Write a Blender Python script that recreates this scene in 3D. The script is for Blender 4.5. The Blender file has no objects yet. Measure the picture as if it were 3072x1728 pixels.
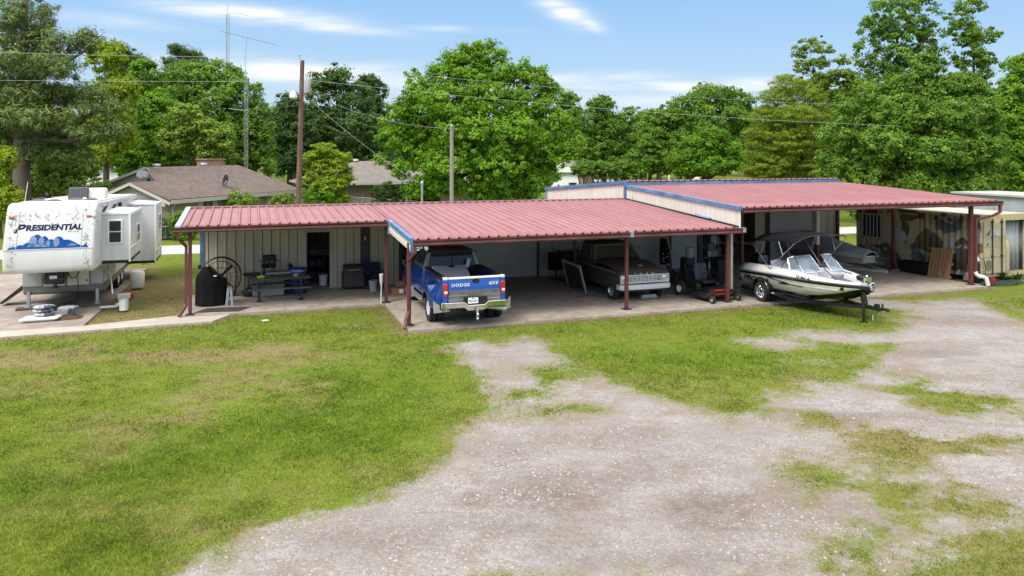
import bpy, math, random
import numpy as np
from mathutils import Vector, Matrix, Euler
rad = math.radians
PI = math.pi
scene = bpy.context.scene
COL = scene.collection
RND = random.Random(11)
# ---- the place: camera stands at the origin, 5 m up, looking along +Y; the workshop's own axes are turned by A
FOC, YH, CAMH = 2300.0, 462.0, 5.0
A = rad(19.04); CA, SA = math.cos(A), math.sin(A)
OX, OY = -3.006, 22.374                       # foot of the carport's front corner post
def W(u, v, z=0.0): return Vector((OX + u*CA - v*SA, OY + u*SA + v*CA, z))
def UV(x, y):
    dx, dy = x-OX, y-OY
    return dx*CA + dy*SA, -dx*SA + dy*CA
def G(px, py, z=0.0):                          # survey point on the ground
    d = FOC*(CAMH-z)/(py-YH); return ((px-1536)/FOC*d, d)
def XD(px, d): return (px-1536)/FOC*d          # bearing at a distance
def ZD(py, d): return CAMH-(py-YH)*d/FOC

# ---------------------------------------------------------------- materials
def new_mat(name):
    m = bpy.data.materials.new(name); m.use_nodes = True
    nt = m.node_tree
    for n in list(nt.nodes): nt.nodes.remove(n)
    out = nt.nodes.new('ShaderNodeOutputMaterial')
    b = nt.nodes.new('ShaderNodeBsdfPrincipled')
    nt.links.new(b.outputs[0], out.inputs[0])
    return m, nt, b, out
def N(nt, t, **kw):
    n = nt.nodes.new('ShaderNode'+t)
    for k, v in kw.items():
        if k in n.inputs: n.inputs[k].default_value = v
        else: setattr(n, k, v)
    return n
def ramp(nt, fac, stops, interp='LINEAR'):
    r = nt.nodes.new('ShaderNodeValToRGB'); r.color_ramp.interpolation = interp
    el = r.color_ramp.elements
    while len(el) < len(stops): el.new(0.5)
    for e, (p, c) in zip(el, stops):
        e.position = p; e.color = (c, c, c, 1) if isinstance(c, (int, float)) else (*c, 1)
    nt.links.new(fac, r.inputs[0]); return r
def mixc(nt, fac, a, b, mode='MIX'):
    m = nt.nodes.new('ShaderNodeMix'); m.data_type = 'RGBA'; m.blend_type = mode
    for i, s in ((0, fac), (6, a), (7, b)):
        if isinstance(s, bpy.types.NodeSocket): nt.links.new(s, m.inputs[i])
        elif i == 0: m.inputs[0].default_value = s
        else: m.inputs[i].default_value = (*s, 1)
    return m.outputs[2]
def mth(nt, op, a, b=0.0, clamp=False):
    m = nt.nodes.new('ShaderNodeMath'); m.operation = op; m.use_clamp = clamp
    for i, s in enumerate((a, b)):
        if isinstance(s, bpy.types.NodeSocket): nt.links.new(s, m.inputs[i])
        else: m.inputs[i].default_value = s
    return m.outputs[0]
MATS = {}
def pm(name, col, rough=.6, metal=0., var=.14, scale=3., col2=None, amt=.5, scale2=1.3, soft=.12, bump=0., bscale=30., coat=0., streak=None, spec=.5, col3=None, amt3=.4, scale3=6.):
    """painted / weathered surface: base colour with slight variation, patches of a second and third colour, fine bump"""
    m, nt, b, out = new_mat(name)
    tc = N(nt, 'TexCoord').outputs['Object']
    if streak:
        mp = N(nt, 'Mapping'); mp.inputs['Scale'].default_value = streak; nt.links.new(tc, mp.inputs[0]); tcs = mp.outputs[0]
    else: tcs = tc
    n1 = N(nt, 'TexNoise', Scale=scale, Detail=6., Roughness=.62); nt.links.new(tcs, n1.inputs['Vector'])
    lo = tuple(max(0, c*(1-var)) for c in col); hi = tuple(min(1, c*(1+var)) for c in col)
    c = ramp(nt, n1.outputs[0], [(.3, lo), (.7, hi)]).outputs[0]
    for (cc, am, sc) in ((col2, amt, scale2), (col3, amt3, scale3)):
        if cc is None: continue
        n2 = N(nt, 'TexNoise', Scale=sc, Detail=9., Roughness=.68); nt.links.new(tcs, n2.inputs['Vector'])
        f = ramp(nt, n2.outputs[0], [(max(0, 1-am-soft/2), 0.), (min(1, 1-am+soft/2), 1.)]).outputs[0]
        c = mixc(nt, f, c, cc)
    nt.links.new(c, b.inputs['Base Color'])
    b.inputs['Roughness'].default_value = rough; b.inputs['Metallic'].default_value = metal
    b.inputs['Specular IOR Level'].default_value = spec
    if coat: b.inputs['Coat Weight'].default_value = coat; b.inputs['Coat Roughness'].default_value = .08
    if bump:
        n3 = N(nt, 'TexNoise', Scale=bscale, Detail=5.); nt.links.new(tc, n3.inputs['Vector'])
        bp = N(nt, 'Bump', Strength=bump, Distance=.02); nt.links.new(n3.outputs[0], bp.inputs['Height'])
        nt.links.new(bp.outputs[0], b.inputs['Normal'])
    MATS[name] = m
    return m
def glass_mat(name, col=(.02, .025, .03), rough=.06):
    m, nt, b, out = new_mat(name)
    tc = N(nt, 'TexCoord').outputs['Object']; n1 = N(nt, 'TexNoise', Scale=2.5, Detail=3.); nt.links.new(tc, n1.inputs['Vector'])
    r = ramp(nt, n1.outputs[0], [(.3, col), (.8, tuple(c*1.6 for c in col))]); nt.links.new(r.outputs[0], b.inputs['Base Color'])
    b.inputs['Roughness'].default_value = rough; b.inputs['Specular IOR Level'].default_value = .35
    return m

# ---------------------------------------------------------------- mesh builder
class MB:
    def __init__(s): s.v = []; s.f = []; s.mi = []; s.m = 0
    def add(s, vs, fs):
        o = len(s.v); s.v.extend([tuple(p) for p in vs]); s.f.extend([tuple(i+o for i in f) for f in fs]); s.mi.extend([s.m]*len(fs)); return s
    def bx(s, x0, x1, y0, y1, z0, z1):
        return s.add([(x0,y0,z0),(x1,y0,z0),(x1,y1,z0),(x0,y1,z0),(x0,y0,z1),(x1,y0,z1),(x1,y1,z1),(x0,y1,z1)],
                     [(0,3,2,1),(4,5,6,7),(0,1,5,4),(1,2,6,5),(2,3,7,6),(3,0,4,7)])
    def ob(s, c, size, rot=(0,0,0)):
        M = Euler(rot).to_matrix(); c = Vector(c); sx, sy, sz = [k/2 for k in size]
        vs = [c + M @ Vector(p) for p in ((-sx,-sy,-sz),(sx,-sy,-sz),(sx,sy,-sz),(-sx,sy,-sz),(-sx,-sy,sz),(sx,-sy,sz),(sx,sy,sz),(-sx,sy,sz))]
        return s.add(vs, [(0,3,2,1),(4,5,6,7),(0,1,5,4),(1,2,6,5),(2,3,7,6),(3,0,4,7)])
    def bar(s, p0, p1, w, h=None):                # rectangular bar between two points
        p0, p1 = Vector(p0), Vector(p1); d = p1-p0; h = h or w
        z = d.normalized(); up = Vector((0,0,1)) if abs(z.z) < .95 else Vector((0,1,0))
        x = z.cross(up).normalized(); y = x.cross(z).normalized()
        vs = []
        for p in (p0, p1):
            for a, b in ((-1,-1),(1,-1),(1,1),(-1,1)): vs.append(p + x*a*w/2 + y*b*h/2)
        return s.add(vs, [(3,2,1,0),(4,5,6,7),(0,1,5,4),(1,2,6,5),(2,3,7,6),(3,0,4,7)])
    def tube(s, pts, r, n=8, closed=False):
        pts = [Vector(p) for p in pts]; k = len(pts); rs = r if isinstance(r, (list, tuple)) else [r]*k
        vs = []; px = None
        for i, p in enumerate(pts):
            if closed: t = pts[(i+1) % k]-pts[i-1]
            else: t = pts[min(i+1, k-1)]-pts[max(i-1, 0)]
            t = t.normalized() if t.length > 1e-9 else Vector((0,0,1))
            if px is None:
                up = Vector((0,0,1)) if abs(t.z) < .9 else Vector((1,0,0)); px = up.cross(t).normalized()
            else:
                px = (px - t*px.dot(t)); px = px.normalized() if px.length > 1e-6 else Vector((1,0,0))
            py = t.cross(px)
            for j in range(n):
                a = 2*PI*j/n; vs.append(p + (px*math.cos(a)+py*math.sin(a))*rs[i])
        fs = []
        for i in range(k if closed else k-1):
            for j in range(n):
                a, b = i*n+j, i*n+(j+1) % n; c, d = ((i+1) % k)*n+(j+1) % n, ((i+1) % k)*n+j
                fs.append((a, b, c, d))
        if not closed: fs += [tuple(range(n-1, -1, -1)), tuple((k-1)*n+j for j in range(n))]
        return s.add(vs, fs)
    def cyl(s, p0, p1, r0, r1=None, n=12): return s.tube([p0, p1], [r0, r0 if r1 is None else r1], n)
    def loft(s, rings, cap=True, close=True):
        n = len(rings[0]); vs = [p for r in rings for p in r]; fs = []
        for i in range(len(rings)-1):
            for j in range(n if close else n-1):
                fs.append((i*n+j, i*n+(j+1) % n, (i+1)*n+(j+1) % n, (i+1)*n+j))
        if cap and close: fs += [tuple(range(n-1, -1, -1)), tuple((len(rings)-1)*n+j for j in range(n))]
        return s.add(vs, fs)
    def prism(s, poly, axis, a, b):               # polygon in the plane across `axis`, extruded from a to b
        def mk(p, t): return (t, p[0], p[1]) if axis == 'x' else (p[0], t, p[1]) if axis == 'y' else (p[0], p[1], t)
        return s.loft([[mk(p, a) for p in poly], [mk(p, b) for p in poly]])
    def lathe(s, prof, n=20, c=(0,0,0), axis='z', cap=True):
        c = Vector(c); rings = []
        for r, h in prof:
            ring = []
            for j in range(n):
                a = 2*PI*j/n; x, y = r*math.cos(a), r*math.sin(a)
                ring.append(c + (Vector((x, y, h)) if axis == 'z' else Vector((h, x, y)) if axis == 'x' else Vector((y, h, x))))
            rings.append(ring)
        return s.loft(rings, cap)
    def ball(s, c, r, nu=12, nv=8, jitter=0, seed=0):
        rr = random.Random(seed); c = Vector(c); r = (r, r, r) if isinstance(r, (int, float)) else r; rings = []
        for i in range(nv+1):
            t = PI*i/nv; ring = []
            for j in range(nu):
                a = 2*PI*j/nu; k = 1+rr.uniform(-jitter, jitter)
                ring.append(c + Vector((r[0]*math.sin(t)*math.cos(a)*k, r[1]*math.sin(t)*math.sin(a)*k, -r[2]*math.cos(t)*k)))
            rings.append(ring)
        return s.loft(rings)
    def surf(s, fn, nu, nv):                       # fn(a, b) for a, b in 0..1
        vs = [fn(i/nu, j/nv) for i in range(nu+1) for j in range(nv+1)]
        return s.add(vs, [(i*(nv+1)+j, (i+1)*(nv+1)+j, (i+1)*(nv+1)+j+1, i*(nv+1)+j+1) for i in range(nu) for j in range(nv)])
    def build(s, name, mat, parent=None, smooth=38, bevel=0., solid=0., loc=None, rot=None, seg=2):
        me = bpy.data.meshes.new(name); me.from_pydata(s.v, [], s.f)
        mats = mat if isinstance(mat, (list, tuple)) else [mat]
        for m in mats: me.materials.append(m)
        if len(mats) > 1: me.polygons.foreach_set('material_index', s.mi)
        me.validate(); me.update()
        if smooth:
            me.polygons.foreach_set('use_smooth', [True]*len(me.polygons)); me.set_sharp_from_angle(angle=rad(smooth))
        o = bpy.data.objects.new(name, me); COL.objects.link(o)
        if parent: o.parent = parent
        if loc is not None: o.location = loc
        if rot is not None: o.rotation_euler = rot
        if solid: md = o.modifiers.new('thick', 'SOLIDIFY'); md.thickness = solid; md.offset = 0
        if bevel: md = o.modifiers.new('edge', 'BEVEL'); md.width = bevel; md.segments = seg; md.limit_method = 'ANGLE'; md.angle_limit = rad(40)
        return o
def tag(o, label, cat, group=None):
    o['label'] = label; o['category'] = cat
    if group: o['group'] = group
    return o
def struct(o): o['kind'] = 'structure'; return o
def empty(name, label, cat, loc, rz=0., group=None):
    o = bpy.data.objects.new(name, None); COL.objects.link(o); o.location = loc; o.rotation_euler = (0, 0, rz); o.empty_display_size = .2
    return tag(o, label, cat, group)
def uvthing(name, label, cat, u, v, z=0., rot=0., group=None): return empty(name, label, cat, W(u, v, z), A+rot, group)
def one(mb, name, mat, label, cat, loc, rz=0., group=None, **kw):
    o = mb.build(name, mat, None, **kw); o.location = loc; o.rotation_euler = (0, 0, rz); return tag(o, label, cat, group)
def uv1(mb, name, mat, label, cat, u, v, z=0., rot=0., group=None, **kw): return one(mb, name, mat, label, cat, W(u, v, z), A+rot, group, **kw)
def copy_tree(o, parent=None):
    c = o.copy(); COL.objects.link(c); c.parent = parent
    for ch in list(o.children): copy_tree(ch, c)
    return c
def lettering(parent, s, size, loc, rot, mat, shear=0., name='lettering', sx=1., extrude=.002, spacing=1., bold=0.):
    cu = bpy.data.curves.new(name, 'FONT'); cu.body = s; cu.size = size; cu.shear = shear; cu.extrude = extrude
    cu.align_x = 'CENTER'; cu.align_y = 'CENTER'; cu.space_character = spacing; cu.offset = bold; cu.resolution_u = 3
    tmp = bpy.data.objects.new('tmp', cu); COL.objects.link(tmp)
    bpy.context.view_layer.update()
    me = bpy.data.meshes.new_from_object(tmp.evaluated_get(bpy.context.evaluated_depsgraph_get()))
    bpy.data.objects.remove(tmp); me.materials.clear(); me.materials.append(mat)
    o = bpy.data.objects.new(name, me); COL.objects.link(o); o.parent = parent; o.location = loc; o.rotation_euler = rot; o.scale = (sx, 1, 1)
    return o
def rect_frame(mb, x0, x1, z0, z1, y0, y1, w):    # four bars in an xz plane
    mb.bx(x0, x1, y0, y1, z1-w, z1); mb.bx(x0, x1, y0, y1, z0, z0+w); mb.bx(x0, x0+w, y0, y1, z0+w, z1-w); mb.bx(x1-w, x1, y0, y1, z0+w, z1-w)
    return mb
def wheel(parent, c, r, w, rim_r, tyre_m, rim_m, side=1, axis='x', name='wheel', dish=.03, spokes=6):
    """tyre with tread grooves and a dished rim; side = +1/-1 is the outward direction along the axle"""
    t = MB(); h = w/2
    prof = [(rim_r, -h*.8), (r*.88, -h), (r*.97, -h*.86)]
    for k in range(5):
        a = -h*.7 + k*h*.35; prof += [(r, a-.11*h), (r, a+.11*h), (r*.975, a+.13*h), (r*.975, a+.2*h)]
    prof = prof[:-2] + [(r*.97, h*.86), (r*.88, h), (rim_r, h*.8), (rim_r*.96, 0)]
    prof = prof[:1] + prof[1:]
    t.lathe(prof, 28, (0,0,0), axis, cap=False)
    o = t.build(name, tyre_m, parent, loc=c, smooth=30)
    g = MB(); s = side
    g.lathe([(rim_r*.99, s*h*.82), (rim_r*.93, s*h*.86), (rim_r*.86, s*h*.55), (rim_r*.84, s*(h*.55-dish)), (rim_r*.4, s*(h*.5-dish)), (rim_r*.34, s*h*.6), (rim_r*.2, s*h*.75), (.001, s*h*.75)], 24, (0,0,0), axis, cap=False)
    g.build('rim', rim_m, o, smooth=35)
    if spokes:
        k = MB()
        for i in range(spokes):
            a = 2*PI*i/spokes; ca, sa = math.cos(a), math.sin(a); hh = s*(h*.62)
            p0 = (hh, rim_r*.3*ca, rim_r*.3*sa) if axis == 'x' else (rim_r*.3*sa, hh, rim_r*.3*ca)
            p1 = (hh, rim_r*.88*ca, rim_r*.88*sa) if axis == 'x' else (rim_r*.88*sa, hh, rim_r*.88*ca)
            k.bar(p0, p1, rim_r*.2, .02)
        k.build('spokes', rim_m, o)
    return o
# ---------------------------------------------------------------- common materials
roof_red = pm('roof_red', (.315,.135,.143), .5, .0, .10, 1.2, col2=(.35,.165,.17), amt=.42, scale2=.8, soft=.3, streak=(1,.25,1), bump=.02, bscale=8, spec=.4, col3=(.25,.095,.10), amt3=.36, scale3=3.)
trim_red = pm('trim_red', (.085,.022,.022), .45, .0, .2, 2., col2=(.2,.05,.05), amt=.4, soft=.3)
post_red = pm('post_red', (.125,.034,.034), .5, .0, .18, 2., col2=(.12,.05,.03), amt=.36, scale2=4, soft=.1)
blue_trim = pm('blue_trim', (.075,.165,.34), .5, 0, .15, 2., col2=(.2,.32,.46), amt=.42, scale2=1.5, soft=.25)
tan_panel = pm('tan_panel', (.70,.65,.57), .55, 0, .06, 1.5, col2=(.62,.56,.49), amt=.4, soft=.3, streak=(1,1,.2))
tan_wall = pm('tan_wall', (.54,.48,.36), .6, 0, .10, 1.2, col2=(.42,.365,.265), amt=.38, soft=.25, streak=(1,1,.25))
white_door = pm('white_door', (.52,.51,.48), .5, 0, .05, 1.5, col2=(.40,.385,.36), amt=.4, soft=.3)
white_paint = pm('white_paint', (.78,.78,.77), .4, 0, .05, 2.)
galv = pm('galv', (.42,.44,.45), .42, .6, .2, 5.)
steel = pm('steel', (.5,.51,.52), .3, .9, .15, 5.)
chrome = pm('chrome', (.72,.73,.74), .14, 1., .06, 4.)
black_plastic = pm('black_plastic', (.013,.013,.0135), .5, 0, .3, 4., spec=.3)
black_metal = pm('black_metal', (.02,.02,.02), .42, .2, .3, 4.)
black_cloth = pm('black_cloth', (.010,.010,.0105), .9, 0, .4, 5., bump=.5, bscale=6, spec=.12)
rubber = pm('rubber', (.022,.022,.022), .85, 0, .3, 6., col2=(.05,.045,.04), amt=.35, soft=.3)
dark_steel = pm('dark_steel', (.055,.05,.048), .5, .4, .3, 5., col2=(.12,.06,.035), amt=.38, scale2=3)
wood_grey = pm('wood_grey', (.17,.145,.125), .85, 0, .3, 3., streak=(1,8,8), bump=.3)
wood_brown = pm('wood_brown', (.34,.20,.11), .8, 0, .3, 3., streak=(8,8,1), bump=.3)
concrete_blk = pm('concrete_block', (.33,.31,.28), .9, 0, .2, 4., bump=.3)
glass_dark = glass_mat('glass_dark')
red_lens = pm('red_lens', (.5,.02,.015), .2, 0, .1, 4., spec=.8)
orange_lens = pm('orange_lens', (.7,.16,.02), .25, 0, .1, 4.)
# ---------------------------------------------------------------- camera, light, sky
cam = bpy.data.cameras.new('camera'); cam.sensor_width = 36; cam.lens = 36*FOC/3072; cam.shift_y = -(864-YH)/3072; cam.clip_end = 5000; cam.clip_start = .1
co = bpy.data.objects.new('camera', cam); COL.objects.link(co); co.location = (0, 0, CAMH); co.rotation_euler = (rad(90), 0, 0); scene.camera = co
SUN_EL, SUN_AZ = rad(52), rad(218)             # azimuth measured clockwise from +Y: behind the camera, to the left
sl = bpy.data.lights.new('sun', 'SUN'); sl.energy = 1.5; sl.angle = rad(22); sl.color = (1, .95, .87)
so = bpy.data.objects.new('sun', sl); COL.objects.link(so)
sd = Vector((math.sin(SUN_AZ)*math.cos(SUN_EL), math.cos(SUN_AZ)*math.cos(SUN_EL), math.sin(SUN_EL)))
so.rotation_euler = sd.to_track_quat('Z', 'Y').to_euler(); so.location = (0, -20, 40)
w = bpy.data.worlds.new('World'); scene.world = w; w.use_nodes = True
nt = w.node_tree
for n in list(nt.nodes): nt.nodes.remove(n)
wo = nt.nodes.new('ShaderNodeOutputWorld'); bg = nt.nodes.new('ShaderNodeBackground'); nt.links.new(bg.outputs[0], wo.inputs[0])
sky = nt.nodes.new('ShaderNodeTexSky'); sky.sky_type = 'NISHITA'; sky.sun_disc = False; sky.sun_elevation = SUN_EL; sky.sun_rotation = SUN_AZ
sky.air_density = 1.0; sky.dust_density = .6; sky.ozone_density = 1.3; sky.altitude = 100
bg.inputs['Strength'].default_value = .15
tc = N(nt, 'TexCoord').outputs['Generated']
sp = N(nt, 'SeparateXYZ'); nt.links.new(tc, sp.inputs[0])
low = ramp(nt, sp.outputs[2], [(0., (2.5,2.95,3.3)), (.05, (2.1,2.72,3.3)), (.12, (1.6,2.4,3.28)), (.2, (1.15,2.05,3.25))]).outputs[0]
skyc = mixc(nt, ramp(nt, sp.outputs[2], [(.2, 0.), (.42, 1.)]).outputs[0], low, sky.outputs[0])
# clouds: unseen veil overhead added for neutral fill, streaks of cirrus low in the view
dy = mth(nt, 'MAXIMUM', sp.outputs[1], .05); tx = mth(nt, 'DIVIDE', sp.outputs[0], dy); tz = mth(nt, 'DIVIDE', sp.outputs[2], dy)
cv = N(nt, 'CombineXYZ'); nt.links.new(mth(nt, 'MULTIPLY', tx, 3.), cv.inputs[0]); nt.links.new(mth(nt, 'MULTIPLY', tz, 17.), cv.inputs[1])
cn = N(nt, 'TexNoise', Scale=1.9, Detail=9., Roughness=.58, Distortion=.5); nt.links.new(cv.outputs[0], cn.inputs['Vector'])
acc = None
for px, py, wx, wy, sl_, st in ((760,45,260,26,.10,1.),(960,78,190,16,.09,.85),(1400,88,160,10,.03,.45),(1690,35,75,34,.35,1.),(1760,70,60,20,.4,.7),(900,215,330,30,.03,.95),(560,190,200,34,.0,.55),(1750,235,200,16,-.02,.8),(2050,262,330,16,.02,.85),(2330,250,160,20,.0,.6),(2600,185,180,10,.05,.3),(300,60,260,22,.08,.35),(1850,300,420,30,.0,.5),(1250,250,300,30,0,.45),(150,110,300,30,.1,.3)):
    ax_, az_ = (px-1536)/FOC, (462-py)/FOC; dx_ = mth(nt, 'SUBTRACT', tx, ax_)
    e1 = mth(nt, 'POWER', mth(nt, 'DIVIDE', dx_, wx/FOC), 2.); ddz = mth(nt, 'ADD', mth(nt, 'SUBTRACT', tz, az_), mth(nt, 'MULTIPLY', dx_, sl_)); e2 = mth(nt, 'POWER', mth(nt, 'DIVIDE', ddz, wy/FOC), 2.)
    g_ = mth(nt, 'MULTIPLY', mth(nt, 'EXPONENT', mth(nt, 'MULTIPLY', mth(nt, 'ADD', e1, e2), -1.)), st)
    acc = g_ if acc is None else mth(nt, 'MAXIMUM', acc, g_)
nz_ = ramp(nt, cn.outputs[0], [(.36, .15), (.62, 1.25)]).outputs[0]
lowc = mth(nt, 'MULTIPLY', acc, nz_, True)
lowc = mth(nt, 'MULTIPLY', lowc, mth(nt, 'GREATER_THAN', sp.outputs[1], 0.))
zn = N(nt, 'TexNoise', Scale=3., Detail=6.); nt.links.new(tc, zn.inputs['Vector'])
high = mth(nt, 'MULTIPLY', ramp(nt, sp.outputs[2], [(.24, 0.), (.55, .9)]).outputs[0], ramp(nt, zn.outputs[0], [(.3, .75), (.7, 1.)]).outputs[0])
fac = mth(nt, 'MAXIMUM', lowc, high, True)
cc = mixc(nt, ramp(nt, sp.outputs[2], [(.22, 0.), (.5, 1.)]).outputs[0], (3.75,3.8,3.8), (8.4,8.1,7.6))
mc = mixc(nt, fac, skyc, cc)
nt.links.new(mc, bg.inputs['Color'])
vs = scene.view_settings; vs.view_transform = 'Standard'; vs.look = 'None'; vs.exposure = 0.95; vs.gamma = 1.0; vs.use_curve_mapping = False
scene.cycles.max_bounces = 6; scene.cycles.diffuse_bounces = 3; scene.cycles.transparent_max_bounces = 6
# ---------------------------------------------------------------- ground: one sheet; lawn / gravel / dead grass masks in world space
def vnoise(x, y, seed):
    xi, yi = np.floor(x).astype(np.int64), np.floor(y).astype(np.int64); fx, fy = x-xi, y-yi
    fx = fx*fx*(3-2*fx); fy = fy*fy*(3-2*fy)
    def h(a, b):
        n = (a*374761393 + b*668265263 + seed*1442695041) & 0xffffffff
        n = ((n ^ (n >> 13))*1274126177) & 0xffffffff; return ((n ^ (n >> 16)) & 0xffff)/65535.
    return (h(xi,yi)*(1-fx)+h(xi+1,yi)*fx)*(1-fy) + (h(xi,yi+1)*(1-fx)+h(xi+1,yi+1)*fx)*fy
def fbm(x, y, seed, sc, oct=4, rough=.55):
    t = np.zeros_like(x); a = 1.; s = 0.
    for o in range(oct): t += a*vnoise(x*sc+17.3*o, y*sc-9.1*o, seed+o); s += a; a *= rough; sc *= 2.03
    return t/s
def sdist(x, y, poly):                           # signed distance to a polygon, positive inside
    n = len(poly); best = np.full_like(x, 1e9); ins = np.zeros(x.shape, bool)
    for i in range(n):
        ax, ay = poly[i]; bx, by = poly[(i+1) % n]; dx, dy = bx-ax, by-ay
        t = np.clip(((x-ax)*dx+(y-ay)*dy)/(dx*dx+dy*dy+1e-12), 0, 1)
        best = np.minimum(best, np.hypot(x-ax-t*dx, y-ay-t*dy))
        c = ((ay > y) != (by > y)) & (x < (bx-ax)*(y-ay)/(by-ay+1e-12)+ax); ins ^= c
    return np.where(ins, best, -best)
K = 3072/2576
def gp(pts): return [G(px*K, py*K) for px, py in pts]
def sm(d, w): return np.clip(d/w*.5+.5, 0, 1)
GRAV = gp([(430,1480),(590,1372),(830,1272),(960,1232),(1080,1188),(1135,1140),(1165,1092),(1290,1046),(1262,1005),(1232,955),(1195,905),(1160,868),(1200,856),(1250,866),(1330,846),(1372,862),(1410,895),(1445,925),(1520,950),(1560,975),(1640,1002),(1745,1025),(1800,1050),(1890,1040),(1940,995),(2060,965),(2160,925),(2215,890),(2235,850),(2275,800),(2300,752),(2480,744),(2576,800),(2700,900),(2750,1300),(2500,1480)])
PATCHY = gp([(1850,1040),(1960,985),(2120,960),(2210,940),(2400,925),(2600,960),(2750,1000),(2750,1480),(1080,1480),(1160,1420),(1500,1445),(1900,1420),(2080,1330),(1980,1180),(2030,1090)])
GREENS = [gp(p) for p in ([(1290,912),(1400,910),(1475,930),(1465,955),(1375,965),(1300,935)],[(1300,975),(1370,968),(1370,985),(1300,985)],[(2290,1400),(2420,1330),(2580,1290),(2800,1280),(2800,1500),(2200,1500)],[(2440,752),(2576,738),(2700,740),(2700,805),(2540,795)],
    [(1330,1010),(1470,1005),(1520,1030),(1340,1040)],[(2140,1140),(2280,1120),(2340,1180),(2200,1190)],[(1990,1175),(2110,1165),(2160,1225),(2050,1260)])]
DRY = [(G(px*K, py*K), rx, ry, s) for px, py, rx, ry, s in ((25,900,1.6,1.6,.85),(60,960,1.6,.9,.6),(400,888,1.5,.45,.8),(450,900,1.,.5,.6),(650,892,1.6,.55,.85),(760,880,1.1,.5,.8),(600,945,.7,.9,.75),(520,990,.8,.9,.65),(470,1040,.5,1.,.7),(720,968,.5,.35,.75),(620,905,.6,.4,.8),(900,815,1.2,.3,.6),
    (1350,862,.8,.5,.7),(1800,800,.6,.25,.5),(950,1230,2.,.35,.5),(1080,1175,1.2,.35,.6),(250,1060,.6,.5,.5),(1700,960,2.2,.5,.35),(1740,1000,1.2,.4,.45),(1250,1060,.5,.6,.6),(2000,770,1.5,.3,.6),(300,1280,1.,.3,.35),(600,1320,1.2,.35,.5),(780,1010,.5,.5,.4))]
LUSH = [(G(px*K, py*K), rx, ry, s) for px, py, rx, ry, s in ((830,1055,1.6,1.1,.9),(960,960,1.6,1.1,.8),(1100,900,1.0,.9,.7),(900,1000,1.,.8,.7),(60,1210,.8,.5,.6),(1560,880,2.,.7,.6),(1760,880,1.6,.6,.7),(1900,900,1.6,.5,.6),(780,830,2.,.5,.4),(500,1110,1.5,.8,.5),(2420,1420,.8,.5,.8),(1110,870,.7,.5,.8))]
STRIP = [W(*p).to_2d() for p in ((-9.0,3.4),(-6.15,3.4),(-6.15,11),(-8.6,14))]
SLABS = [[W(*p).to_2d() for p in q] for q in (((-.13,-.66),(21.95,-.62),(21.95,7.2),(-.13,7.2)),((-6.45,3.44),(-.13,3.44),(-.13,7.2),(-6.45,7.2)),((-20,2.25),(-5.4,2.55),(-4.9,3.5),(-6.6,3.8),(-20,3.2)),((-20,2.6),(-9.02,2.6),(-8.55,16.),(-20,16.)))]
PATCH_DRY = None
def masks(x, y):
    n1 = fbm(x, y, 3, .8); n2 = fbm(x, y, 23, 2.6, 4, .6); n3 = fbm(x, y, 41, .3, 3)
    w = (n2-.5)*.9 + (n1-.5)*1.3
    g = sm(sdist(x, y, GRAV)+w*.9, .5)
    p = sm(sdist(x, y, PATCHY)+w*.8, 1.2)
    pn = fbm(x, y, 77, .9, 6, .68)
    g = g*(1-p*np.clip((pn-.47)*3.6+.26, 0, .92))
    for q in GREENS: g *= 1-.9*sm(sdist(x, y, q)+w*.8, .6)
    for px, py, r, s in ((1960,860,.9,.75),(2080,840,1.,.7),(2170,850,.8,.7),(2240,760,.9,.9),(2060,905,.8,.35),(2250,905,.8,.5),(2380,850,.8,.25),(2330,790,.9,.5)):
        gx, gy = G(px*K, py*K); g = np.maximum(g, s*np.clip(1.25-np.hypot((x-gx)/1.5, y-gy)/r + w*.9, 0, 1))
    d = np.zeros_like(x)
    for (c, rx, ry, s) in DRY: d = np.maximum(d, .88*s*np.clip(1.45-np.hypot((x-c[0])/rx, (y-c[1])/ry)*.85+w*1.9, 0, 1))
    d = np.maximum(d, .95*sm(sdist(x, y, STRIP)+w*.2, .4))
    for q in SLABS: d = np.maximum(d, .9*np.clip(1.25+sdist(x, y, q)/.55 + w*.9, 0, 1))
    d = np.maximum(d, .38*np.clip(1-np.abs(sdist(x, y, GRAV)+.35)/.4+w, 0, 1)); d = d*np.clip(-.15+2.1*fbm(x, y, 131, 3.6, 5, .68), 0, 1.1)
    d = np.maximum(d, .36*p*np.clip(.35+1.2*(n2-.2), 0, 1))
    d = np.clip(d + .55*np.clip((n3-.52)*3.4, 0, 1)*(n1*1.4), 0, 1)
    l = np.zeros_like(x)
    for (c, rx, ry, s) in LUSH: l = np.maximum(l, s*np.clip(1.7-np.hypot((x-c[0])/rx, (y-c[1])/ry)+w*.6, 0, 1))
    l = np.clip(l+np.clip((n1-.5)*2.5, 0, .35), 0, 1)*(1-d)
    return g, d, l
def axis_pts(lo, hi, step, far_lo, far_hi):
    a = list(np.arange(lo, hi+step/2, step)); s = step; p = lo; left = []
    while p > far_lo: s *= 1.35; p -= s; left.append(p)
    s = step; p = hi; right = []
    while p < far_hi: s *= 1.35; p += s; right.append(p)
    return np.array(left[::-1]+a+right)
gx_ = axis_pts(-19, 26, .115, -900, 900); gy_ = axis_pts(7, 31, .115, -60, 1500)
GX, GY = np.meshgrid(gx_, gy_); mg, md_, ml = masks(GX.ravel(), GY.ravel())
gz = -.055 + (fbm(GX.ravel(), GY.ravel(), 91, .5, 4)-.5)*.05
SL = np.maximum.reduce([sdist(GX.ravel(), GY.ravel(), q) for q in SLABS]); gz = np.where(SL > -.5, -.055-.04*np.clip(SL+.5, 0, 1), gz)
gz = np.where(GY.ravel() > 31, -.08, gz)
nx, ny = len(gx_), len(gy_)
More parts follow.
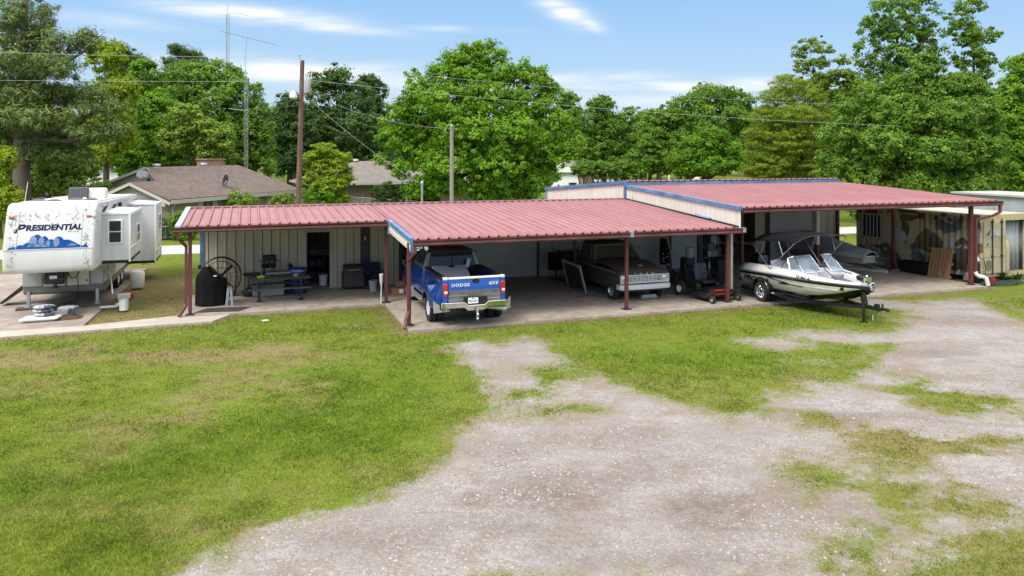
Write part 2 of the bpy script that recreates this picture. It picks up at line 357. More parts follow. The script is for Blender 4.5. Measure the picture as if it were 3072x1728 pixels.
me = bpy.data.meshes.new('ground'); co3 = np.stack([GX.ravel(), GY.ravel(), gz], 1).astype(np.float32)
ii, jj = np.meshgrid(np.arange(nx-1), np.arange(ny-1)); b0 = (jj*nx+ii).ravel()
quads = np.stack([b0, b0+1, b0+1+nx, b0+nx], 1).astype(np.int32)
def np_mesh(me, co3, faces):
    k = faces.shape[1]
    me.vertices.add(len(co3)); me.vertices.foreach_set('co', co3.ravel().astype(np.float32))
    me.loops.add(faces.size); me.loops.foreach_set('vertex_index', faces.ravel().astype(np.int32))
    me.polygons.add(len(faces)); me.polygons.foreach_set('loop_start', np.arange(0, faces.size, k, dtype=np.int32)); me.update(calc_edges=True)
np_mesh(me, co3, quads)
at = me.attributes.new('cover', 'FLOAT_COLOR', 'POINT')
far = (GY.ravel() > 31.5)
mg = np.where(far, 0, mg); ml = np.where(far, .35, ml)
brn = np.zeros_like(mg); wn_ = fbm(GX.ravel(), GY.ravel(), 55, 1.6, 5, .65)-.5
for px, py, rx, ry, s_ in ((1400,1250,.7,.7,.9),(1460,1210,.5,.5,.7),(1800,1270,.6,.6,1.),(1850,1320,.8,.3,.8),(1250,1310,1.2,.3,.6),(1640,1170,1.3,.5,.6),(900,1350,1.0,.35,.6),(1190,1250,.25,.2,.9),(1290,1120,1.2,.5,.35),(1560,1100,1.4,.5,.5),(1720,1400,1.3,.3,.7),(1950,1230,.8,.5,.6),(2080,1280,.8,.4,.5),(2400,800,1.5,.6,.5),(2330,880,1.2,.4,.5),(1380,1360,.8,.25,.5),(2130,1040,1.4,.3,.6)):
    bx0, by0 = G(px*K, py*K); brn = np.maximum(brn, s_*np.clip(1.3-np.hypot((GX.ravel()-bx0)/rx, (GY.ravel()-by0)/ry)*.75+wn_*1.8, 0, 1))
at.data.foreach_set('color', np.stack([mg, md_, ml, brn], 1).astype(np.float32).ravel())
me.polygons.foreach_set('use_smooth', [True]*len(me.polygons))
m, nt, b, out = new_mat('lawn_and_gravel')
tco = N(nt, 'TexCoord').outputs['Object']
atn = N(nt, 'Attribute'); atn.attribute_name = 'cover'
sp = N(nt, 'SeparateColor'); nt.links.new(atn.outputs['Color'], sp.inputs[0])
def nz(sc, det=6., ro=.6, vec=None, dist=0.):
    n = N(nt, 'TexNoise', Scale=sc, Detail=det, Roughness=ro, Distortion=dist); nt.links.new(vec or tco, n.inputs['Vector']); return n.outputs[0]
f1, f2, f3 = nz(9.), nz(45., 4.), nz(1.1)
gm = ramp(nt, mth(nt, 'ADD', sp.outputs[0], mth(nt, 'MULTIPLY', mth(nt, 'SUBTRACT', f1, .5), .9)), [(.22, 0.), (.62, 1.)]).outputs[0]
gcol = ramp(nt, nz(26., 5., .7), [(.3, (.055,.08,.010)), (.5, (.135,.19,.02)), (.72, (.23,.28,.045))]).outputs[0]
lcol = ramp(nt, nz(30., 5., .7), [(.3, (.055,.095,.008)), (.55, (.125,.20,.014)), (.75, (.18,.26,.03))]).outputs[0]
dcol = ramp(nt, nz(28., 6., .7), [(.28, (.075,.055,.025)), (.5, (.22,.175,.08)), (.75, (.38,.31,.17))]).outputs[0]
c = mixc(nt, sp.outputs[2], gcol, lcol)
c = mixc(nt, ramp(nt, mth(nt, 'ADD', sp.outputs[1], mth(nt, 'MULTIPLY', mth(nt, 'SUBTRACT', nz(14.), .5), .9)), [(.2, 0.), (.75, .9)]).outputs[0], c, dcol)
c = mixc(nt, ramp(nt, f3, [(.35, 0.), (.7, .35)]).outputs[0], c, (.15,.125,.022))
vor = N(nt, 'TexVoronoi', Scale=24.); nt.links.new(tco, vor.inputs['Vector'])
vor2 = N(nt, 'TexVoronoi', Scale=60.); nt.links.new(tco, vor2.inputs['Vector'])
vsep = N(nt, 'SeparateColor'); nt.links.new(vor.outputs['Color'], vsep.inputs[0])
vsep2 = N(nt, 'SeparateColor'); nt.links.new(vor2.outputs['Color'], vsep2.inputs[0])
st = ramp(nt, mth(nt, 'ADD', mth(nt, 'MULTIPLY', vsep.outputs[0], .45), mth(nt, 'MULTIPLY', vsep2.outputs[0], .55)), [(.08, (.25,.215,.19)), (.3, (.38,.345,.315)), (.6, (.43,.395,.365)), (.92, (.58,.545,.51))]).outputs[0]
big = nz(.55, 5., .6, None, .4)
pat = nz(.9, 7., .66, None, .5); st = mixc(nt, ramp(nt, pat, [(.50, 0.), (.62, .6)]).outputs[0], st, (.42,.405,.405)); st = mixc(nt, ramp(nt, pat, [(.36, .65), (.47, 0.)]).outputs[0], st, (.33,.255,.21))
st = mixc(nt, ramp(nt, big, [(.40, 0.), (.6, .85)]).outputs[0], st, mixc(nt, .5, st, (.31,.24,.20)))
st = mixc(nt, ramp(nt, nz(2.1, 7., .7), [(.50, 0.), (.68, .55)]).outputs[0], st, (.29,.23,.19))
st = mixc(nt, ramp(nt, nz(1.6, 6., .7), [(.56, 0.), (.75, .7)]).outputs[0], st, (.53,.50,.48))
mpt = N(nt, 'Mapping'); mpt.inputs['Rotation'].default_value = (0, 0, rad(-24)); mpt.inputs['Scale'].default_value = (.28, 1.0, 1); nt.links.new(tco, mpt.inputs[0])
trk = nz(1.0, 5., .55, mpt.outputs[0], .6)
st = mixc(nt, ramp(nt, trk, [(.50, 0.), (.62, .45)]).outputs[0], st, (.30,.235,.195)); st = mixc(nt, ramp(nt, trk, [(.36, .22), (.45, 0.)]).outputs[0], st, (.52,.48,.45))
thin = ramp(nt, mth(nt, 'ADD', sp.outputs[0], mth(nt, 'MULTIPLY', mth(nt, 'SUBTRACT', nz(4., 6., .7), .5), 1.1)), [(.3, 0.), (.55, .75), (.95, .0)]).outputs[0]
st = mixc(nt, mth(nt, 'MULTIPLY', atn.outputs['Alpha'], ramp(nt, nz(7., 6., .7), [(.3, .35), (.65, .95)]).outputs[0]), st, mixc(nt, .75, st, (.15,.095,.065)))
spk = ramp(nt, nz(33., 3., .75), [(.59, 0.), (.66, .6)]).outputs[0]; st = mixc(nt, spk, st, (.15,.115,.09)); st = mixc(nt, ramp(nt, nz(24., 3., .75), [(.62, 0.), (.69, .6)]).outputs[0], st, (.62,.59,.56))
c = mixc(nt, ramp(nt, nz(3.2, 7., .68), [(.35, .45), (.5, 0.)]).outputs[0], c, (.045,.06,.012)); c = mixc(nt, ramp(nt, nz(5.1, 7., .68), [(.55, 0.), (.7, .4)]).outputs[0], c, (.24,.22,.08))
st = mixc(nt, 1.0, st, (.745,.77,.80), 'MULTIPLY')
c = mixc(nt, gm, c, st); c = mixc(nt, mth(nt, 'MULTIPLY', thin, ramp(nt, nz(38., 3., .7), [(.4, 0.), (.6, 1.)]).outputs[0]), c, (.20,.17,.07))
nt.links.new(c, b.inputs['Base Color']); b.inputs['Roughness'].default_value = .95; b.inputs['Specular IOR Level'].default_value = .15
hgt = mth(nt, 'ADD', mth(nt, 'MULTIPLY', vor.outputs['Distance'], -.5), mth(nt, 'MULTIPLY', f2, .8))
bp = N(nt, 'Bump', Strength=.6, Distance=.04); nt.links.new(hgt, bp.inputs['Height']); nt.links.new(bp.outputs[0], b.inputs['Normal'])
me.materials.append(m)
ground = bpy.data.objects.new('ground', me); COL.objects.link(ground); struct(ground)

# grass blades and loose stones (uncountable)
def scatter(n, x0, x1, y0, y1, rng, pw=1.6):
    u = rng.random(n); y = (y0**(-pw) + u*(y1**(-pw)-y0**(-pw)))**(-1/pw); x = (rng.random(n)*2-1)*y*.70
    return x, y
rng = np.random.default_rng(5)
x, y = scatter(620000, -16, 22, 8.2, 27, rng, 1.15)
g, d, l = masks(x, y)
keep = (rng.random(len(x)) < np.clip(1.0-g*1.35, 0.005, 1)**1.5*(1-.72*d)) & (np.maximum.reduce([sdist(x, y, q) for q in SLABS]) < -.02) & (x > -17.5) & (x < 19.)
x, y, g, d, l = x[keep], y[keep], g[keep], d[keep], l[keep]
n = len(x); ang = rng.random(n)*2*PI; hgt_ = (.014+.022*rng.random(n)+.03*(rng.random(n) < .03))*(1+.4*l)*np.clip(1-.5*g, .4, 1); wd = (.006+.006*rng.random(n))*np.clip(y/13, .8, 1.9)
lean = (rng.random(n)*.9+.25)*hgt_; la = rng.random(n)*2*PI; z0 = np.full(n, -.062)
dx, dy = np.cos(ang)*wd, np.sin(ang)*wd; lx, ly = np.cos(la)*lean, np.sin(la)*lean
P = np.stack([np.stack([x-dx, y-dy, z0], 1), np.stack([x+dx, y+dy, z0], 1), np.stack([x+dx*.35+lx, y+dy*.35+ly, z0+hgt_], 1), np.stack([x-dx*.35+lx*1.1, y-dy*.35+ly*1.1, z0+hgt_], 1)], 1).reshape(-1, 3)
me = bpy.data.meshes.new('grass'); np_mesh(me, P, np.arange(n*4).reshape(-1, 4))
at = me.attributes.new('tint', 'FLOAT_COLOR', 'FACE'); at.data.foreach_set('color', np.stack([np.clip(.45*rng.random(n)+.55*np.clip((fbm(x, y, 61, 2.2, 5, .66)-.5)*3.2+.5, 0, 1), 0, 1), np.clip(d+.25*rng.random(n)*(rng.random(n) < .45)+.35*g, 0, 1), l, np.ones(n)], 1).astype(np.float32).ravel())
m, nt, b, out = new_mat('grass_blade')
atn = N(nt, 'Attribute'); atn.attribute_name = 'tint'; sp = N(nt, 'SeparateColor'); nt.links.new(atn.outputs['Color'], sp.inputs[0])
ca_ = ramp(nt, sp.outputs[0], [(0., (.07,.115,.010)), (.5, (.205,.28,.024)), (1., (.36,.41,.06))]).outputs[0]
cb_ = ramp(nt, sp.outputs[0], [(0., (.08,.14,.008)), (.6, (.145,.26,.012)), (1., (.22,.32,.03))]).outputs[0]
cd_ = ramp(nt, sp.outputs[0], [(0., (.14,.11,.035)), (.5, (.31,.255,.105)), (1., (.46,.39,.21))]).outputs[0]
c = mixc(nt, sp.outputs[1], mixc(nt, sp.outputs[2], ca_, cb_), cd_)
tr = N(nt, 'BsdfTranslucent'); nt.links.new(c, tr.inputs[0]); nt.links.new(c, b.inputs['Base Color']); b.inputs['Roughness'].default_value = .6; b.inputs['Specular IOR Level'].default_value = .2
ms = N(nt, 'MixShader', Fac=.35); nt.links.new(b.outputs[0], ms.inputs[1]); nt.links.new(tr.outputs[0], ms.inputs[2]); nt.links.new(ms.outputs[0], out.inputs[0])
me.materials.append(m)
go = bpy.data.objects.new('grass', me); COL.objects.link(go); go['kind'] = 'stuff'; tag(go, 'mown lawn grass with dead brown patches in front of the carport', 'grass')
x, y = scatter(95000, 0, 0, 8.2, 26, rng, 1.3); g, d, l = masks(x, y); keep = (rng.random(len(x)) < np.clip(g*1.3-.45, 0, 1)) & (x < 19) & (np.maximum.reduce([sdist(x, y, q) for q in SLABS]) < -.02); x, y = x[keep], y[keep]; n = len(x)
r = .0045+.021*rng.random(n)**5+.002*(y/10); a0 = rng.random(n)*2*PI; ring = []
for k in range(4):
    a = a0+k*PI/2; rr = r*(.7+.6*rng.random(n)); ring.append(np.stack([x+np.cos(a)*rr, y+np.sin(a)*rr, np.full(n, -.06)+r*.25*rng.random(n)], 1))
top = np.stack([x+r*.3*(rng.random(n)-.5), y+r*.3*(rng.random(n)-.5), -.056+r*.75], 1)
P = np.stack(ring+[top], 1).reshape(-1, 3); b5 = (np.arange(n)*5)[:, None]
F = np.concatenate([b5+np.array([[k, (k+1) % 4, 4]]) for k in range(4)], 0)
me = bpy.data.meshes.new('gravel'); np_mesh(me, P, F)
at = me.attributes.new('tint', 'FLOAT', 'FACE'); at.data.foreach_set('value', np.tile(rng.random(n), 4).astype(np.float32))
m, nt, b, out = new_mat('loose_stone'); atn = N(nt, 'Attribute'); atn.attribute_name = 'tint'
nt.links.new(ramp(nt, atn.outputs['Fac'], [(0., (.18,.15,.125)), (.5, (.29,.26,.235)), (1., (.42,.395,.37))]).outputs[0], b.inputs['Base Color']); b.inputs['Roughness'].default_value = .9
me.materials.append(m)
go = bpy.data.objects.new('gravel', me); COL.objects.link(go); go['kind'] = 'stuff'; tag(go, 'loose pale stones lying on the gravel drive', 'gravel')

# concrete slabs, paths and the street behind
conc = pm('concrete', (.42,.365,.30), .9, 0, .12, 2.2, col2=(.30,.265,.225), amt=.45, scale2=.7, soft=.3, bump=.12, bscale=60, col3=(.20,.165,.135), amt3=.40, scale3=2.5)
conc_path = pm('concrete_path', (.46,.41,.36), .92, 0, .12, 3., col2=(.36,.32,.28), amt=.42, scale2=1.2, soft=.3, bump=.12, bscale=60)
conc_dirty = pm('concrete_dirty', (.40,.355,.315), .92, 0, .15, 2., col2=(.17,.115,.075), amt=.44, scale2=.55, soft=.25, bump=.15, bscale=50, col3=(.27,.225,.19), amt3=.5, scale3=1.6)
street = pm('street', (.50,.475,.46), .9, 0, .08, 1.5, col2=(.40,.38,.36), amt=.4, soft=.3)
def sheet(name, pts, z0, z1, mat):
    mb = MB(); mb.prism([tuple(p)[:2] for p in pts], 'z', z0, z1); o = mb.build(name, mat, None, smooth=0); return struct(o)
def slab(name, u0, u1, v0, v1, mat, z1=0., nu=1, nv=1, gap=.012):
    mb = MB(); du, dv = (u1-u0)/nu, (v1-v0)/nv
    for i in range(nu):
        for j in range(nv): mb.bx(u0+i*du+gap/2, u0+(i+1)*du-gap/2, v0+j*dv+gap/2, v0+(j+1)*dv-gap/2, -.25, z1)
    mb.bx(u0+.02, u1-.02, v0+.02, v1-.02, -.25, z1-.015)
    o = mb.build(name, mat, None, smooth=0); o.location = W(0, 0); o.rotation_euler = (0, 0, A); return struct(o)
slab('carport_slab', -.13, 21.95, -.65, 7.25, conc, 0., 4, 2)
slab('porch_slab', -6.45, -.14, 3.45, 7.25, conc, -.002, 2, 1)
slab('workshop_floor', -6.0, 21.9, 7.27, 17.1, conc, -.004)
sheet('path', [W(*p) for p in ((-20,2.2),(-10.86,2.28),(-6.9,2.52),(-5.45,2.55),(-4.95,3.43),(-6.5,3.43),(-6.5,3.75),(-9.02,3.1),(-20,3.1))], -.2, -.012, conc_path)
sheet('camper_pad', [W(*p) for p in ((-20,3.12),(-9.0,3.12),(-8.62,15.),(-20,15.))], -.2, -.018, conc_dirty)
sd_ = Vector((41.7, 10.8)).normalized(); sn_ = Vector((-sd_.y, sd_.x)); pA = Vector((-17.9, 40.5))
sheet('street', [pA-sd_*150-sn_*1.9, pA+sd_*320-sn_*1.9, pA+sd_*320+sn_*1.9, pA-sd_*150+sn_*1.9], -.2, -.045, street)
sheet('far_road', [(12,150),(22,128),(60,118),(160,122),(160,127),(62,123),(26,133),(18,150)], -.2, -.045, street)
sheet('far_drive', [(-46,98),(-38,96),(-36,101),(-45,104)], -.2, -.04, street)
# ---------------------------------------------------------------- metal workshop with carport roofs (u along the eaves, v to the back)
bld = uvthing('metal_workshop', 'long low tan metal workshop with red ribbed roof and open carport on red posts', 'workshop', 0, 0)
def ribs(x0, x1, step=.305, h=.032, phase=.15):
    """profile (x, dz) of ribbed sheet: low pans with trapezoid ribs"""
    pts = [(x0, 0.)]; x = x0+phase
    while x+.05 < x1:
        if x-.045 > x0: pts += [(x-.045, 0.), (x-.02, h), (x+.02, h), (x+.045, 0.)]
        x += step
    pts.append((x1, 0.)); return pts
roof_shade = pm('roof_rib_shade', (.17,.07,.07), .7, 0, .2, 3., col2=(.22,.09,.09), amt=.45, scale2=2., soft=.3)  # darker red paints the shaded flank of each roof rib
def ribbed_roof(name, u0, u1, v0, z0, v1, z1, mat, phase=.15):
    pr = ribs(u0, u1, .305, .044, phase); mb = MB(); n = 7
    mb.loft([[(x, v0+(v1-v0)*k/n, z0+(z1-z0)*k/n+dz-(.006*math.sin(x*1.7+k) if 0 < k < n else 0)) for x, dz in pr] for k in range(n+1)], close=False, cap=False)
    nr = len(pr)-1
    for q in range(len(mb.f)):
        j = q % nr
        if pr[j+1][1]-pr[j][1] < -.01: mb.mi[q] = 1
    return mb.build(name, [mat, roof_shade], bld, smooth=25, solid=.012)
wall_rib_shade = pm('wall_rib_shade', (.10,.09,.065), .7, 0, .2, 3.)  # shade line along one side of each wall rib, put into the colour
def ribbed_wall(name, u0, u1, v, zlo, zhi, mat, side=-1, h=.022, phase=.15):
    pr = ribs(u0, u1, .305, h, phase); fl = zlo if callable(zlo) else (lambda x: zlo); fh = zhi if callable(zhi) else (lambda x: zhi)
    mb = MB(); mb.loft([[(x, v+side*dz, fl(x)) for x, dz in pr], [(x, v+side*dz, fh(x)) for x, dz in pr]], close=False, cap=False)
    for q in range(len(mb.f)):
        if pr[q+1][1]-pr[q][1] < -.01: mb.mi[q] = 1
    return mb.build(name, [mat, wall_rib_shade if mat is tan_wall else mat], bld, smooth=0, solid=.01)
lz = lambda v: 2.53+.0606*(v+.38)
uz = lambda v: 3.20+.0506*(v+.38)
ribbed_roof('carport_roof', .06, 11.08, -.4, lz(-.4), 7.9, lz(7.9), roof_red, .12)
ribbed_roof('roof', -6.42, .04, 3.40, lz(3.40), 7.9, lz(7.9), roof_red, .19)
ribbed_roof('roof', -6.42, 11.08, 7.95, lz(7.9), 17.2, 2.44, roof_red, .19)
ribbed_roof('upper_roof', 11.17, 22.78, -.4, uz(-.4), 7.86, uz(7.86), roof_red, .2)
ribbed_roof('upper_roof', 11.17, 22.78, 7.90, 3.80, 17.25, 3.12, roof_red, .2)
mb = MB(); mb.bx(-6.42, 11.06, 7.80, 8.06, lz(7.9)+.025, lz(7.9)+.05); mb.build('ridge_cap', roof_red, bld)
mb = MB(); mb.bx(11.2, 22.74, 7.862, 7.892, uz(7.86)-.02, 3.765); mb.build('ridge_fascia', blue_trim, bld)
# gable wall of the taller half, standing above the lower roof
def zt(v): return uz(v)-.03 if v < 7.88 else 3.78-(v-7.9)*.0727-.04
def zb(v): return lz(min(v, 7.9))-.02 if v < 7.9 else 3.03-(v-7.9)*.0634-.02
mb = MB(); pr = ribs(-.38, 7.8, .305, .022, .12)
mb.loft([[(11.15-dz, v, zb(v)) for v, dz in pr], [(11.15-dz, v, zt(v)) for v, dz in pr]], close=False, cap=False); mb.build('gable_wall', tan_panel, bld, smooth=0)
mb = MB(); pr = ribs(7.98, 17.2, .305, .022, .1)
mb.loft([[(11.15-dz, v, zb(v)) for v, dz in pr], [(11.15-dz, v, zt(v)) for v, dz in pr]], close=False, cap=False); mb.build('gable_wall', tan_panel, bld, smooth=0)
def rake(name, u, v0, z0, v1, z1, w, h, mat, n=1):
    mb = MB(); mb.loft([[(u-w/2, v, z-h), (u+w/2, v, z-h), (u+w/2, v, z), (u-w/2, v, z)] for v, z in ((v0, z0), (v1, z1))]); return mb.build(name, mat, bld, smooth=0)
rake('rake_trim', 11.12, -.42, uz(-.42)+.05, 7.86, uz(7.86)+.05, .13, .12, blue_trim)
rake('rake_trim', 11.12, 7.9, 3.845, 17.27, 3.165, .15, .14, blue_trim)
mb = MB(); mb.bx(11.09, 11.2, 7.8, 7.98, 2.98, 3.74); mb.build('corner_trim', blue_trim, bld)
mb = MB(); mb.bx(11.09, 11.16, 17.1, 17.26, 2.4, 3.03); mb.build('corner_trim', blue_trim, bld)
rake('base_flashing', 11.09, -.3, lz(-.3)+.06, 7.78, lz(7.78)+.06, .07, .05, dark_steel)
mb = MB(); mb.loft([[(11.0, v, lz(v)+.075), (11.125, v, lz(v)+.085), (11.125, v, lz(v)+.10)] for v in (1.3, 2.3)]); mb.build('flashing_patch', blue_trim, bld)
rake('rake_trim', -6.47, 3.36, lz(3.36)+.055, 7.95, lz(7.95)+.055, .16, .15, pm('pale_blue_trim', (.33,.48,.60), .5, 0, .15, 2., col2=(.5,.6,.68), amt=.45, soft=.3))
# sloping end of the projecting carport roof: tan panel with blue rake
mb = MB(); mb.loft([[(.0, v, lz(v)-.36), (.05, v, lz(v)-.36), (.05, v, lz(v)+.0), (.0, v, lz(v)+.0)] for v in (-.36, 3.30)])
for k in (.11, .22): mb.loft([[(-.014, v, lz(v)-k-.03), (.0, v, lz(v)-k-.045), (.0, v, lz(v)-k+.015)] for v in (-.36, 3.30)])
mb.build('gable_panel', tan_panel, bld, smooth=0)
rake('rake_trim', .01, -.40, lz(-.4)+.055, 3.39, lz(3.39)+.055, .12, .13, blue_trim)
mb = MB(); mb.bx(-.03, .07, -.41, -.33, lz(-.4)-.37, lz(-.4)-.08); mb.build('corner_trim', blue_trim, bld); mb = MB(); mb.bx(-.05, .06, 3.30, 3.40, lz(3.4)-.43, lz(3.4)-.09); mb.build('corner_trim', blue_trim, bld)
# gutters
def gutter(u0, u1, v, z):
    mb = MB(); prof = [(0, -.045), (-.1, -.045), (-.115, -.01), (-.095, .05), (-.13, .095), (-.13, .125), (-.12, .125), (-.12, .10), (-.085, .05), (-.09, -.033), (-.01, -.033), (-.01, .125), (0, .125)]
    mb.loft([[(u, v+a, z+b) for a, b in prof] for u in (u0, u1)]); return mb.build('gutter', trim_red, bld, smooth=0)
gutter(.04, 6.98, -.41, lz(-.4)-.125); gutter(7.02, 11.12, -.41, lz(-.4)-.127)
mb = MB(); mb.bx(6.94, 7.06, -.55, -.42, lz(-.4)-.15, lz(-.4)+.03); mb.build('gutter_joint', galv, bld)
mb = MB(); mb.bx(11.13, 11.24, -.55, -.40, lz(-.4)-.14, lz(-.4)+.02); mb.build('gutter_joint', galv, bld)
gutter(-6.6, -.06, 3.39, lz(3.4)-.125)
gutter(11.18, 22.9, -.41, uz(-.4)-.125); 
mb = MB(); mb.bx(22.87, 22.93, -.56, -.40, uz(-.4)-.13, uz(-.4)+.02); mb.build('gutter_joint', galv, bld)
# posts with base plates
def post(u, v, zt_, s=.105, mat=post_red, base=True):
    mb = MB(); mb.bx(u-s/2, u+s/2, v-s/2, v+s/2, .02, zt_); o = mb.build('post', mat, bld, bevel=.008)
    if base:
        k = MB(); k.bx(u-.13, u+.13, v-.13, v+.13, 0, .022); k.bx(u-.02, u+.02, v-.115, v-.085, .02, .06); k.bx(u-.02, u+.02, v+.085, v+.115, .02, .06); k.build('base_plate', dark_steel, o)
    return o
for u in (0, 7.08, 10.88): post(u, 0, lz(0)-.14)
post(11.28, .35, uz(0)-.14, .09, tan_wall); post(21.72, -.12, uz(-.12)-.14, .13)
for u in (-6.14, -.04): post(u, 3.66, lz(3.66)-.14)
for u in (7.1,): post(u, 4.15, lz(4.1)-.14)
for u in (14.2, 21.9): post(u, 3.8, uz(3.8)-.14)
pw = post(17.88, 3.8, uz(3.8)-.14, .15, pm('post_white_over_red', (.6,.6,.6), .5, 0, .06, 3.))
mb = MB(); mb.bx(17.80, 17.96, 3.72, 3.88, .03, 1.25); mb.build('painted_band', post_red, pw)
post(21.95, 7.16, uz(7.2)-.1, .14, post_red, False)
mb = MB(); mb.bx(21.8, 22.02, -.25, .0, -.05, .02); mb.build('footing', concrete_blk, bld)
# rafters and purlins under the roofs
def rafter(u, v0, v1, zf, h0=.14, h1=.26, w=.09):
    mb = MB(); mb.loft([[(u-w/2, v, zf(v)-.03-h), (u+w/2, v, zf(v)-.03-h), (u+w/2, v, zf(v)-.03), (u-w/2, v, zf(v)-.03)] for v, h in ((v0, h0), (v1, h1))]); mb.build('rafter', trim_red, bld, smooth=0)
for u in (.14, 7.08, 10.9): rafter(u, -.38, 7.15, lz)
for u in (-6.14, -.2): rafter(u, 3.42, 7.15, lz)
for u in (14.2, 17.9, 21.85): rafter(u, -.3, 7.15, uz)
for v in (-.28, 1.4, 3.6, 5.4):
    mb = MB(); mb.bx(.1 if v < 3.4 else -6.3, 11.05, v-.03, v+.03, lz(v)-.16, lz(v)-.035); mb.build('purlin', trim_red, bld)
    mb = MB(); mb.bx(11.2, 22.7, v-.03, v+.03, uz(v)-.16, uz(v)-.035); mb.build('purlin', trim_red, bld)
# downspouts
def spout(pts, w=.085):
    mb = MB(); pts = [Vector(p) for p in pts]
    for i in range(len(pts)-1): mb.bar(pts[i], pts[i+1], w, w*.8); mb.ball(pts[i+1], w*.55, 8, 6)
    mb.build('downspout', post_red, bld)
spout([(.08, -.47, lz(-.4)-.13), (.08, -.47, lz(-.4)-.36), (-.05, -.12, lz(-.4)-.62), (-.03, -.1, .42), (-.16, -.34, .24), (-.2, -.42, .03)])
spout([(-6.5, 3.33, lz(3.4)-.13), (-6.47, 3.36, lz(3.4)-.34), (-6.25, 3.62, lz(3.4)-.62), (-6.25, 3.62, .32), (-6.42, 3.42, .05)])
spout([(22.78, -.48, uz(-.4)-.13), (22.78, -.48, uz(-.4)-.42), (22.5, -.4, uz(-.4)-.56), (21.88, -.2, uz(-.4)-.72), (21.86, -.2, .46)], .1)
mb = MB(); mb.tube([(21.86,-.2,.5),(21.88,-.22,.40),(21.98,-.26,.33),(22.1,-.33,.31),(22.2,-.38,.24),(22.22,-.4,.12),(22.24,-.42,-.02)], .075, 12); mb.build('drain_pipe', white_paint, bld)
# front wall
VW = 7.2; ztop = lambda x: lz(VW)-.03
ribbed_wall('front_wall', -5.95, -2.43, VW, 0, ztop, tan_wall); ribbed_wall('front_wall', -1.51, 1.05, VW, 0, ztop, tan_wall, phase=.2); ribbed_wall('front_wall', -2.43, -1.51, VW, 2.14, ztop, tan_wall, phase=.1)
mb = MB(); mb.bx(-6.05, -5.93, VW-.06, VW+.02, 0, lz(VW)-.05); mb.build('corner_trim', blue_trim, bld)
mb = MB(); mb.bx(-2.46, -2.39, VW-.05, VW+.06, 0, 2.16); mb.bx(-1.55, -1.48, VW-.05, VW+.06, 0, 2.16); mb.bx(-2.39, -1.55, VW-.05, VW+.06, 2.1, 2.16); mb.build('door_frame', pm('frame_grey', (.42,.42,.42), .5), bld)
mb = MB(); mb.bx(-.42, -.08, VW-.1, VW-.03, .0, 2.4); dd = mb.build('narrow_door', dark_steel, bld)
mb = MB(); mb.bx(-.27, -.23, VW-.14, VW-.1, 1.75, 1.87); mb.build('handle', white_paint, dd)
for a0, a1, zz in ((1.05,1.12,2.9),(2.88,2.95,2.9),(6.72,6.8,2.9),(12.74,12.98,2.9),(14.3,14.55,3.1),(17.9,18.1,3.3)): mb = MB(); mb.bx(a0, a1, VW-.09, VW+.02, 0, zz); mb.build('door_post', dark_steel, bld)
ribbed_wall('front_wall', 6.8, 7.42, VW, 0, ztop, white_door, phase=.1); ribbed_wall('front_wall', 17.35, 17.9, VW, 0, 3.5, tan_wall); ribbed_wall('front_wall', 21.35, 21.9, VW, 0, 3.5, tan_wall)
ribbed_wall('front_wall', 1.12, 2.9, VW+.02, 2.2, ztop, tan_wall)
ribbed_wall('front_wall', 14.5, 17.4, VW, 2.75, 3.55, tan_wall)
def garage_door(u0, u1, z1=2.35, pan=.46):
    o = None; mb = MB(); z = .02
    while z < z1-.05:
        mb.bx(u0, u1, VW-.03, VW+.02, z, min(z1, z+pan-.012)); k = z+pan*.5
        mb.bx(u0+.02, u1-.02, VW-.038, VW-.03, z+.06, k-.03); mb.bx(u0+.02, u1-.02, VW-.038, VW-.03, k+.03, z+pan-.07); z += pan
    mb.bx(u0, u1, VW-.02, VW+.015, 0.02, z1)
    o = mb.build('garage_door', white_door, bld, bevel=.004)
    j = MB(); j.bx(u0-.09, u0-.01, VW-.07, VW+.02, 0, z1+.1); j.bx(u1+.01, u1+.09, VW-.07, VW+.02, 0, z1+.1); j.bx(u0-.01, u1+.01, VW-.07, VW+.02, z1+.01, z1+.1); j.build('frame', white_door, o)
    return o
garage_door(3.05, 6.62); garage_door(7.52, 12.64, 2.4); garage_door(18.2, 20.5, 2.85, .5)
for a0, a1, zz in ((20.78,21.3,3.4),(13.0,14.28,2.95)): mb = MB(); mb.bx(a0, a1, VW-.03, VW+.02, 0, zz); mb.build('white_panel', white_door, bld)
mb = MB(); mb.bx(20.56, 20.72, VW-.09, VW, 0, 3.4); mb.build('jamb', dark_steel, bld)
ribbed_wall('front_wall', 2.9, 14.3, VW+.03, 2.42, lambda x: lz(VW)-.03 if x < 11.1 else 3.5, white_door)
# back and end walls keep the inside dark
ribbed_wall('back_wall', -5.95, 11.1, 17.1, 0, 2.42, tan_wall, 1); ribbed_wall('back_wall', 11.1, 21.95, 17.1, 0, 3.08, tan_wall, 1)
for u, zz in ((-5.95, 3.0), (21.95, 3.6), (11.2, 2.9)):
    mb = MB(); mb.loft([[(u-.02, v, 0), (u+.02, v, 0), (u+.02, v, t), (u-.02, v, t)] for v, t in ((7.22, zz-.02), (7.9, zz), (17.08, zz-.62))]); mb.build('end_wall', tan_wall, bld, smooth=0)
# white twin flood light under the corner of the eave
fl = uvthing('flood_light', 'white twin-head flood light under the front corner of the carport eave', 'light', .28, -.36, lz(-.4)-.2)
mb = MB(); mb.cyl((0,0,.06), (0,0,-.06), .05, .05, 12); mb.build('base', white_paint, fl)
for sx in (-1, 1): mb = MB(); mb.lathe([(.02,0),(.035,-.04),(.06,-.13),(.052,-.13),(.02,-.05)], 14, (0,0,0), 'y'); mb.build('lamp_head', white_paint, fl, loc=(sx*.09, -.03, .0), rot=(.4, 0, sx*.4))
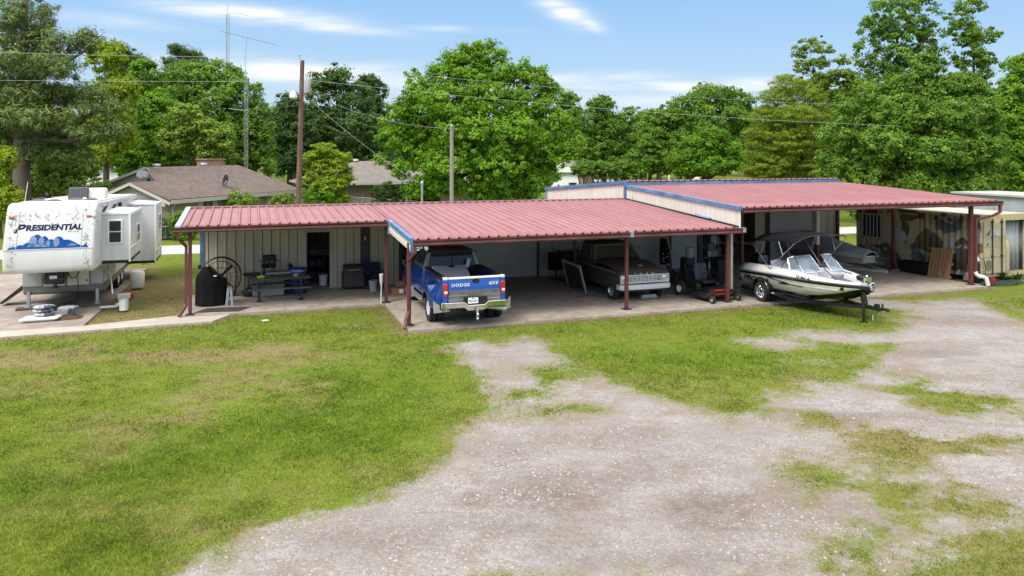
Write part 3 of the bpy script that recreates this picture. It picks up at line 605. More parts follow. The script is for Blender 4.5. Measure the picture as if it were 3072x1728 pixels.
# ---------------------------------------------------------------- fifth-wheel camper
def spotted_white():
    m, nt, b, out = new_mat('camper_white')
    tc = N(nt, 'TexCoord').outputs['Object']; sx = N(nt, 'SeparateXYZ'); nt.links.new(tc, sx.inputs[0])
    n1 = N(nt, 'TexNoise', Scale=1.2, Detail=5.); nt.links.new(tc, n1.inputs['Vector'])
    c = ramp(nt, n1.outputs[0], [(.3, (.60,.60,.59)), (.7, (.68,.68,.67))]).outputs[0]
    n2 = N(nt, 'TexNoise', Scale=13., Detail=8., Roughness=.75); nt.links.new(tc, n2.inputs['Vector'])
    n3 = N(nt, 'TexNoise', Scale=2.2, Detail=3.); nt.links.new(tc, n3.inputs['Vector'])
    ax = mth(nt, 'ABSOLUTE', sx.outputs[0])                  # lichen grows along both edges and the top of the cap
    edge = mth(nt, 'MAXIMUM', ramp(nt, mth(nt, 'ABSOLUTE', mth(nt, 'SUBTRACT', ax, 1.0)), [(.06, 1.), (.17, 0.)]).outputs[0], ramp(nt, mth(nt, 'ABSOLUTE', mth(nt, 'SUBTRACT', sx.outputs[2], 3.1)), [(.15, .85), (.6, 0.)]).outputs[0])
    edge = mth(nt, 'MULTIPLY', edge, ramp(nt, sx.outputs[2], [(1.75, 0.), (1.0, 0.)]).outputs[0] if False else 1.)
    k = mth(nt, 'ADD', n2.outputs[0], mth(nt, 'ADD', mth(nt, 'MULTIPLY', edge, .15), mth(nt, 'MULTIPLY', mth(nt, 'SUBTRACT', n3.outputs[0], .5), .28)))
    f = ramp(nt, k, [(.655, 0.), (.70, .85)]).outputs[0]
    c = mixc(nt, f, c, (.13,.13,.115))
    n4 = N(nt, 'TexNoise', Scale=.9, Detail=6.); mp = N(nt, 'Mapping'); mp.inputs['Scale'].default_value = (3, 3, .5); nt.links.new(tc, mp.inputs[0]); nt.links.new(mp.outputs[0], n4.inputs['Vector'])
    c = mixc(nt, ramp(nt, n4.outputs[0], [(.5, 0.), (.75, .4)]).outputs[0], c, (.5,.5,.48))
    nt.links.new(c, b.inputs['Base Color']); b.inputs['Roughness'].default_value = .4; return m
rv_cap = spotted_white()
rv_white = pm('camper_side', (.62,.63,.635), .38, 0, .05, 1., col2=(.45,.46,.46), amt=.42, scale2=.9, soft=.35, streak=(3,3,.5))
rv_grey = pm('camper_grey', (.40,.41,.41), .4, 0, .08, 1.5, col2=(.31,.32,.32), amt=.4, soft=.3)
rv_skirt = pm('camper_skirt', (.155,.16,.15), .5, 0, .1, 2., col2=(.22,.215,.19), amt=.4, soft=.3)
rv_cream = pm('camper_cream', (.66,.62,.50), .45, 0, .08, 2., col2=(.4,.37,.3), amt=.35, soft=.3)
navy = pm('navy_lettering', (.018,.02,.07), .7, spec=.05); emblem_blue = pm('emblem_blue', (.012,.07,.27), .7, 0, .2, 4., spec=.05, col2=(.03,.07,.26), amt=.38, scale2=4, soft=.08); emblem_pale = pm('emblem_pale', (.16,.22,.36), .7, 0, .2, 8., spec=.05)
rv = uvthing('camper', 'white fifth-wheel camper with blue lettering on its mildewed nose and slide-outs open', 'camper', -10.13, 4.32)
HW = 1.22
mb = MB()
capp = [(.16,1.40),(.03,1.48),(0,1.62),(-.02,2.12),(.42,3.22),(.50,3.37),(.64,3.46),(.85,3.49),(1.3,3.47),(1.3,1.40)]
mb.prism(capp, 'x', -HW, HW); mb.build('front_cap', rv_cap, rv, bevel=.075, seg=3, smooth=50)
mb = MB(); mb.prism([(1.3,1.40),(2.08,1.40),(2.08,.75),(9.85,.68),(9.85,3.22),(9.75,3.27),(1.3,3.46)], 'x', -HW+.005, HW-.005); mb.build('body', rv_white, rv, bevel=.03)
mb = MB(); mb.prism([(1.3,3.472),(9.7,3.285),(9.7,3.3),(1.3,3.487)], 'x', -HW+.12, HW-.12); mb.build('roof_membrane', pm('roof_membrane', (.66,.65,.63), .8, 0, .1, 1.5, col2=(.4,.39,.37), amt=.4, soft=.3), rv)
mb = MB(); mb.prism([(2.02,1.38),(2.02,.70),(2.06,.48),(2.2,.42),(9.0,.55),(9.0,.8),(2.1,.8),(2.1,1.38)], 'x', -1.17, 1.17); mb.build('skirt', rv_skirt, rv, bevel=.05)
for x0, x1 in ((-1.165,-.62),(.78,1.165)): mb = MB(); mb.bx(x0, x1, 1.995, 2.03, .72, 1.37); mb.build('front_panel', rv_grey, rv, bevel=.01)
for x0, x1 in ((-.58, .04), (.1, .74)):
    mb = MB(); mb.bx(x0, x1, 1.975, 2.03, .70, 1.34); o = mb.build('storage_door', rv_cream, rv, bevel=.05, seg=3)
    k = MB(); k.cyl(((x0+x1)/2+.26, 1.975, .85), ((x0+x1)/2+.26, 1.955, .85), .025); k.build('latch', black_plastic, o)
# pin box with dark cover
mb = MB(); mb.prism([(1.2,1.02),(1.25,.86),(1.7,.86),(1.9,1.05),(1.8,1.36),(1.35,1.36)], 'x', -.42, .16); pb = mb.build('pin_box', pm('pin_box_navy', (.022,.026,.045), .35, 0, .3, 3.), rv, bevel=.05)
mb = MB(); mb.bx(-.24, -.03, 1.195, 1.22, 1.05, 1.15); mb.build('sticker', white_paint, pb, loc=(0, .0, 0))
mb = MB(); mb.cyl((-.13,1.5,.86), (-.13,1.5,.74), .05); mb.bx(-.23, -.03, 1.4, 1.6, .72, .76); mb.build('kingpin', dark_steel, pb)
mb = MB(); mb.tube([(.16,1.6,1.2),(.3,1.62,.98),(.42,1.75,1.0),(.52,1.9,1.3)], .018, 6); mb.tube([(.42,1.75,1.0),(.46,1.8,.8),(.44,1.8,.3),(.1,1.7,.12),(-.1,1.9,.05)], .014, 6); mb.build('cable', black_plastic, rv)
# landing legs on timbers
for x in (-1.0, .98):
    mb = MB(); mb.bx(x-.045, x+.045, 1.97, 2.06, .06, .55); mb.bx(x-.1, x+.1, 1.9, 2.1, .05, .075); mb.build('landing_leg', galv, rv)
# lettering and emblem on the slanted nose (plane from z 2.12 to 3.05)
ang = math.atan2(1.10, .44); nx_, nz_ = -math.sin(ang), math.cos(ang)
def on_nose(x, s, off=.006): return (x, -.02 + s*math.cos(ang) - off*math.sin(ang), 2.12 + s*math.sin(ang) + off*math.cos(ang))
RN = (ang, 0, 0)
lettering(rv, 'P', .37, on_nose(-.865, .655), RN, navy, .45, sx=1.15, bold=.012)
lettering(rv, 'RESIDENTIAL', .245, on_nose(.10, .68), RN, navy, .12, sx=1.06, bold=.011)
lettering(rv, 'fifth wheel', .07, on_nose(.62, .545), RN, pm('grey_lettering', (.35,.35,.38), .5), .2)
ridge = [(-1.0,0),(-.98,.05),(-.86,.10),(-.8,.08),(-.7,.16),(-.62,.14),(-.5,.24),(-.44,.23),(-.40,.36),(-.32,.50),(-.23,.53),(-.16,.45),(-.12,.42),(-.05,.46),(.02,.40),(.06,.31),(.14,.34),(.2,.30),(.25,.40),(.33,.43),(.42,.38),(.46,.30),(.6,.30),(.74,.22),(.82,.15),(.98,.06),(1.08,.14),(1.14,0)]
mb = MB(); mb.loft([[on_nose(x-.08, .03+y*.86, .0) for x, y in ridge], [on_nose(x-.08, .03+y*.86, .007) for x, y in ridge]]); mb.build('emblem', emblem_blue, rv, smooth=0)
def blob(cx, cy, rx, ry): return [(cx+rx*math.cos(2*PI*k/14)*(1+.12*math.sin(3*k)), cy+ry*math.sin(2*PI*k/14)) for k in range(14)]
mb = MB()
for q in (blob(-.35,.27,.10,.20), blob(-.13,.26,.08,.16), blob(.05,.17,.06,.12), blob(.27,.22,.08,.17), [(-.5,.08),(-.2,.07),(.1,.05),(.02,.13),(-.25,.17),(-.44,.18)], [(.55,.08),(.85,.08),(.7,.17)]):
    mb.loft([[on_nose(x-.08, .03+y*.86, .006) for x, y in q], [on_nose(x-.08, .03+y*.86, .011) for x, y in q]])
mb.build('emblem_relief', emblem_pale, rv, smooth=0)
for x in (-1.06, 1.02):
    mb = MB(); mb.bx(-.07, .07, -.025, 0, -.03, .03); mb.build('marker_light', red_lens, rv, loc=on_nose(x, 1.02, .015), rot=(ang-PI/2, 0, 0), bevel=.012)
mb = MB()
for x in (-.86, .86): mb.tube([on_nose(x, 1.14), on_nose(x, .0), (x*.98,-.012,2.1), (x*.93,.12,1.46)], .01, 5)
mb.build('moulding', rv_grey, rv)
mb = MB(); mb.tube([(-1.2,-.02,2.125),(1.2,-.02,2.125)], .012, 6); mb.build('moulding', rv_grey, rv)
# slide-outs
def slide(y0, y1, x1, z0, z1, win):
    mb = MB(); mb.bx(HW-.03, x1, y0, y1, z0, z1); o = mb.build('slide_out', rv_white, rv, bevel=.02)
    t = MB(); t.bx(x1-.02, x1+.035, y0-.03, y0+.05, z0-.05, z1+.04); t.bx(x1-.02, x1+.035, y1-.05, y1+.03, z0-.05, z1+.04); t.bx(x1-.02, x1+.03, y0+.05, y1-.05, z1-.06, z1+.04); t.bx(x1+.0, x1+.03, y0+.05, y1-.05, z0+.35, z0+.39); t.build('trim', white_paint, o)
    t = MB(); t.bx(HW-.02, x1, y0-.01, y1, z0-.09, z0-.01); t.build('floor_edge', black_plastic, o)
    t = MB(); t.prism([(HW, z1+.0), (x1+.02, z1+.0), (x1+.02, z1+.02), (HW, z1+.09)], 'y', y0-.02, y1+.02); t.build('topper', pm('topper', (.7,.7,.68), .7) if 'topper' not in MATS else MATS['topper'], o)
    if win == 'front':
        wx0, wx1, wz0, wz1 = HW+.16, x1-.2, z1-.95, z1-.16
        t = MB(); t.bx(wx0, wx1, y0-.03, y0-.001, wz0, wz1); f = t.build('window', white_paint, o, bevel=.06, seg=4)
        g = MB(); zc_ = (wz0+wz1)/2; g.bx(wx0+.05, wx1-.05, y0-.038, y0-.028, wz0+.05, zc_-.015); g.bx(wx0+.05, wx1-.05, y0-.038, y0-.028, zc_+.015, wz1-.05); g.build('pane', glass_dark, f, bevel=.004)
    ym = y1-(y1-y0)*.28
    t = MB(); t.bx(x1, x1+.03, ym-.3, ym+.3, z1-1.1, z1-.45); f = t.build('window', white_paint, o, bevel=.03)
    g = MB(); g.bx(x1+.028, x1+.036, ym-.25, ym+.25, z1-1.05, z1-.8); g.bx(x1+.028, x1+.036, ym-.25, ym+.25, z1-.76, z1-.5); g.build('pane', glass_dark, f)
    t = MB(); t.prism([(y0+.1, z0+.14), (y1-.1, z0+.5), (y1-.1, z0+.62), (y1-.5, z0+.52), (y0+.7, z0+.24)], 'x', x1, x1+.012); t.build('stripe', rv_grey, o)
    return o
slide(1.38, 4.1, 2.02, 1.53, 3.03, 'front'); slide(7.05, 9.1, 2.2, .76, 2.98, '')
mb = MB(); mb.prism([(1.35,1.42),(4.2,1.42),(4.2,.85),(2.7,.80),(2.1,1.0)], 'x', HW-.01, HW+.012); mb.build('lower_panel', rv_grey, rv)
for a, bb in (((1.4,3.12),(2.3,3.32)), ((3.2,3.1),(3.9,3.2)), ((4.4,2.95),(4.9,3.25)), ((5.0,2.6),(5.1,3.2))): mb = MB(); mb.bar((HW+.03, a[0], a[1]), (HW+.03, bb[0], bb[1]), .05, .05); mb.build('awning_arm', black_plastic, rv)
mb = MB(); mb.tube([(HW+.04,1.35,3.32),(HW+.04,9.7,3.16)], .025, 6); mb.build('drip_rail', rv_grey, rv)
# roof gear
mb = MB(); mb.prism([(3.9,3.43),(4.05,3.80),(4.2,3.84),(4.25,3.41)], 'x', -.26, .36); mb.build('air_conditioner_grille', pm('ac_grille', (.035,.038,.05), .5, 0, .3, 30.), rv, bevel=.02)
mb = MB(); mb.prism([(4.1,3.42),(4.2,3.76),(4.8,3.78),(4.95,3.40)], 'x', -.1, .86); mb.build('air_conditioner', rv_cap if False else white_paint, rv, bevel=.07, seg=3)
for i, (x, y) in enumerate(((-.8,2.4),(-.25,1.9),(.2,2.8),(.75,2.2),(.1,5.6))):
    mb = MB(); mb.ball((0,0,0), (.24,.2,.085), 12, 6); o = mb.build('roof_vent', pm('smoked_dome', (.07,.07,.075), .3) if 'smoked_dome' not in MATS else MATS['smoked_dome'], rv, loc=(x, y, 3.475-y*.01))
mb = MB(); mb.ball((.45,2.9,3.46), (.08,.08,.07)); mb.bx(.35,.55,2.8,3.0,3.43,3.47); mb.build('antenna_base', white_paint, rv)
mb = MB(); mb.tube([(-.98,1.45,3.45),(-.90,1.5,4.12)], .011, 6); mb.cyl((-.98,1.45,3.44),(-.98,1.45,3.52),.05,.03); mb.build('whip_antenna', rv_cream, rv)
# entry steps, wheels, frame
mb = MB(); mb.prism([(0,.62),(-.75,.06),(-.83,.06),(-.83,.10),(-.1,.72)], 'y', 2.9, 3.5); o = mb.build('entry_step', black_metal, rv, loc=(-1.2,0,0))
mb = MB(); mb.bar((-1.3,2.95,.6),(-1.28,2.95,1.35),.03); mb.build('step_rail', black_metal, rv)
for y in (5.6, 6.45):
    for s in (-1, 1): wheel(rv, (s*1.02, y, .36), .37, .2, .2, rubber, white_paint, s)
mb = MB(); mb.bx(-1.0, 1.0, 9.85, 9.95, .55, .67); mb.build('rear_bumper', dark_steel, rv)
mb = MB(); mb.bx(1.1, 2.1, 9.0, 9.1, .5, .72); mb.tube([(1.5,8.3,.72),(1.6,8.35,.45),(1.75,8.4,.5),(1.8,8.5,.72)], .02, 6); mb.build('slide_rail', black_metal, rv)
mb = MB(); mb.tube([(1.15,2.45,1.45),(1.3,2.3,1.1),(1.42,1.9,.7),(1.52,1.4,.45)], .022, 8); mb.build('sewer_hose', white_paint, rv)
# ---------------------------------------------------------------- blue dually pickup seen from behind
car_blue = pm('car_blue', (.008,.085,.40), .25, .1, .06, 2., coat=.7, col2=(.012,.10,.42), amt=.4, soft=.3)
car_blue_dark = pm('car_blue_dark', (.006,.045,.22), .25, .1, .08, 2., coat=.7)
car_grey = pm('car_grey', (.115,.115,.118), .45, .1, .25, 3., col2=(.2,.17,.15), amt=.4, scale2=3, soft=.3)
cab_top = pm('cab_top', (.08,.076,.07), .4, 0, .2, 2., col2=(.11,.10,.09), amt=.4, soft=.3)
flap = pm('mud_flap', (.40,.39,.365), .7, 0, .1, 3., col2=(.35,.33,.3), amt=.4, soft=.3)
dg = uvthing('pickup_truck', 'blue and grey pickup with double rear wheels parked tail-out under the carport', 'truck', 1.76, -.78)
# bed: floor, side boxes, front wall
def bed_side(s):
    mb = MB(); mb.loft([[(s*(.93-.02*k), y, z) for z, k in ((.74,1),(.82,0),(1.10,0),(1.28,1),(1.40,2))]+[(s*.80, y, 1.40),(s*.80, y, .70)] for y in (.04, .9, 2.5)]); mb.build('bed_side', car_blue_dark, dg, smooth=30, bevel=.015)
    mb = MB(); mb.bx(min(s*.78, s*.935), max(s*.78, s*.935), .03, 2.5, 1.40, 1.435); mb.build('rail_cap', black_plastic, dg, bevel=.01)
    # dually fender with wheel arch
    yc = 1.15
    def fn(a, b):
        y = .16+a*1.98; t = math.sin(PI*min(1, max(0, a)))**.45
        dz = abs(y-yc); arch = .44+math.sqrt(max(0, .47**2-dz**2)) if dz < .47 else .52
        x = .90 + .31*t*math.sin(min(1, b*1.5)*PI/2)
        z = 1.24-.03*t - (1.24-.03*t-arch)*(b**1.15)
        return (s*x, y, z)
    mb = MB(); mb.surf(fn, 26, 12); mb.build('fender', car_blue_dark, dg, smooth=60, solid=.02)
    mb = MB(); mb.prism([(s*.68,.44),(s*1.16,.42),(s*1.17,.78),(s*1.09,.70),(s*.98,.64),(s*.68,.62)], 'y', .20, .225); mb.build('mud_flap', flap, dg)
for s in (-1, 1): bed_side(s)
mb = MB(); mb.bx(-.80, .80, .05, 2.5, .78, .82); mb.bx(-.80, .80, 2.44, 2.5, .82, 1.40); mb.bx(-.80, -.52, .8, 1.6, .70, .95); mb.bx(.52, .80, .8, 1.6, .70, .95); mb.build('bed_floor', black_plastic, dg)
# tailgate
mb = MB(); mb.prism([(0,1.0),(-.02,1.02),(-.025,1.1),(.0,1.36),(.02,1.40),(.07,1.40),(.07,.75),(.0,.75)], 'x', -.775, .775); tg = mb.build('tailgate', car_blue, dg, bevel=.008, smooth=30)
mb = MB(); mb.bx(-.775, .775, -.032, .08, 1.395, 1.45); mb.bx(-.93, -.79, -.0, .12, 1.385, 1.455); mb.bx(.79, .93, -.0, .12, 1.385, 1.455); mb.build('tailgate_cap', white_paint, tg, bevel=.012)
mb = MB(); mb.bx(-.775, .775, -.036, -.02, .75, 1.075); mb.build('applique', car_grey, tg, bevel=.006)
mb = MB(); mb.bx(-.775, -.2, -.045, -.03, .915, .945); mb.bx(.25, .775, -.045, -.03, .915, .945); mb.bx(-.775, .775, -.043, -.03, .80, .82); mb.build('applique_ridge', pm('ridge_grey', (.22,.22,.225), .45), tg)
mb = MB(); mb.lathe([(.001,-.03),(.085,-.03),(.095,-.015),(.095,.0)], 18, (0,0,0), 'y'); o = mb.build('handle', black_plastic, tg, loc=(.04, .0, 1.325)); o.scale = (1.2, 1, .62)
mb = MB(); mb.bx(.06, .08, -.04, -.025, 1.315, 1.335); mb.build('handle_key', chrome, tg)
lettering(tg, 'DODGE', .12, (-.42, -.03, 1.225), (rad(90), 0, 0), white_paint, 0, sx=1.2, spacing=1.1, bold=.003)
lettering(tg, '4X4', .14, (.55, -.03, 1.24), (rad(90), 0, 0), white_paint, .3, sx=1.1, spacing=1.12, bold=.003)
for s in (-1, 1):
    mb = MB(); mb.bx(s*.86-.075, s*.86+.075, -.0, .10, .74, 1.385); mb.build('corner_panel', car_blue, dg, bevel=.02)
    mb = MB(); mb.bx(s*.865-.07, s*.865+.07, -.025, .05, .92, 1.28); o = mb.build('taillight', red_lens, dg, bevel=.02)
    k = MB(); k.bx(s*.865-.04, s*.865+.055, -.03, -.02, 1.0, 1.07); k.build('reverse_lens', white_paint, o)
# bumper with drop centre
mb = MB()
for z0, z1, y0, y1 in ((.60, .74, -.20, -.06), (.735, .765, -.24, -.02)):
    mb.loft([[(x, y0+dy, z0-dz), (x, y1, z0-dz), (x, y1, z1-dz), (x, y0+dy, z1-dz)] for x, dy, dz in ((-1.0,.14,.0),(-.9,.03,.0),(-.36,0,0),(-.24,0,.09),(.24,0,.09),(.36,0,0),(.9,.03,.0),(1.0,.14,.0))])
mb.build('bumper', chrome, dg, bevel=.012, smooth=35)
mb = MB(); mb.bx(-.34, .36, -.10, -.03, .66, .88); mb.build('plate_recess', black_plastic, dg)
mb = MB(); mb.bx(-.22, .08, -.118, -.108, .70, .865); lp = mb.build('license_plate', white_paint, dg, bevel=.003)
lettering(lp, 'BRK-4581', .072, (-.07, -.12, .765), (rad(90), 0, 0), black_plastic, 0, sx=.85); lettering(lp, 'TEXAS', .03, (-.07, -.12, .84), (rad(90), 0, 0), navy, 0)
mb = MB(); mb.bx(-.06, .06, -.2, .3, .50, .58); mb.build('hitch_receiver', black_metal, dg)
mb = MB(); mb.bar((.0,-.2,.54),(.0,-.3,.54),.07); mb.bar((0,-.3,.60),(0,-.3,.36),.06,.05); mb.cyl((0,-.3,.36),(0,-.3,.33),.06); mb.ball((0,-.34,.42),.045); mb.ball((0,-.32,.29),.045); mb.build('ball_mount', chrome, dg, smooth=30)
mb = MB(); mb.tube([(.3,.1,.54),(.62,-.02,.52),(.95,-.06,.47)], [.05,.06,.075], 12); mb.build('exhaust_pipe', galv, dg)
mb = MB(); mb.bx(-.5, .5, .1, .25, .5, .58); mb.cyl((-.9,1.15,.39),(.9,1.15,.39),.05); mb.ball((0,1.15,.39),(.16,.2,.17)); mb.bx(-.42,-.36,-.02,.08,.5,.62); mb.build('rear_axle', dark_steel, dg)
# cab and nose
def ring(z, hw, y0, y1, r=.08): return [(-hw+r,y0,z),(hw-r,y0,z),(hw,y0+r,z),(hw,y1-r,z),(hw-r,y1,z),(-hw+r,y1,z),(-hw,y1-r,z),(-hw,y0+r,z)]
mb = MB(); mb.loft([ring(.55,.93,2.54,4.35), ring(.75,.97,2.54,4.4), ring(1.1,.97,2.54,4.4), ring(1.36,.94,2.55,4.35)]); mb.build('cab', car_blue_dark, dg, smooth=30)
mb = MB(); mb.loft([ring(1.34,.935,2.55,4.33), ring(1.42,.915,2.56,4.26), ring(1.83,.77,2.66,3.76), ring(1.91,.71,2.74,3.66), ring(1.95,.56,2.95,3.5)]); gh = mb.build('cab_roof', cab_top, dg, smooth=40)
mb = MB()
for s in (-1, 1): mb.loft([[(s*.935,2.52,1.34),(s*.87,2.52,1.34),(s*.80,2.55,1.40),(s*.68,2.645,1.83),(s*.765,2.645,1.85)], [(s*.935,2.60,1.34),(s*.87,2.60,1.34),(s*.80,2.63,1.40),(s*.68,2.7,1.83),(s*.765,2.7,1.85)]])
mb.build('rear_pillar', pm('pillar_grey', (.34,.33,.31), .4, 0, .1, 3.), dg)
mb = MB(); mb.loft([[(-.78,2.55,1.42),(.78,2.55,1.42),(.665,2.63,1.81),(-.665,2.63,1.81)], [(-.78,2.59,1.42),(.78,2.59,1.42),(.665,2.67,1.81),(-.665,2.67,1.81)]]); mb.build('rear_window', glass_mat('rear_glass', (.03,.032,.033), .03), dg, smooth=0)
mb = MB(); mb.tube([(0,2.54,1.42),(0,2.62,1.81)], .012, 4); mb.build('window_bar', black_plastic, dg)
for s in (-1, 1):
    mb = MB(); mb.loft([[(s*.928,2.75,1.37),(s*.928,4.0,1.37),(s*.80,3.65,1.80),(s*.80,2.85,1.80)], [(s*.90,2.75,1.37),(s*.90,4.0,1.37),(s*.76,3.65,1.75),(s*.76,2.85,1.75)]]); mb.build('side_window', glass_dark, dg, smooth=0)
    mb = MB(); mb.bar((s*.93,4.05,1.42),(s*1.08,4.0,1.5),.03); mb.bx(s*1.13-.09, s*1.13+.09, 3.96, 4.08, 1.4, 1.68); mb.build('mirror', black_plastic, dg, bevel=.03)
    mb = MB(); mb.bx(s*.99-.1, s*.99+.1, 2.5, 4.1, .38, .44); mb.build('running_board', galv, dg, bevel=.02)
    k = MB(); k.bx(s*1.0-.14, s*1.0+.1, 4.25, 4.28, .18, .55); k.build('mud_flap', flap, dg)
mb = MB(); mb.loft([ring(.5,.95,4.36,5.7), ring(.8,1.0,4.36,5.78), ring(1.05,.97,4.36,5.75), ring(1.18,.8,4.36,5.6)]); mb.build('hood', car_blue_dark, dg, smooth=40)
mb = MB(); mb.bx(-.95, .95, 5.75, 5.9, .42, .62); mb.build('front_bumper', chrome, dg, bevel=.03)
for s in (-1, 1):
    wheel(dg, (s*1.02, 1.15, .40), .40, .21, .22, rubber, white_paint, s); wheel(dg, (s*.78, 1.15, .40), .40, .21, .22, rubber, dark_steel, s, spokes=0)
    wheel(dg, (s*.86, 4.75, .385), .385, .22, .22, rubber, white_paint, s)
# things lying in the bed
mb = MB(); mb.ob((0,0,0), (1.06, .05, 1.25)); 
bp_ = uvthing('spare_tailgate', 'grey panel with a black oval badge lying slanted in the blue pickup bed', 'panel', 1.76-.22, .75, 1.16, 0)
mb = MB(); mb.ob((0,0,0), (1.1,.055,1.35), (rad(-62),0,0)); mb.build('panel', pm('grey_liner', (.42,.43,.45), .5, 0, .08, 2., col2=(.34,.35,.36), amt=.4, soft=.3), bp_, bevel=.015)
mb = MB(); mb.lathe([(.001,-.012),(.1,-.012),(.105,0)], 18, (0,0,0), 'y'); o = mb.build('badge', black_plastic, bp_, loc=(.05, .47, .315), rot=(rad(-62),0,0)); o.scale = (1,1,.45)
mb = MB(); mb.ob((0,0,.14), (.11,.03,.28)); uv1(mb, 'metal_plate', galv, 'small silver plate leaning against the rear window of the blue pickup', 'plate', 1.76+.44, -.78+2.36, 1.38, .0).rotation_euler = (rad(-12), rad(16), A)
# ---------------------------------------------------------------- old rusty pickup facing out
mossy = pm('mossy_paint', (.05,.04,.03), .8, 0, .3, 2.5, col2=(.07,.06,.035), amt=.5, scale2=1.6, soft=.25, col3=(.075,.035,.025), amt3=.42, scale3=3.)
moss_top = pm('mossy_top', (.085,.072,.045), .9, 0, .25, 3., col2=(.095,.08,.05), amt=.5, scale2=2, soft=.3, bump=.2, col3=(.06,.03,.022), amt3=.4)
ford_trim = pm('dull_cream_trim', (.24,.22,.17), .6, 0, .2, 5., col2=(.12,.09,.06), amt=.35)
ford_white = pm('chipped_white', (.64,.66,.68), .5, 0, .06, 3., col2=(.28,.22,.17), amt=.33, scale2=5, soft=.05)
grimy = pm('grimy_glass', (.085,.08,.058), .7, 0, .2, 4., col2=(.08,.075,.05), amt=.5, scale2=1.2, soft=.3, spec=.3)
fd = uvthing('old_pickup', 'rusty mossy brown vintage pickup with white bumper and grille under the carport', 'truck', 8.30, .95)
def fr(z, hw, y0, y1, r=.06): return ring(z, hw, y0, y1, r)
mb = MB(); mb.loft([fr(.40,.93,.16,2.15), fr(.52,.965,.10,2.15), fr(.80,.975,.08,2.15), fr(.98,.955,.08,2.15), fr(1.02,.93,.10,2.15)]); mb.build('front_fenders', mossy, fd, smooth=35)
def hood(a, b):
    y = .10+a*2.0; x = (b*2-1); hw = .86+.03*a; crown = 1-(abs(x)**3)*.9
    return (x*hw, y, 1.0 + .15*min(1, a*1.6)**.8 + (.03+.05*a)*crown - (.045 if abs(x) > .97 else 0) + (.018 if abs(x) < .12 else 0))
mb = MB(); mb.surf(hood, 16, 24); hd = mb.build('hood', moss_top, fd, smooth=50, solid=.02)
mb = MB(); mb.bx(-.88, .88, .05, .1, .965, 1.02); mb.build('hood_lip', mossy, hd, bevel=.015)
mb = MB(); mb.ball((.02,.42,1.165), (.11,.05,.035), 12, 6); mb.build('emblem', ford_trim, hd)
for i, ch in enumerate('FORD'): lettering(fd, ch, .085, (-.36+i*.22, .062, .945), (rad(90),0,0), ford_white, 0, sx=1.3, bold=.004)
mb = MB(); mb.loft([fr(.40,.95,2.12,3.62), fr(.8,.975,2.12,3.62), fr(1.10,.965,2.12,3.62), fr(1.16,.94,2.14,3.60)]); mb.build('cab', mossy, fd, smooth=35)
mb = MB(); mb.loft([fr(1.15,.935,2.12,3.60), fr(1.20,.915,2.16,3.58), fr(1.62,.755,2.48,3.50), fr(1.70,.73,2.42,3.52), fr(1.745,.66,2.52,3.42), fr(1.76,.4,2.7,3.2)]); mb.build('cab_roof', moss_top, fd, smooth=40)
mb = MB(); mb.tube([(-.74,2.40,1.665),(-.4,2.37,1.675),(.4,2.37,1.675),(.74,2.40,1.665)], .022, 6)
for s in (-1, 1): mb.tube([(s*.74,2.42,1.66),(s*.90,2.10,1.19)], .028, 6); mb.tube([(s*.76,2.42,1.66),(s*.775,3.45,1.65),(s*.93,3.5,1.18)], .02, 6); mb.tube([(s*.765,2.62,1.62),(s*.93,2.4,1.19)], .016, 6)
mb.build('pillar', ford_trim, fd)
mb = MB(); mb.loft([[(-.84,2.10,1.21),(.84,2.10,1.21),(.70,2.42,1.64),(-.70,2.42,1.64)],[(-.84,2.16,1.21),(.84,2.16,1.21),(.70,2.48,1.64),(-.70,2.48,1.64)]]); mb.build('windshield', grimy, fd, smooth=0)
mb = MB(); mb.tube([(-.82,2.09,1.2),(0,2.05,1.205),(.82,2.09,1.2)], .02, 6); mb.bar((-.3,2.1,1.22),(-.02,2.22,1.34),.012); mb.bar((.3,2.1,1.22),(.55,2.2,1.33),.012); mb.build('wiper', black_metal, fd)
for s in (-1, 1):
    mb = MB(); mb.loft([[(s*.925,2.55,1.21),(s*.925,3.45,1.21),(s*.775,3.42,1.6),(s*.775,2.72,1.6)],[(s*.9,2.55,1.21),(s*.9,3.45,1.21),(s*.75,3.42,1.6),(s*.75,2.72,1.6)]]); mb.build('side_window', grimy, fd, smooth=0)
    mb = MB(); mb.bx(s*.98-.012, s*.98+.012, .35, 3.6, .96, .995); mb.build('side_trim', ford_trim, fd)
    mb = MB(); mb.tube([(s*.95,2.5,1.25),(s*1.12,2.45,1.3),(s*1.12,2.45,1.5),(s*1.0,2.48,1.5)], .012, 6); mb.build('mirror_bracket', black_metal, fd)
    wheel(fd, (s*.83, .80, .30), .335, .2, .2, rubber, chrome, s, dish=.02, spokes=8)
    wheel(fd, (s*.80, 3.95, .31), .335, .2, .2, rubber, dark_steel, s, spokes=0)
    # bed side
    mb = MB(); mb.loft([[(s*.97,y,.42),(s*.985,y,.75),(s*.975,y,1.12),(s*.88,y,1.13),(s*.86,y,.42)] for y in (3.66,5.5)]); mb.build('bed_side', mossy, fd)
    mb = MB(); mb.surf(lambda a, b: (s*(.985+.012*math.sin(PI*b)), .80+(.36+.07*b)*math.cos(PI*a), .33+(.36+.07*b)*math.sin(PI*a)), 18, 4); mb.build('wheel_arch', mossy, fd, solid=.015)
mb = MB(); mb.bx(-.86,.86,3.66,5.5,.5,.55); mb.bx(-.9,.9,3.62,3.7,.5,1.12); mb.bx(-.9,.9,5.45,5.52,.5,1.1); mb.build('bed_floor', mossy, fd)
mb = MB()
for x in (-.55, .0): mb.tube([(x-.28,3.8,1.1),(x-.22,3.8,1.55),(x+.1,3.8,1.72),(x+.22,3.8,1.1)], .022, 6)
mb.build('bed_rack', black_metal, fd)
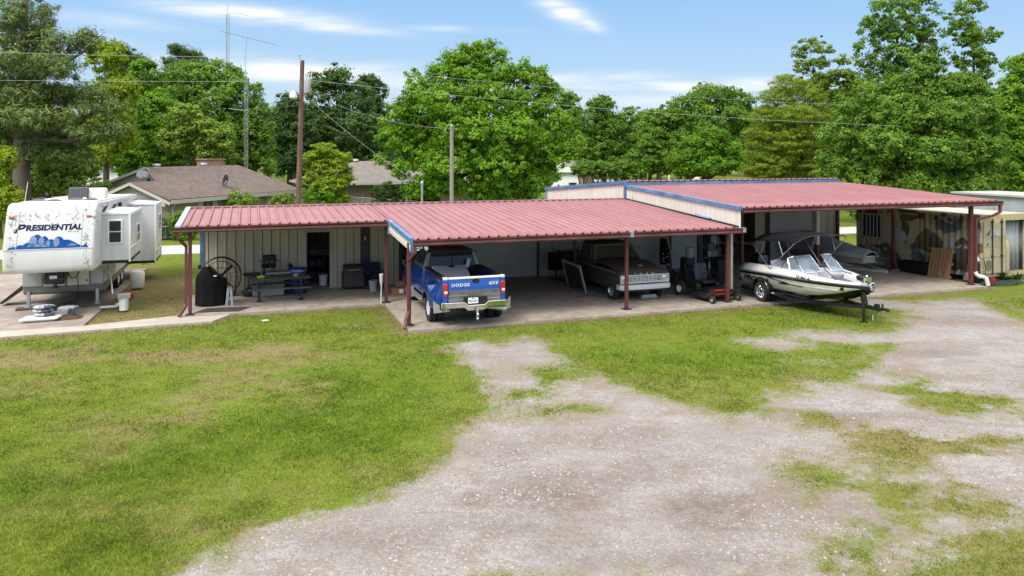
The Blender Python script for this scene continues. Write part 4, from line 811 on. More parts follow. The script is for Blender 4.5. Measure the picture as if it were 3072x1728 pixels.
# grille: white surround, rounded ends, bars
mb = MB(); rect_frame(mb, -.93, .93, .625, .915, .02, .085, .042); mb.build('grille_frame', ford_white, fd, bevel=.025, seg=3)
mb = MB(); mb.bx(-.9, .9, .09, .12, .64, .9); mb.build('grille_back', black_plastic, fd)
mb = MB()
for k in range(5): mb.bx(-.60, .60, .05, .075, .672+k*.046, .694+k*.046)
for k in range(9): mb.bx(-.60+k*.15-.006, -.60+k*.15+.006, .045, .08, .662, .885)
mb.build('grille', ford_white, fd)
for s in (-1, 1):
    mb = MB(); mb.bx(s*.77-.135, s*.77+.135, .035, .07, .66, .885); o = mb.build('headlight_panel', ford_white, fd, bevel=.03)
    mb = MB(); mb.lathe([(.105,.02),(.10,-.005),(.088,-.012),(.06,-.03),(.001,-.038)], 20, (0,0,0), 'y'); mb.build('headlight', pm('headlight_glass', (.55,.58,.6), .12, .5, .1, 5.) if 'headlight_glass' not in MATS else MATS['headlight_glass'], o, loc=(s*.775, .035, .775))
    mb = MB(); mb.lathe([(.108,.0),(.118,-.012),(.108,-.02),(.10,-.005)], 20, (0,0,0), 'y', cap=False); mb.build('headlight_ring', chrome, o, loc=(s*.775,.035,.775))
    mb = MB(); mb.bx(s*.52-.07, s*.52+.07, .03, .06, .725, .80); mb.build('turn_signal', orange_lens if s > 0 else pm('pale_lens', (.4,.38,.33), .3), fd, bevel=.01)
mb = MB(); mb.loft([[(x, dy, .43), (x, .10+dy, .41), (x, .10+dy, .60), (x, dy, .585), (x, dy-.025, .52)] for x, dy in ((-.98,.14),(-.95,.02),(-.82,-.06),(0,-.09),(.82,-.06),(.95,.02),(.98,.14))]); mb.build('bumper', ford_white, fd, bevel=.012, smooth=35)
mb = MB(); mb.bx(-.8,.8,.3,5.3,.3,.42); mb.build('chassis', dark_steel, fd)
# ---------------------------------------------------------------- bass boat on its trailer (bow towards the camera) and a covered boat behind
gel_white = pm('gelcoat_white', (.70,.70,.70), .22, 0, .04, 2., coat=.5); gel_cream = pm('gelcoat_silver', (.60,.59,.53), .35, 0, .05, 2., coat=.3); gel_black = pm('gelcoat_black', (.012,.012,.013), .2, 0, .2, 3., coat=.5)
vinyl = pm('boat_vinyl', (.32,.33,.40), .55, 0, .08, 3.); boat_carpet = pm('boat_carpet', (.10,.105,.135), .95, 0, .2, 8.)
clear = new_mat('windshield_clear'); cm_, cnt, cb, cout = clear; cb.inputs['Base Color'].default_value = (.6,.68,.75,1); cb.inputs['Roughness'].default_value = .05
tb = N(cnt, 'BsdfTransparent'); tb.inputs[0].default_value = (.8,.86,.9,1); mx = N(cnt, 'MixShader', Fac=.16); cnt.links.new(tb.outputs[0], mx.inputs[1]); cnt.links.new(cb.outputs[0], mx.inputs[2]); cnt.links.new(mx.outputs[0], cout.inputs[0])
# local axes: +y is forward (bow); the thing is turned to face -v
bt = uvthing('bass_boat', 'white and black open bow fishing boat with a black folding sun top, on its trailer', 'boat', 13.15, 1.0, 0, PI)
L = 5.1
def hw(t): return 1.13*(1-max(0, (t-.5)/.5)**2.6)*(.965+.035*math.sin(min(1, t*2)*PI/2)) if t < 1 else .0
def bw(t): return max(.02, hw(t))
def railz(t): return .90+.16*math.sin(min(1, t*1.15)*PI/2) - .03*max(0, t-.7)
def keelz(t): return .31 + .06*t + .55*max(0, (t-.6)/.4)**2
def chz(t): return keelz(t) + (.15+.08*t)*(1-max(0, t-.8)*1.5)
def deckz(t): return railz(t) + (.245 if t < .45 else .245-.19*min(1, (t-.45)/.4)**.9)
TS = [0,.06,.14,.24,.34,.44,.54,.64,.72,.80,.86,.91,.95,.98,1.0]
mb = MB()
def sec(t, pts): return [(x, t*L, z) for x, z in pts]
rings = []
for t in TS:
    b = bw(t); k, c, r_ = keelz(t), chz(t), railz(t); cb_ = b*.80
    rings.append(sec(t, [(-b, r_), (-b*.965, r_-.10), (-b*.92, (c+r_)/2-.06), (-cb_, c), (-cb_*.5, (k+c)/2), (0, k), (cb_*.5, (k+c)/2), (cb_, c), (b*.92, (c+r_)/2-.06), (b*.965, r_-.10), (b, r_)]))
n = len(rings[0]); vs = [p for r in rings for p in r]; fs = []; mi = []
for i in range(len(rings)-1):
    for j in range(n-1):
        fs.append((i*n+j, i*n+j+1, (i+1)*n+j+1, (i+1)*n+j)); t = TS[i]
        mi.append(1 if j in (0, n-2) and True else (2 if j in (3,4,5,6) else (0 if j in (2, n-4) or True else 0)))
mb.v = vs; mb.f = fs; mb.mi = mi
mb.m = 1; mb.f.append(tuple(range(n))); mb.mi.append(0)
mb.build('hull', [gel_cream, gel_black, gel_black], bt, smooth=40)
# black wedge graphic on both sides and rub rail
for s in (-1, 1):
    mb = MB(); q = [(.30,-.08),(.40,-.15),(.48,-.21),(.62,-.22),(.88,-.17),(.88,-.08),(.30,-.07)]
    mb.loft([[(s*(bw(t)*(.985 if d > -.12 else .955)+e), t*L, railz(t)-.02+d) for t, d in q] for e in (.004, .012)]); mb.build('stripe', gel_black, bt, smooth=0)
    mb = MB(); mb.loft([[(s*(bw(t)*(.925)+e), t*L, railz(t)+d) for t, d in ((.40,-.27),(.44,-.22),(.52,-.225),(.5,-.265))] for e in (.0, .02)]); mb.build('stripe', gel_black, bt, smooth=0)
    mb = MB(); mb.tube([(s*(bw(t)*.93+.012), t*L, railz(t)-.205) for t in (.45,.55,.65,.75,.85)], .012, 5); mb.build('pinstripe', gel_white, bt)
mb = MB(); mb.tube([(bw(t)+.005, t*L, railz(t)+.0) for t in TS]+[(-bw(t)-.005, t*L, railz(t)) for t in TS[::-1]], .028, 8); mb.build('rub_rail', pm('rub_rail', (.10,.10,.105), .4), bt)
# deck: gunwales rise inwards from the rail, cockpit and bow are sunken
def dk(t, f): # f 0 rail .. 1 inner edge
    b = bw(t); inner = b-.26 if t < .93 else b*.6
    return (b*(1-f)+inner*f, railz(t)+(deckz(t)-railz(t))*math.sin(f*PI/2)**.8)
for s in (-1, 1):
    mb = MB(); mb.loft([[(s*x, t*L, z) for x, z in [dk(t, f/5) for f in range(6)]+[(dk(t, 1)[0]-.03, deckz(t)-.05)]] for t in TS if t <= .96], close=False, cap=False); mb.build('gunwale', gel_white, bt, smooth=50, solid=.012)
def plate(t0, t1, z, inset=.27, mat=gel_white, name='deck', n=8):
    mb = MB(); ts = [t0+(t1-t0)*k/n for k in range(n+1)]
    mb.loft([[(-(max(.03, bw(t)-inset)), t*L, zz), ((max(.03, bw(t)-inset)), t*L, zz), ((max(.03, bw(t)-inset)), t*L, zz-.03), (-(max(.03, bw(t)-inset)), t*L, zz-.03)] for t in ts for zz in (z(t) if callable(z) else z,)]); return mb.build(name, mat, bt, smooth=40)
plate(.0, .24, lambda t: deckz(t)-.06, .2, boat_carpet, 'aft_deck'); plate(.24, .62, .70, .2, boat_carpet, 'cockpit_floor'); plate(.86, .975, lambda t: deckz(t)-.01, .1, gel_white, 'bow_deck', 6)
mb = MB(); mb.loft([[(-(bw(t)-.25), t*L, z), ((bw(t)-.25), t*L, z), ((bw(t)-.25), t*L, z-.03), (-(bw(t)-.25), t*L, z-.03)] for t, z in ((.62,.95),(.66,1.0),(.72,1.0),(.78,1.0),(.86,1.02))]); mb.build('bow_floor', boat_carpet, bt)
for s in (-1, 1):
    mb = MB(); mb.loft([[(s*(bw(t)-.27), t*L, deckz(t)-.02), (s*(bw(t)-.52), t*L, deckz(t)-.03), (s*(bw(t)-.56), t*L, .98), (s*(bw(t)-.27), t*L, .98)] for t in (.64,.70,.76,.82,.86)]); mb.build('bow_seat', vinyl if s > 0 else gel_white, bt, bevel=.02)
    mb = MB(); mb.ball((0,0,0), (.085,.085,.085)); mb.lathe([(.06,.05),(.075,.1),(.05,.115)], 12, (0,0,0), 'y'); mb.build('speaker', black_plastic, bt, loc=(s*.72, .655*L, 1.10))
# consoles and windshield
for s in (-1, 1):
    mb = MB(); mb.prism([(.47*L,.72),(.58*L,.72),(.60*L,1.12),(.56*L,1.24),(.49*L,1.26),(.47*L,1.1)], 'x', min(s*.22, s*.88), max(s*.22, s*.88)); mb.build('console', gel_white, bt, bevel=.05, seg=3)
def wind(s):
    base = [(s*1.0, .40*L, 1.13), (s*.95, .50*L, 1.18), (s*.80, .59*L, 1.19), (s*.20, .615*L, 1.22)]
    top = [(s*.985, .41*L, 1.16), (s*.87, .455*L, 1.58), (s*.74, .485*L, 1.66), (s*.20, .505*L, 1.70)]
    mb = MB(); mb.loft([base, top], close=False, cap=False); mb.build('windshield', cm_, bt, smooth=0, solid=.008)
    mb = MB(); mb.tube(top+base[::-1], .02, 6, True); mb.tube([top[1], base[1]], .012, 5); mb.tube([top[2], base[2]], .016, 5); mb.build('windshield_frame', chrome, bt)
for s in (-1, 1): wind(s)
# seats, outboard, trolling motor
for x in (-.5, .5):
    mb = MB(); mb.bx(x-.27, x+.27, .27*L, .37*L, .72, 1.0); mb.prism([(.27*L,.98),(.25*L,1.36),(.275*L,1.38),(.30*L,1.0)], 'x', x-.26, x+.26); mb.ball((x, .265*L, 1.3), (.2,.07,.13)); mb.build('seat', vinyl, bt, bevel=.04, seg=3)
mb = MB(); mb.tube([(.5+.17*math.cos(a), .455*L-.05*math.sin(a), 1.2+.17*math.sin(a)) for a in [2*PI*k/16 for k in range(16)]], .018, 6, True); mb.build('steering_wheel', black_plastic, bt)
mb = MB(); mb.bx(-.25, .25, -.55, .0, .65, .95); mb.prism([(-.62,.9),(-.6,1.25),(-.45,1.42),(-.12,1.38),(-.02,1.1),(-.05,.9)], 'x', -.22, .22); mb.prism([(-.42,.9),(-.2,.9),(-.3,.25),(-.42,.25)], 'x', -.07, .07); mb.build('outboard_motor', gel_black, bt, bevel=.05, seg=3)
mb = MB(); mb.tube([(-.18,.86*L,1.10),(.0,.93*L,1.17),(.12,.985*L,1.16),(.28,1.02*L,1.10)], .028, 8); mb.tube([(-.28,.84*L,1.13),(-.32,.885*L,1.16),(-.28,.93*L,1.14)], .03, 8); mb.ball((-.30,.83*L,1.17), (.09,.14,.09)); mb.build('trolling_motor', black_plastic, bt)
mb = MB(); mb.bx(-.16, .04, .93*L, .95*L, 1.1, 1.3); mb.bar((-.25,.90*L,1.13),(-.02,.94*L,1.33),.03); mb.bar((.05,.92*L,1.15),(-.02,.94*L,1.33),.03); mb.cyl((.26,1.02*L-.02,1.10),(.42,1.07*L,1.06),.05); mb.build('motor_mount', chrome, bt)
mb = MB(); mb.tube([(.40,.80*L,1.08),(.55,.71*L,1.42)], .016, 6); mb.build('stern_light_pole', black_plastic, bt)
# folding top
can = pm('canopy_black', (.010,.010,.012), 1., 0, .25, 3., bump=.15, bscale=9, spec=.08)
def cap(a, b):
    y = .13*L+a*.43*L; x = (b*2-1)*1.07; zc_ = 2.22+.15*math.sin(min(1., a*1.25)*PI/2); return (x, y+.03*math.sin(9*b), zc_ - (.25 if b > .5 else .09)*abs(b*2-1)**3.2 + .008*math.sin(a*13+b*5))
mb = MB(); mb.surf(cap, 22, 18); mb.build('canopy', can, bt, smooth=60, solid=.012)
mb = MB()
for a in (0.0, .33, .66, 1.0): mb.tube([tuple(Vector(cap(a, k/16))-Vector((0,0,.02))) for k in range(17)], .014, 6)
mb.build('canopy_bow', dark_steel, bt)
for s in (0, 1):
    sx = 1.05*(1 if s else -1); hp = (sx, .325*L, 1.16); mid = Vector(hp)+(Vector(cap(.02, s))-Vector(hp))*.5
    mb = MB(); mb.tube([hp, cap(.0, s)], .014, 6); mb.tube([hp, cap(1., s)], .014, 6); mb.tube([mid, cap(.33, s)], .012, 6); mb.tube([Vector(hp)+(Vector(cap(1., s))-Vector(hp))*.55, cap(.66, s)], .012, 6); mb.build('canopy_leg', steel, bt)
mb = MB(); mb.tube([(-1.02,.02*L,1.0),(-1.09,-.03*L,2.0)], .012, 6); mb.tube([(-1.0,-.02*L,.7),(-1.0,-.02*L,1.15)], .03, 8); mb.build('light_pole', steel, bt)
# lettering on the near side (x = +1.13 faces the camera's left after the turn)
for s in (1,):
    pass
def side_text(txt, size, t, dz, mat, sh, sx=1.):
    yaw = PI/2
    lettering(bt, txt, size, (bw(t)*.965+.03, t*L, railz(t)+dz), (rad(90), 0, yaw), mat, sh, sx=sx, bold=.006)
side_text('PRO', .24, .12, -.235, gel_black, .3, 1.5); side_text('Craft', .24, .26, -.245, gel_black, .4, 1.15)
lettering(bt, 'TX 4661 AL', .13, (bw(.66)+.012, .65*L, railz(.66)+.055), (rad(72), 0, rad(98)), black_plastic, 0, sx=.9, bold=.004)
# ---- trailer
tr = uvthing('boat_trailer', 'black single axle boat trailer with chrome wheels and a jack at the tongue', 'trailer', 13.15, 1.0, 0, PI)
mb = MB()
for s in (-1, 1): mb.bar((s*.86,-.15,.26),(s*.80,2.6,.26),.07,.10); mb.bar((s*.80,2.6,.26),(.0*s,4.75,.38),.07,.10)
mb.bar((0,3.9,.40),(0,5.35,.42),.09,.11); mb.bar((-.86,.0,.22),(.86,.0,.22),.07,.09); mb.bar((-.84,2.3,.20),(.84,2.3,.20),.07,.09); mb.bar((-1.0,1.29,.24),(1.0,1.29,.24),.07,.07); mb.bar((-.55,3.3,.26),(.55,3.3,.26),.06,.06)
mb.build('frame', black_metal, tr)
for s in (-1, 1):
    mb = MB(); mb.bar((s*.62,.1,.34),(s*.58,2.9,.36),.12,.06); mb.bar((s*.62,.3,.22),(s*.62,.3,.33),.05); mb.bar((s*.58,2.4,.22),(s*.58,2.4,.34),.05); mb.build('bunk', boat_carpet, tr)
    wheel(tr, (s*1.08,1.29,.335), .335, .2, .215, rubber, chrome, s, spokes=5)
    mb = MB(); mb.surf(lambda a, b: (s*(.955+.25*b), 1.29+.43*math.cos(PI*(1-a)*1.0), .40+.40*math.sin(PI*a)), 18, 3); mb.build('fender', gel_black, tr, solid=.02, smooth=50)
    mb = MB(); mb.bx(min(s*.95,s*1.2), max(s*.95,s*1.2), 1.72, 2.3, .36, .40); mb.build('step', black_metal, tr, bevel=.01); mb = MB(); mb.bx(min(s*.92,s*1.18), max(s*.92,s*1.18), .25, .86, .36, .42); mb.build('step', black_metal, tr, bevel=.01)
    mb = MB(); mb.bx(s*1.185-.02, s*1.185+.02, 1.95, 2.02, .385, .415); mb.build('side_marker', orange_lens if s < 0 else white_paint, tr)
mb = MB(); mb.bar((0,4.75,.42),(0,4.62,.98),.12,.14); mb.bx(-.1,.1,4.55,4.82,.76,.80); mb.cyl((-.1,4.66,.88),(.1,4.66,.88),.09,.09,14); mb.build('winch_post', black_metal, tr)
mb = MB(); mb.lathe([(.12,-.05),(.125,-.04),(.07,-.03),(.07,.03),(.125,.04),(.12,.05)], 16, (0,0,0), 'x'); mb.build('winch', galv, tr, loc=(0,4.72,.93))
mb = MB(); mb.cyl((.1,4.8,.62),(.1,4.8,-.03),.05); mb.cyl((.1,4.8,.62),(.1,4.8,.86),.065); mb.bx(.0,.2,4.7,4.9,-.05,-.03); mb.build('tongue_jack', black_metal, tr)
mb = MB(); mb.bar((0,5.3,.43),(0,5.62,.47),.08,.07); mb.ball((0,5.6,.46),(.06,.09,.06)); mb.cyl((0,5.42,.46),(0,5.42,.6),.03); mb.bx(-.05,.05,5.15,5.28,.47,.56); mb.build('coupler', black_metal, tr)
mb = MB(); mb.tube([(.0,5.35,.38),(.06,5.3,.15),(.04,5.1,.05),(-.04,5.0,.2),(-.05,5.2,.35)], .012, 5); mb.build('safety_chain', steel, tr)
# ---- covered aluminium boat further back
cb2 = uvthing('covered_boat', 'silver flat boat under a grey tarpaulin behind the fishing boat', 'boat', 19.25, 6.6, 0, PI)
alu = pm('boat_aluminium', (.26,.265,.27), .5, .3, .1, 3.)
tarp = pm('grey_tarp', (.27,.28,.30), .7, 0, .15, 2., col2=(.40,.41,.43), amt=.48, scale2=1.3, soft=.3, bump=.4, bscale=5)
def b2(t): return .86*(1-max(0,(t-.55)/.45)**2.2*.62)
mb = MB(); mb.loft([[(-b2(t), t*4.2, .88), (-b2(t)*.88, t*4.2, .5+.18*max(0,t-.7)*2), (b2(t)*.88, t*4.2, .5+.18*max(0,t-.7)*2), (b2(t), t*4.2, .88)] for t in (0,.2,.4,.6,.75,.88,1.)]); mb.build('hull', alu, cb2)
def tp(a, b):
    t = -.02+1.05*a; x = (b*2-1); w_ = b2(min(1, max(0, t)))+.03; pk = .68*math.sin(min(1, max(0, 1.08-a)*1.6)*PI/2)*(.75+.25*math.sin(a*7)); 
    fold = .025*math.sin(x*17+a*5)*abs(x) + .03*math.sin(a*15+x*3)
    return (x*w_*(1+.02*math.sin(a*23)), t*4.2, .80+.08*abs(x) + (pk*(1-abs(x)**1.7)+.1*(1-abs(x)**6)) + fold - (.0 if abs(x) < .97 else .07))
mb = MB(); mb.surf(tp, 30, 22); mb.build('tarpaulin', tarp, cb2, smooth=70, solid=.01)
mb = MB(); mb.tube([(-.87,-.0,.87)]+[(-b2(t)-.01, t*4.2, .87) for t in (0,.3,.6,.8,1.)]+[(b2(t)+.01, t*4.2, .87) for t in (1.,.8,.6,.3,0)], .025, 6); mb.build('rub_rail', galv, cb2)
mb = MB(); mb.bar((-.7,.2,.34),(-.7,3.4,.34),.06,.1); mb.bar((.7,.2,.34),(.7,3.4,.34),.06,.1); mb.bar((-.7,3.4,.34),(0,5.1,.38),.06,.1); mb.bar((.7,3.4,.34),(0,5.1,.38),.06,.1); mb.build('trailer_frame', galv, cb2)
for s in (-1,1): wheel(cb2, (s*.85,1.2,.27), .27, .15, .16, rubber, white_paint, s, spokes=0)
mb = MB(); mb.bx(-.2,.2,-.35,0,.55,1.2); mb.build('outboard_motor', black_plastic, cb2, bevel=.06)
# ---------------------------------------------------------------- zero-turn mower
mow_red = pm('mower_red', (.36,.014,.02), .35, 0, .1, 3., coat=.3, col2=(.25,.02,.02), amt=.4, soft=.3)
mw = uvthing('riding_mower', 'red zero-turn lawn mower with a dark padded seat beside the boat', 'mower', 10.62, 1.15, 0, PI+rad(8))
mb = MB(); mb.prism([(-.62,.12),(.62,.12),(.66,.2),(.5,.30),(-.5,.30),(-.66,.2)], 'y', .15, .98); mb.build('mower_deck', black_metal, mw, bevel=.02)
mb = MB(); mb.prism([(-.40,.24),(.40,.24),(.34,.42),(-.34,.42)], 'y', .80, 1.14); mb.build('front_cover', mow_red, mw, bevel=.02)
mb = MB(); mb.bar((-.36,-.5,.36),(-.36,1.15,.34),.07); mb.bar((.36,-.5,.36),(.36,1.15,.34),.07); mb.bar((-.62,1.12,.36),(.62,1.12,.36),.07); mb.build('frame', black_metal, mw)
mb = MB(); mb.ob((-.78,.5,.2),(.34,.5,.04),(0,rad(-20),0)); mb.build('discharge_chute', black_plastic, mw)
mb = MB(); mb.bx(-.35,.35,.55,1.0,.40,.44); mb.build('foot_plate', black_plastic, mw)
mb = MB(); mb.bx(-.26,.26,-.05,.45,.50,.62); mb.build('seat', pm('seat_black', (.02,.02,.023), .55), mw, bevel=.05, seg=3)
mb = MB(); mb.prism([(-.10,.58),(-.18,1.06),(-.12,1.18),(-.04,1.16),(.02,.60)], 'x', -.26, .26); mb.build('seat_back', pm('seat_blue_grey', (.05,.06,.085), .5, 0, .2, 3.), mw, bevel=.06, seg=4)
for s in (-1, 1):
    mb = MB(); mb.prism([(-.6,.30),(.45,.30),(.40,.55),(-.1,.66),(-.55,.6)], 'x', min(s*.32,s*.54), max(s*.32,s*.54)); mb.build('rear_fender', black_plastic, mw, bevel=.05)
    mb = MB(); mb.tube([(s*.33,.3,.5),(s*.33,.42,.85),(s*.08,.45,.95)], .018, 6); mb.build('steering_lever', black_metal, mw)
    wheel(mw, (s*.56,-.42,.27), .27, .24, .13, rubber, white_paint, s, spokes=0)
    w_ = wheel(mw, (s*.56,1.18,.13), .13, .1, .06, rubber, white_paint, s, spokes=0)
    mb = MB(); mb.bar((s*.50,1.18,.13),(s*.50,1.12,.36),.03); mb.bar((s*.62,1.18,.13),(s*.62,1.12,.36),.03); mb.bx(s*.56-.08,s*.56+.08,1.08,1.2,.32,.38); mb.build('caster_fork', dark_steel, mw)
mb = MB(); mb.bx(-.3,.3,-.9,-.3,.35,.72); mb.ball((0,-.6,.75),(.2,.2,.07)); mb.build('engine', dark_steel, mw, bevel=.04)
mb = MB(); mb.bar((-.4,-.2,.4),(-.4,-.45,1.1),.04); mb.bar((.4,-.2,.4),(.4,-.45,1.1),.04); mb.build('roll_bar', black_metal, mw)
# ---------------------------------------------------------------- things on the porch
o = empty('covered_grill', 'black cloth cover draped over a grill beside the left porch post', 'grill', W(-5.62, 5.15), A)
def drape(a, b):
    th = 2*PI*a; k = .5+.5*math.cos(th); z = 1.26*(1-b) ; w_ = .40+.13*min(1, b*2.2)+.03*b; 
    top = max(0, 1-b*3.2); fold = 1+.05*math.sin(th*9+b*2)*b+.03*math.sin(th*17)*b
    sx = (.46 if math.cos(th) < 0 else .50)*(1-.72*top**1.4)*fold; sy = .36*(1-.72*top**1.4)*fold
    sh = -.06*top
    return (sx*math.cos(th)+sh, sy*math.sin(th), max(.03, z - (.18*max(0, math.cos(th)) if b < .3 else .0)*(1-b)))
mb = MB(); mb.surf(drape, 40, 16); mb.add([drape(k/40, 0) for k in range(40)], [tuple(range(40))]); mb.build('cover', black_cloth, o, smooth=60)
mb = MB(); mb.ob((.16,-.33,1.0), (.09,.01,.045), (rad(-25),0,rad(12))); mb.build('tag', white_paint, o)
mb = MB(); mb.bx(-.38,-.27,-.02,.08,1.2,1.34); mb.build('chimney', black_metal, o, bevel=.01)
fan = empty('drum_fan', 'large round wire cage drum fan behind the covered grill', 'fan', W(-5.35, 6.62), A)
cage = pm('cage_brown', (.05,.04,.032), .6, .3, .3, 5.)
mb = MB(); RR = .68; zc = .70
for yy, r in ((-.14, RR), (.14, RR), (-.16, RR*.82), (-.19, RR*.5), (-.19, RR*.2)): mb.tube([(r*math.cos(a), yy, zc+r*math.sin(a)) for a in [2*PI*k/36 for k in range(36)]], .012 if r < RR else .018, 5, True)
for k in range(18):
    a = 2*PI*k/18; c_, s_ = math.cos(a), math.sin(a); mb.tube([(.1*c_,-.19,zc+.1*s_),(RR*.5*c_,-.19,zc+RR*.5*s_),(RR*c_,-.14,zc+RR*s_)], .006, 4)
mb.build('cage', cage, fan)
mb = MB(); mb.lathe([(RR-.005,-.13),(RR-.005,.13)], 36, (0,0,zc), 'y', cap=False); mb.build('drum', cage, fan)
mb = MB(); mb.cyl((0,-.1,zc),(0,.12,zc),.1)
for k in range(4):
    a = PI/4+k*PI/2; mb.ob((.3*math.cos(a), 0, zc+.3*math.sin(a)), (.5,.015,.10), (rad(25),-a,0))
mb.build('blades', cage, fan)
mb = MB(); mb.bar((-.5,.0,.08),(.5,.0,.08),.05); mb.bar((-.45,.0,.08),(-.5,.0,.35),.04); mb.bar((.45,0,.08),(.5,0,.35),.04); mb.build('stand', black_metal, fan)
for s in (-1, 1): wheel(fan, (s*.45,.12,.08), .08, .05, .04, rubber, dark_steel, s, spokes=0)
sh = empty('sawhorse', 'small grey metal sawhorse standing on the porch mat', 'sawhorse', W(-5.02, 4.95), A)
for s in (-1, 1):
    [ (lambda k: k.build('leg', galv, sh))(MB().bar((s*.04,a,.56),(s*.09,b_,0),.07,.05)) for a, b_ in ((-.10,-.16),(.28,.34))]
mb = MB(); mb.bar((0,-.16,.57),(0,.36,.57),.12,.05); mb.build('rail', galv, sh)
mb = MB(); mb.prism([(-6.05,3.95),(-4.72,3.72),(-4.35,4.35),(-5.7,4.55)], 'z', 0, .012); m_ = mb.build('door_mat', pm('mat_brown', (.055,.05,.045), .95, 0, .25, 6., bump=.3), None, smooth=0); m_.location = W(0,0,.0); m_.rotation_euler = (0,0,A); tag(m_, 'dark flat mat lying on the porch slab by the left post', 'mat')
ft = empty('folding_table', 'black folding table with a pale top against the porch wall', 'table', W(-3.55, 6.75), A)
mb = MB(); mb.bx(-1.05,.0,-.3,.3,.70,.735); mb.build('tabletop', black_plastic, ft, bevel=.01); mb = MB(); mb.bx(-.3,.85,-.38,.28,.738,.78); mb.build('board', pm('pale_board', (.33,.32,.30), .7), ft)
for x in (-.9, .7):
    for y in (-.25, .25): mb = MB(); mb.bar((x,y,.7),(x+.06,y,0),.035); mb.bar((x,y,.45),(x+.25,y,.7),.02); mb.build('leg', black_metal, ft)
sm_ = empty('charcoal_smoker', 'small black barrel charcoal smoker standing on the folding table', 'smoker', W(-3.72, 6.72, .78), A)
mb = MB(); mb.lathe([(.001,-.23),(.20,-.23),(.21,-.2),(.21,.2),(.20,.23),(.001,.23)], 20, (0,0,.34), 'x'); mb.build('barrel', black_metal, sm_, smooth=30)
mb = MB(); mb.bx(-.235,.235,-.2,.1,.36,.60); mb.build('lid', black_plastic, sm_, bevel=.03)
mb = MB(); mb.ball((-.09,-.225,.38), .022); mb.ball((.09,-.225,.38), .022); mb.build('hinge_knob', steel, sm_)
for s in (-1, 1): mb = MB(); mb.tube([(s*.23,-.05,.36),(s*.31,-.05,.40),(s*.31,.08,.40),(s*.23,.08,.36)], .012, 5); mb.build('handle', black_metal, sm_); [ (lambda k: k.build('leg', black_metal, sm_))(MB().bx(s*.17-.03,s*.17+.03,y-.025,y+.025,0,.2)) for y in (-.115,.115)]
pt = empty('picnic_table', 'weathered dark picnic table with plank top and benches on black metal legs', 'table', W(-3.42, 5.45), A)
dkw = pm('dark_plank', (.055,.05,.048), .75, 0, .3, 3., col2=(.11,.10,.095), amt=.45, streak=(1,8,8))
for nm, y0, y1, z in (('tabletop',-.30,.36,.76),('bench',-.62,-.40,.47),('bench',.5,.74,.47)):
    mb = MB(); k = max(1, round((y1-y0)/.19)); w_ = (y1-y0)/k
    for i in range(k): mb.bx(-1.03,1.03,y0+i*w_+.008,y0+(i+1)*w_-.008,z-.045,z)
    mb.build(nm, dkw, pt, bevel=.006)
for x in (-.66, .70):
    mb = MB(); mb.bar((x,-.28,.0),(x,-.28,.72),.07); mb.bar((x,-.6,.42),(x,.7,.42),.06); mb.bar((x,.4,0),(x,.4,.42),.06); mb.bar((x,-.28,.5),(x+.3,-.05,.72),.03); mb.bx(x-.09,x+.09,-.38,-.18,0,.03); mb.build('leg', black_metal, pt)
mb = MB(); mb.ball((0,0,.045),(.13,.09,.055),12,8,.12,3); uv1(mb, 'lime_cloth', pm('lime', (.30,.52,.03), .8, 0, .15, 8.), 'bright lime green cloth bundle lying on the picnic table', 'cloth', -4.02, 5.32, .765)
mb = MB(); mb.ball((0,0,.05),(.085,.075,.06),12,8,.1,5); uv1(mb, 'orange_bag', pm('orange_bag', (.45,.24,.07), .7, 0, .2, 8.), 'small orange bag lying near the end of the picnic table', 'bag', -2.88, 5.35, .765)
bb = empty('blue_barrel', 'blue plastic open top barrel standing left of the doorway', 'barrel', W(-2.72, 6.52), A)
mb = MB(); mb.lathe([(.26,0),(.285,.03),(.29,.28),(.30,.30),(.29,.32),(.29,.58),(.30,.60),(.29,.62),(.295,.86),(.27,.90),(.262,.90),(.26,.3),(.001,.29)], 26); mb.build('drum', pm('barrel_blue', (.012,.045,.23), .45, 0, .12, 3.), bb)
mb = MB(); mb.lathe([(.298,.80),(.302,.82),(.298,.84)], 26, cap=False); mb.build('band', galv, bb)
mb = MB(); mb.lathe([(.001,.70),(.262,.72)], 22, cap=False); mb.build('rubbish', pm('rubbish_brown', (.05,.03,.02), .9, 0, .5, 9.), bb)
mb = MB(); mb.lathe([(.05,0),(.06,.05),(.05,.14),(.09,.17),(.1,.22),(.04,.26),(.03,.3)], 12); uv1(mb, 'oil_lantern', black_metal, 'small black lantern standing on the table edge beside the blue barrel', 'lantern', -2.98, 6.88, .735)
tt = empty('plastic_chest', 'pale grey ribbed plastic storage chest under the picnic table', 'chest', W(-3.76, 6.3), A)
grp = pm('chest_grey', (.30,.31,.32), .5, 0, .08, 2.)
mb = MB(); mb.bx(-.53,.53,-.26,.26,.02,.36); mb.build('box', grp, tt, bevel=.04, seg=3); mb = MB(); mb.bx(-.55,.55,-.28,.28,.365,.46); mb.bx(-.5,.5,-.29,-.26,.30,.34); mb.build('lid', grp, tt, bevel=.03, seg=3)
mb = MB(); mb.bx(-.16,.16,-.2,.2,0,.44); mb.bx(-.17,.17,-.21,.21,.30,.36); uv1(mb, 'black_crate', black_plastic, 'black plastic crate between the storage chest and the blue barrel', 'crate', -3.08, 6.62, 0, bevel=.015)
bag = empty('duffel_bag', 'dark brown duffel bag on the floor below the folding table', 'bag', W(-4.35, 6.35), A+.1)
mb = MB(); mb.ball((0,0,.15),(.33,.2,.16),14,8,.06,8); mb.build('body', pm('bag_brown', (.035,.022,.024), .8, 0, .3, 6., bump=.4, bscale=9), bag); mb = MB(); mb.tube([(-.15,-.1,.27),(-.1,-.14,.38),(.1,-.14,.38),(.15,-.1,.27)], .014, 5); mb.build('strap', black_cloth, bag)
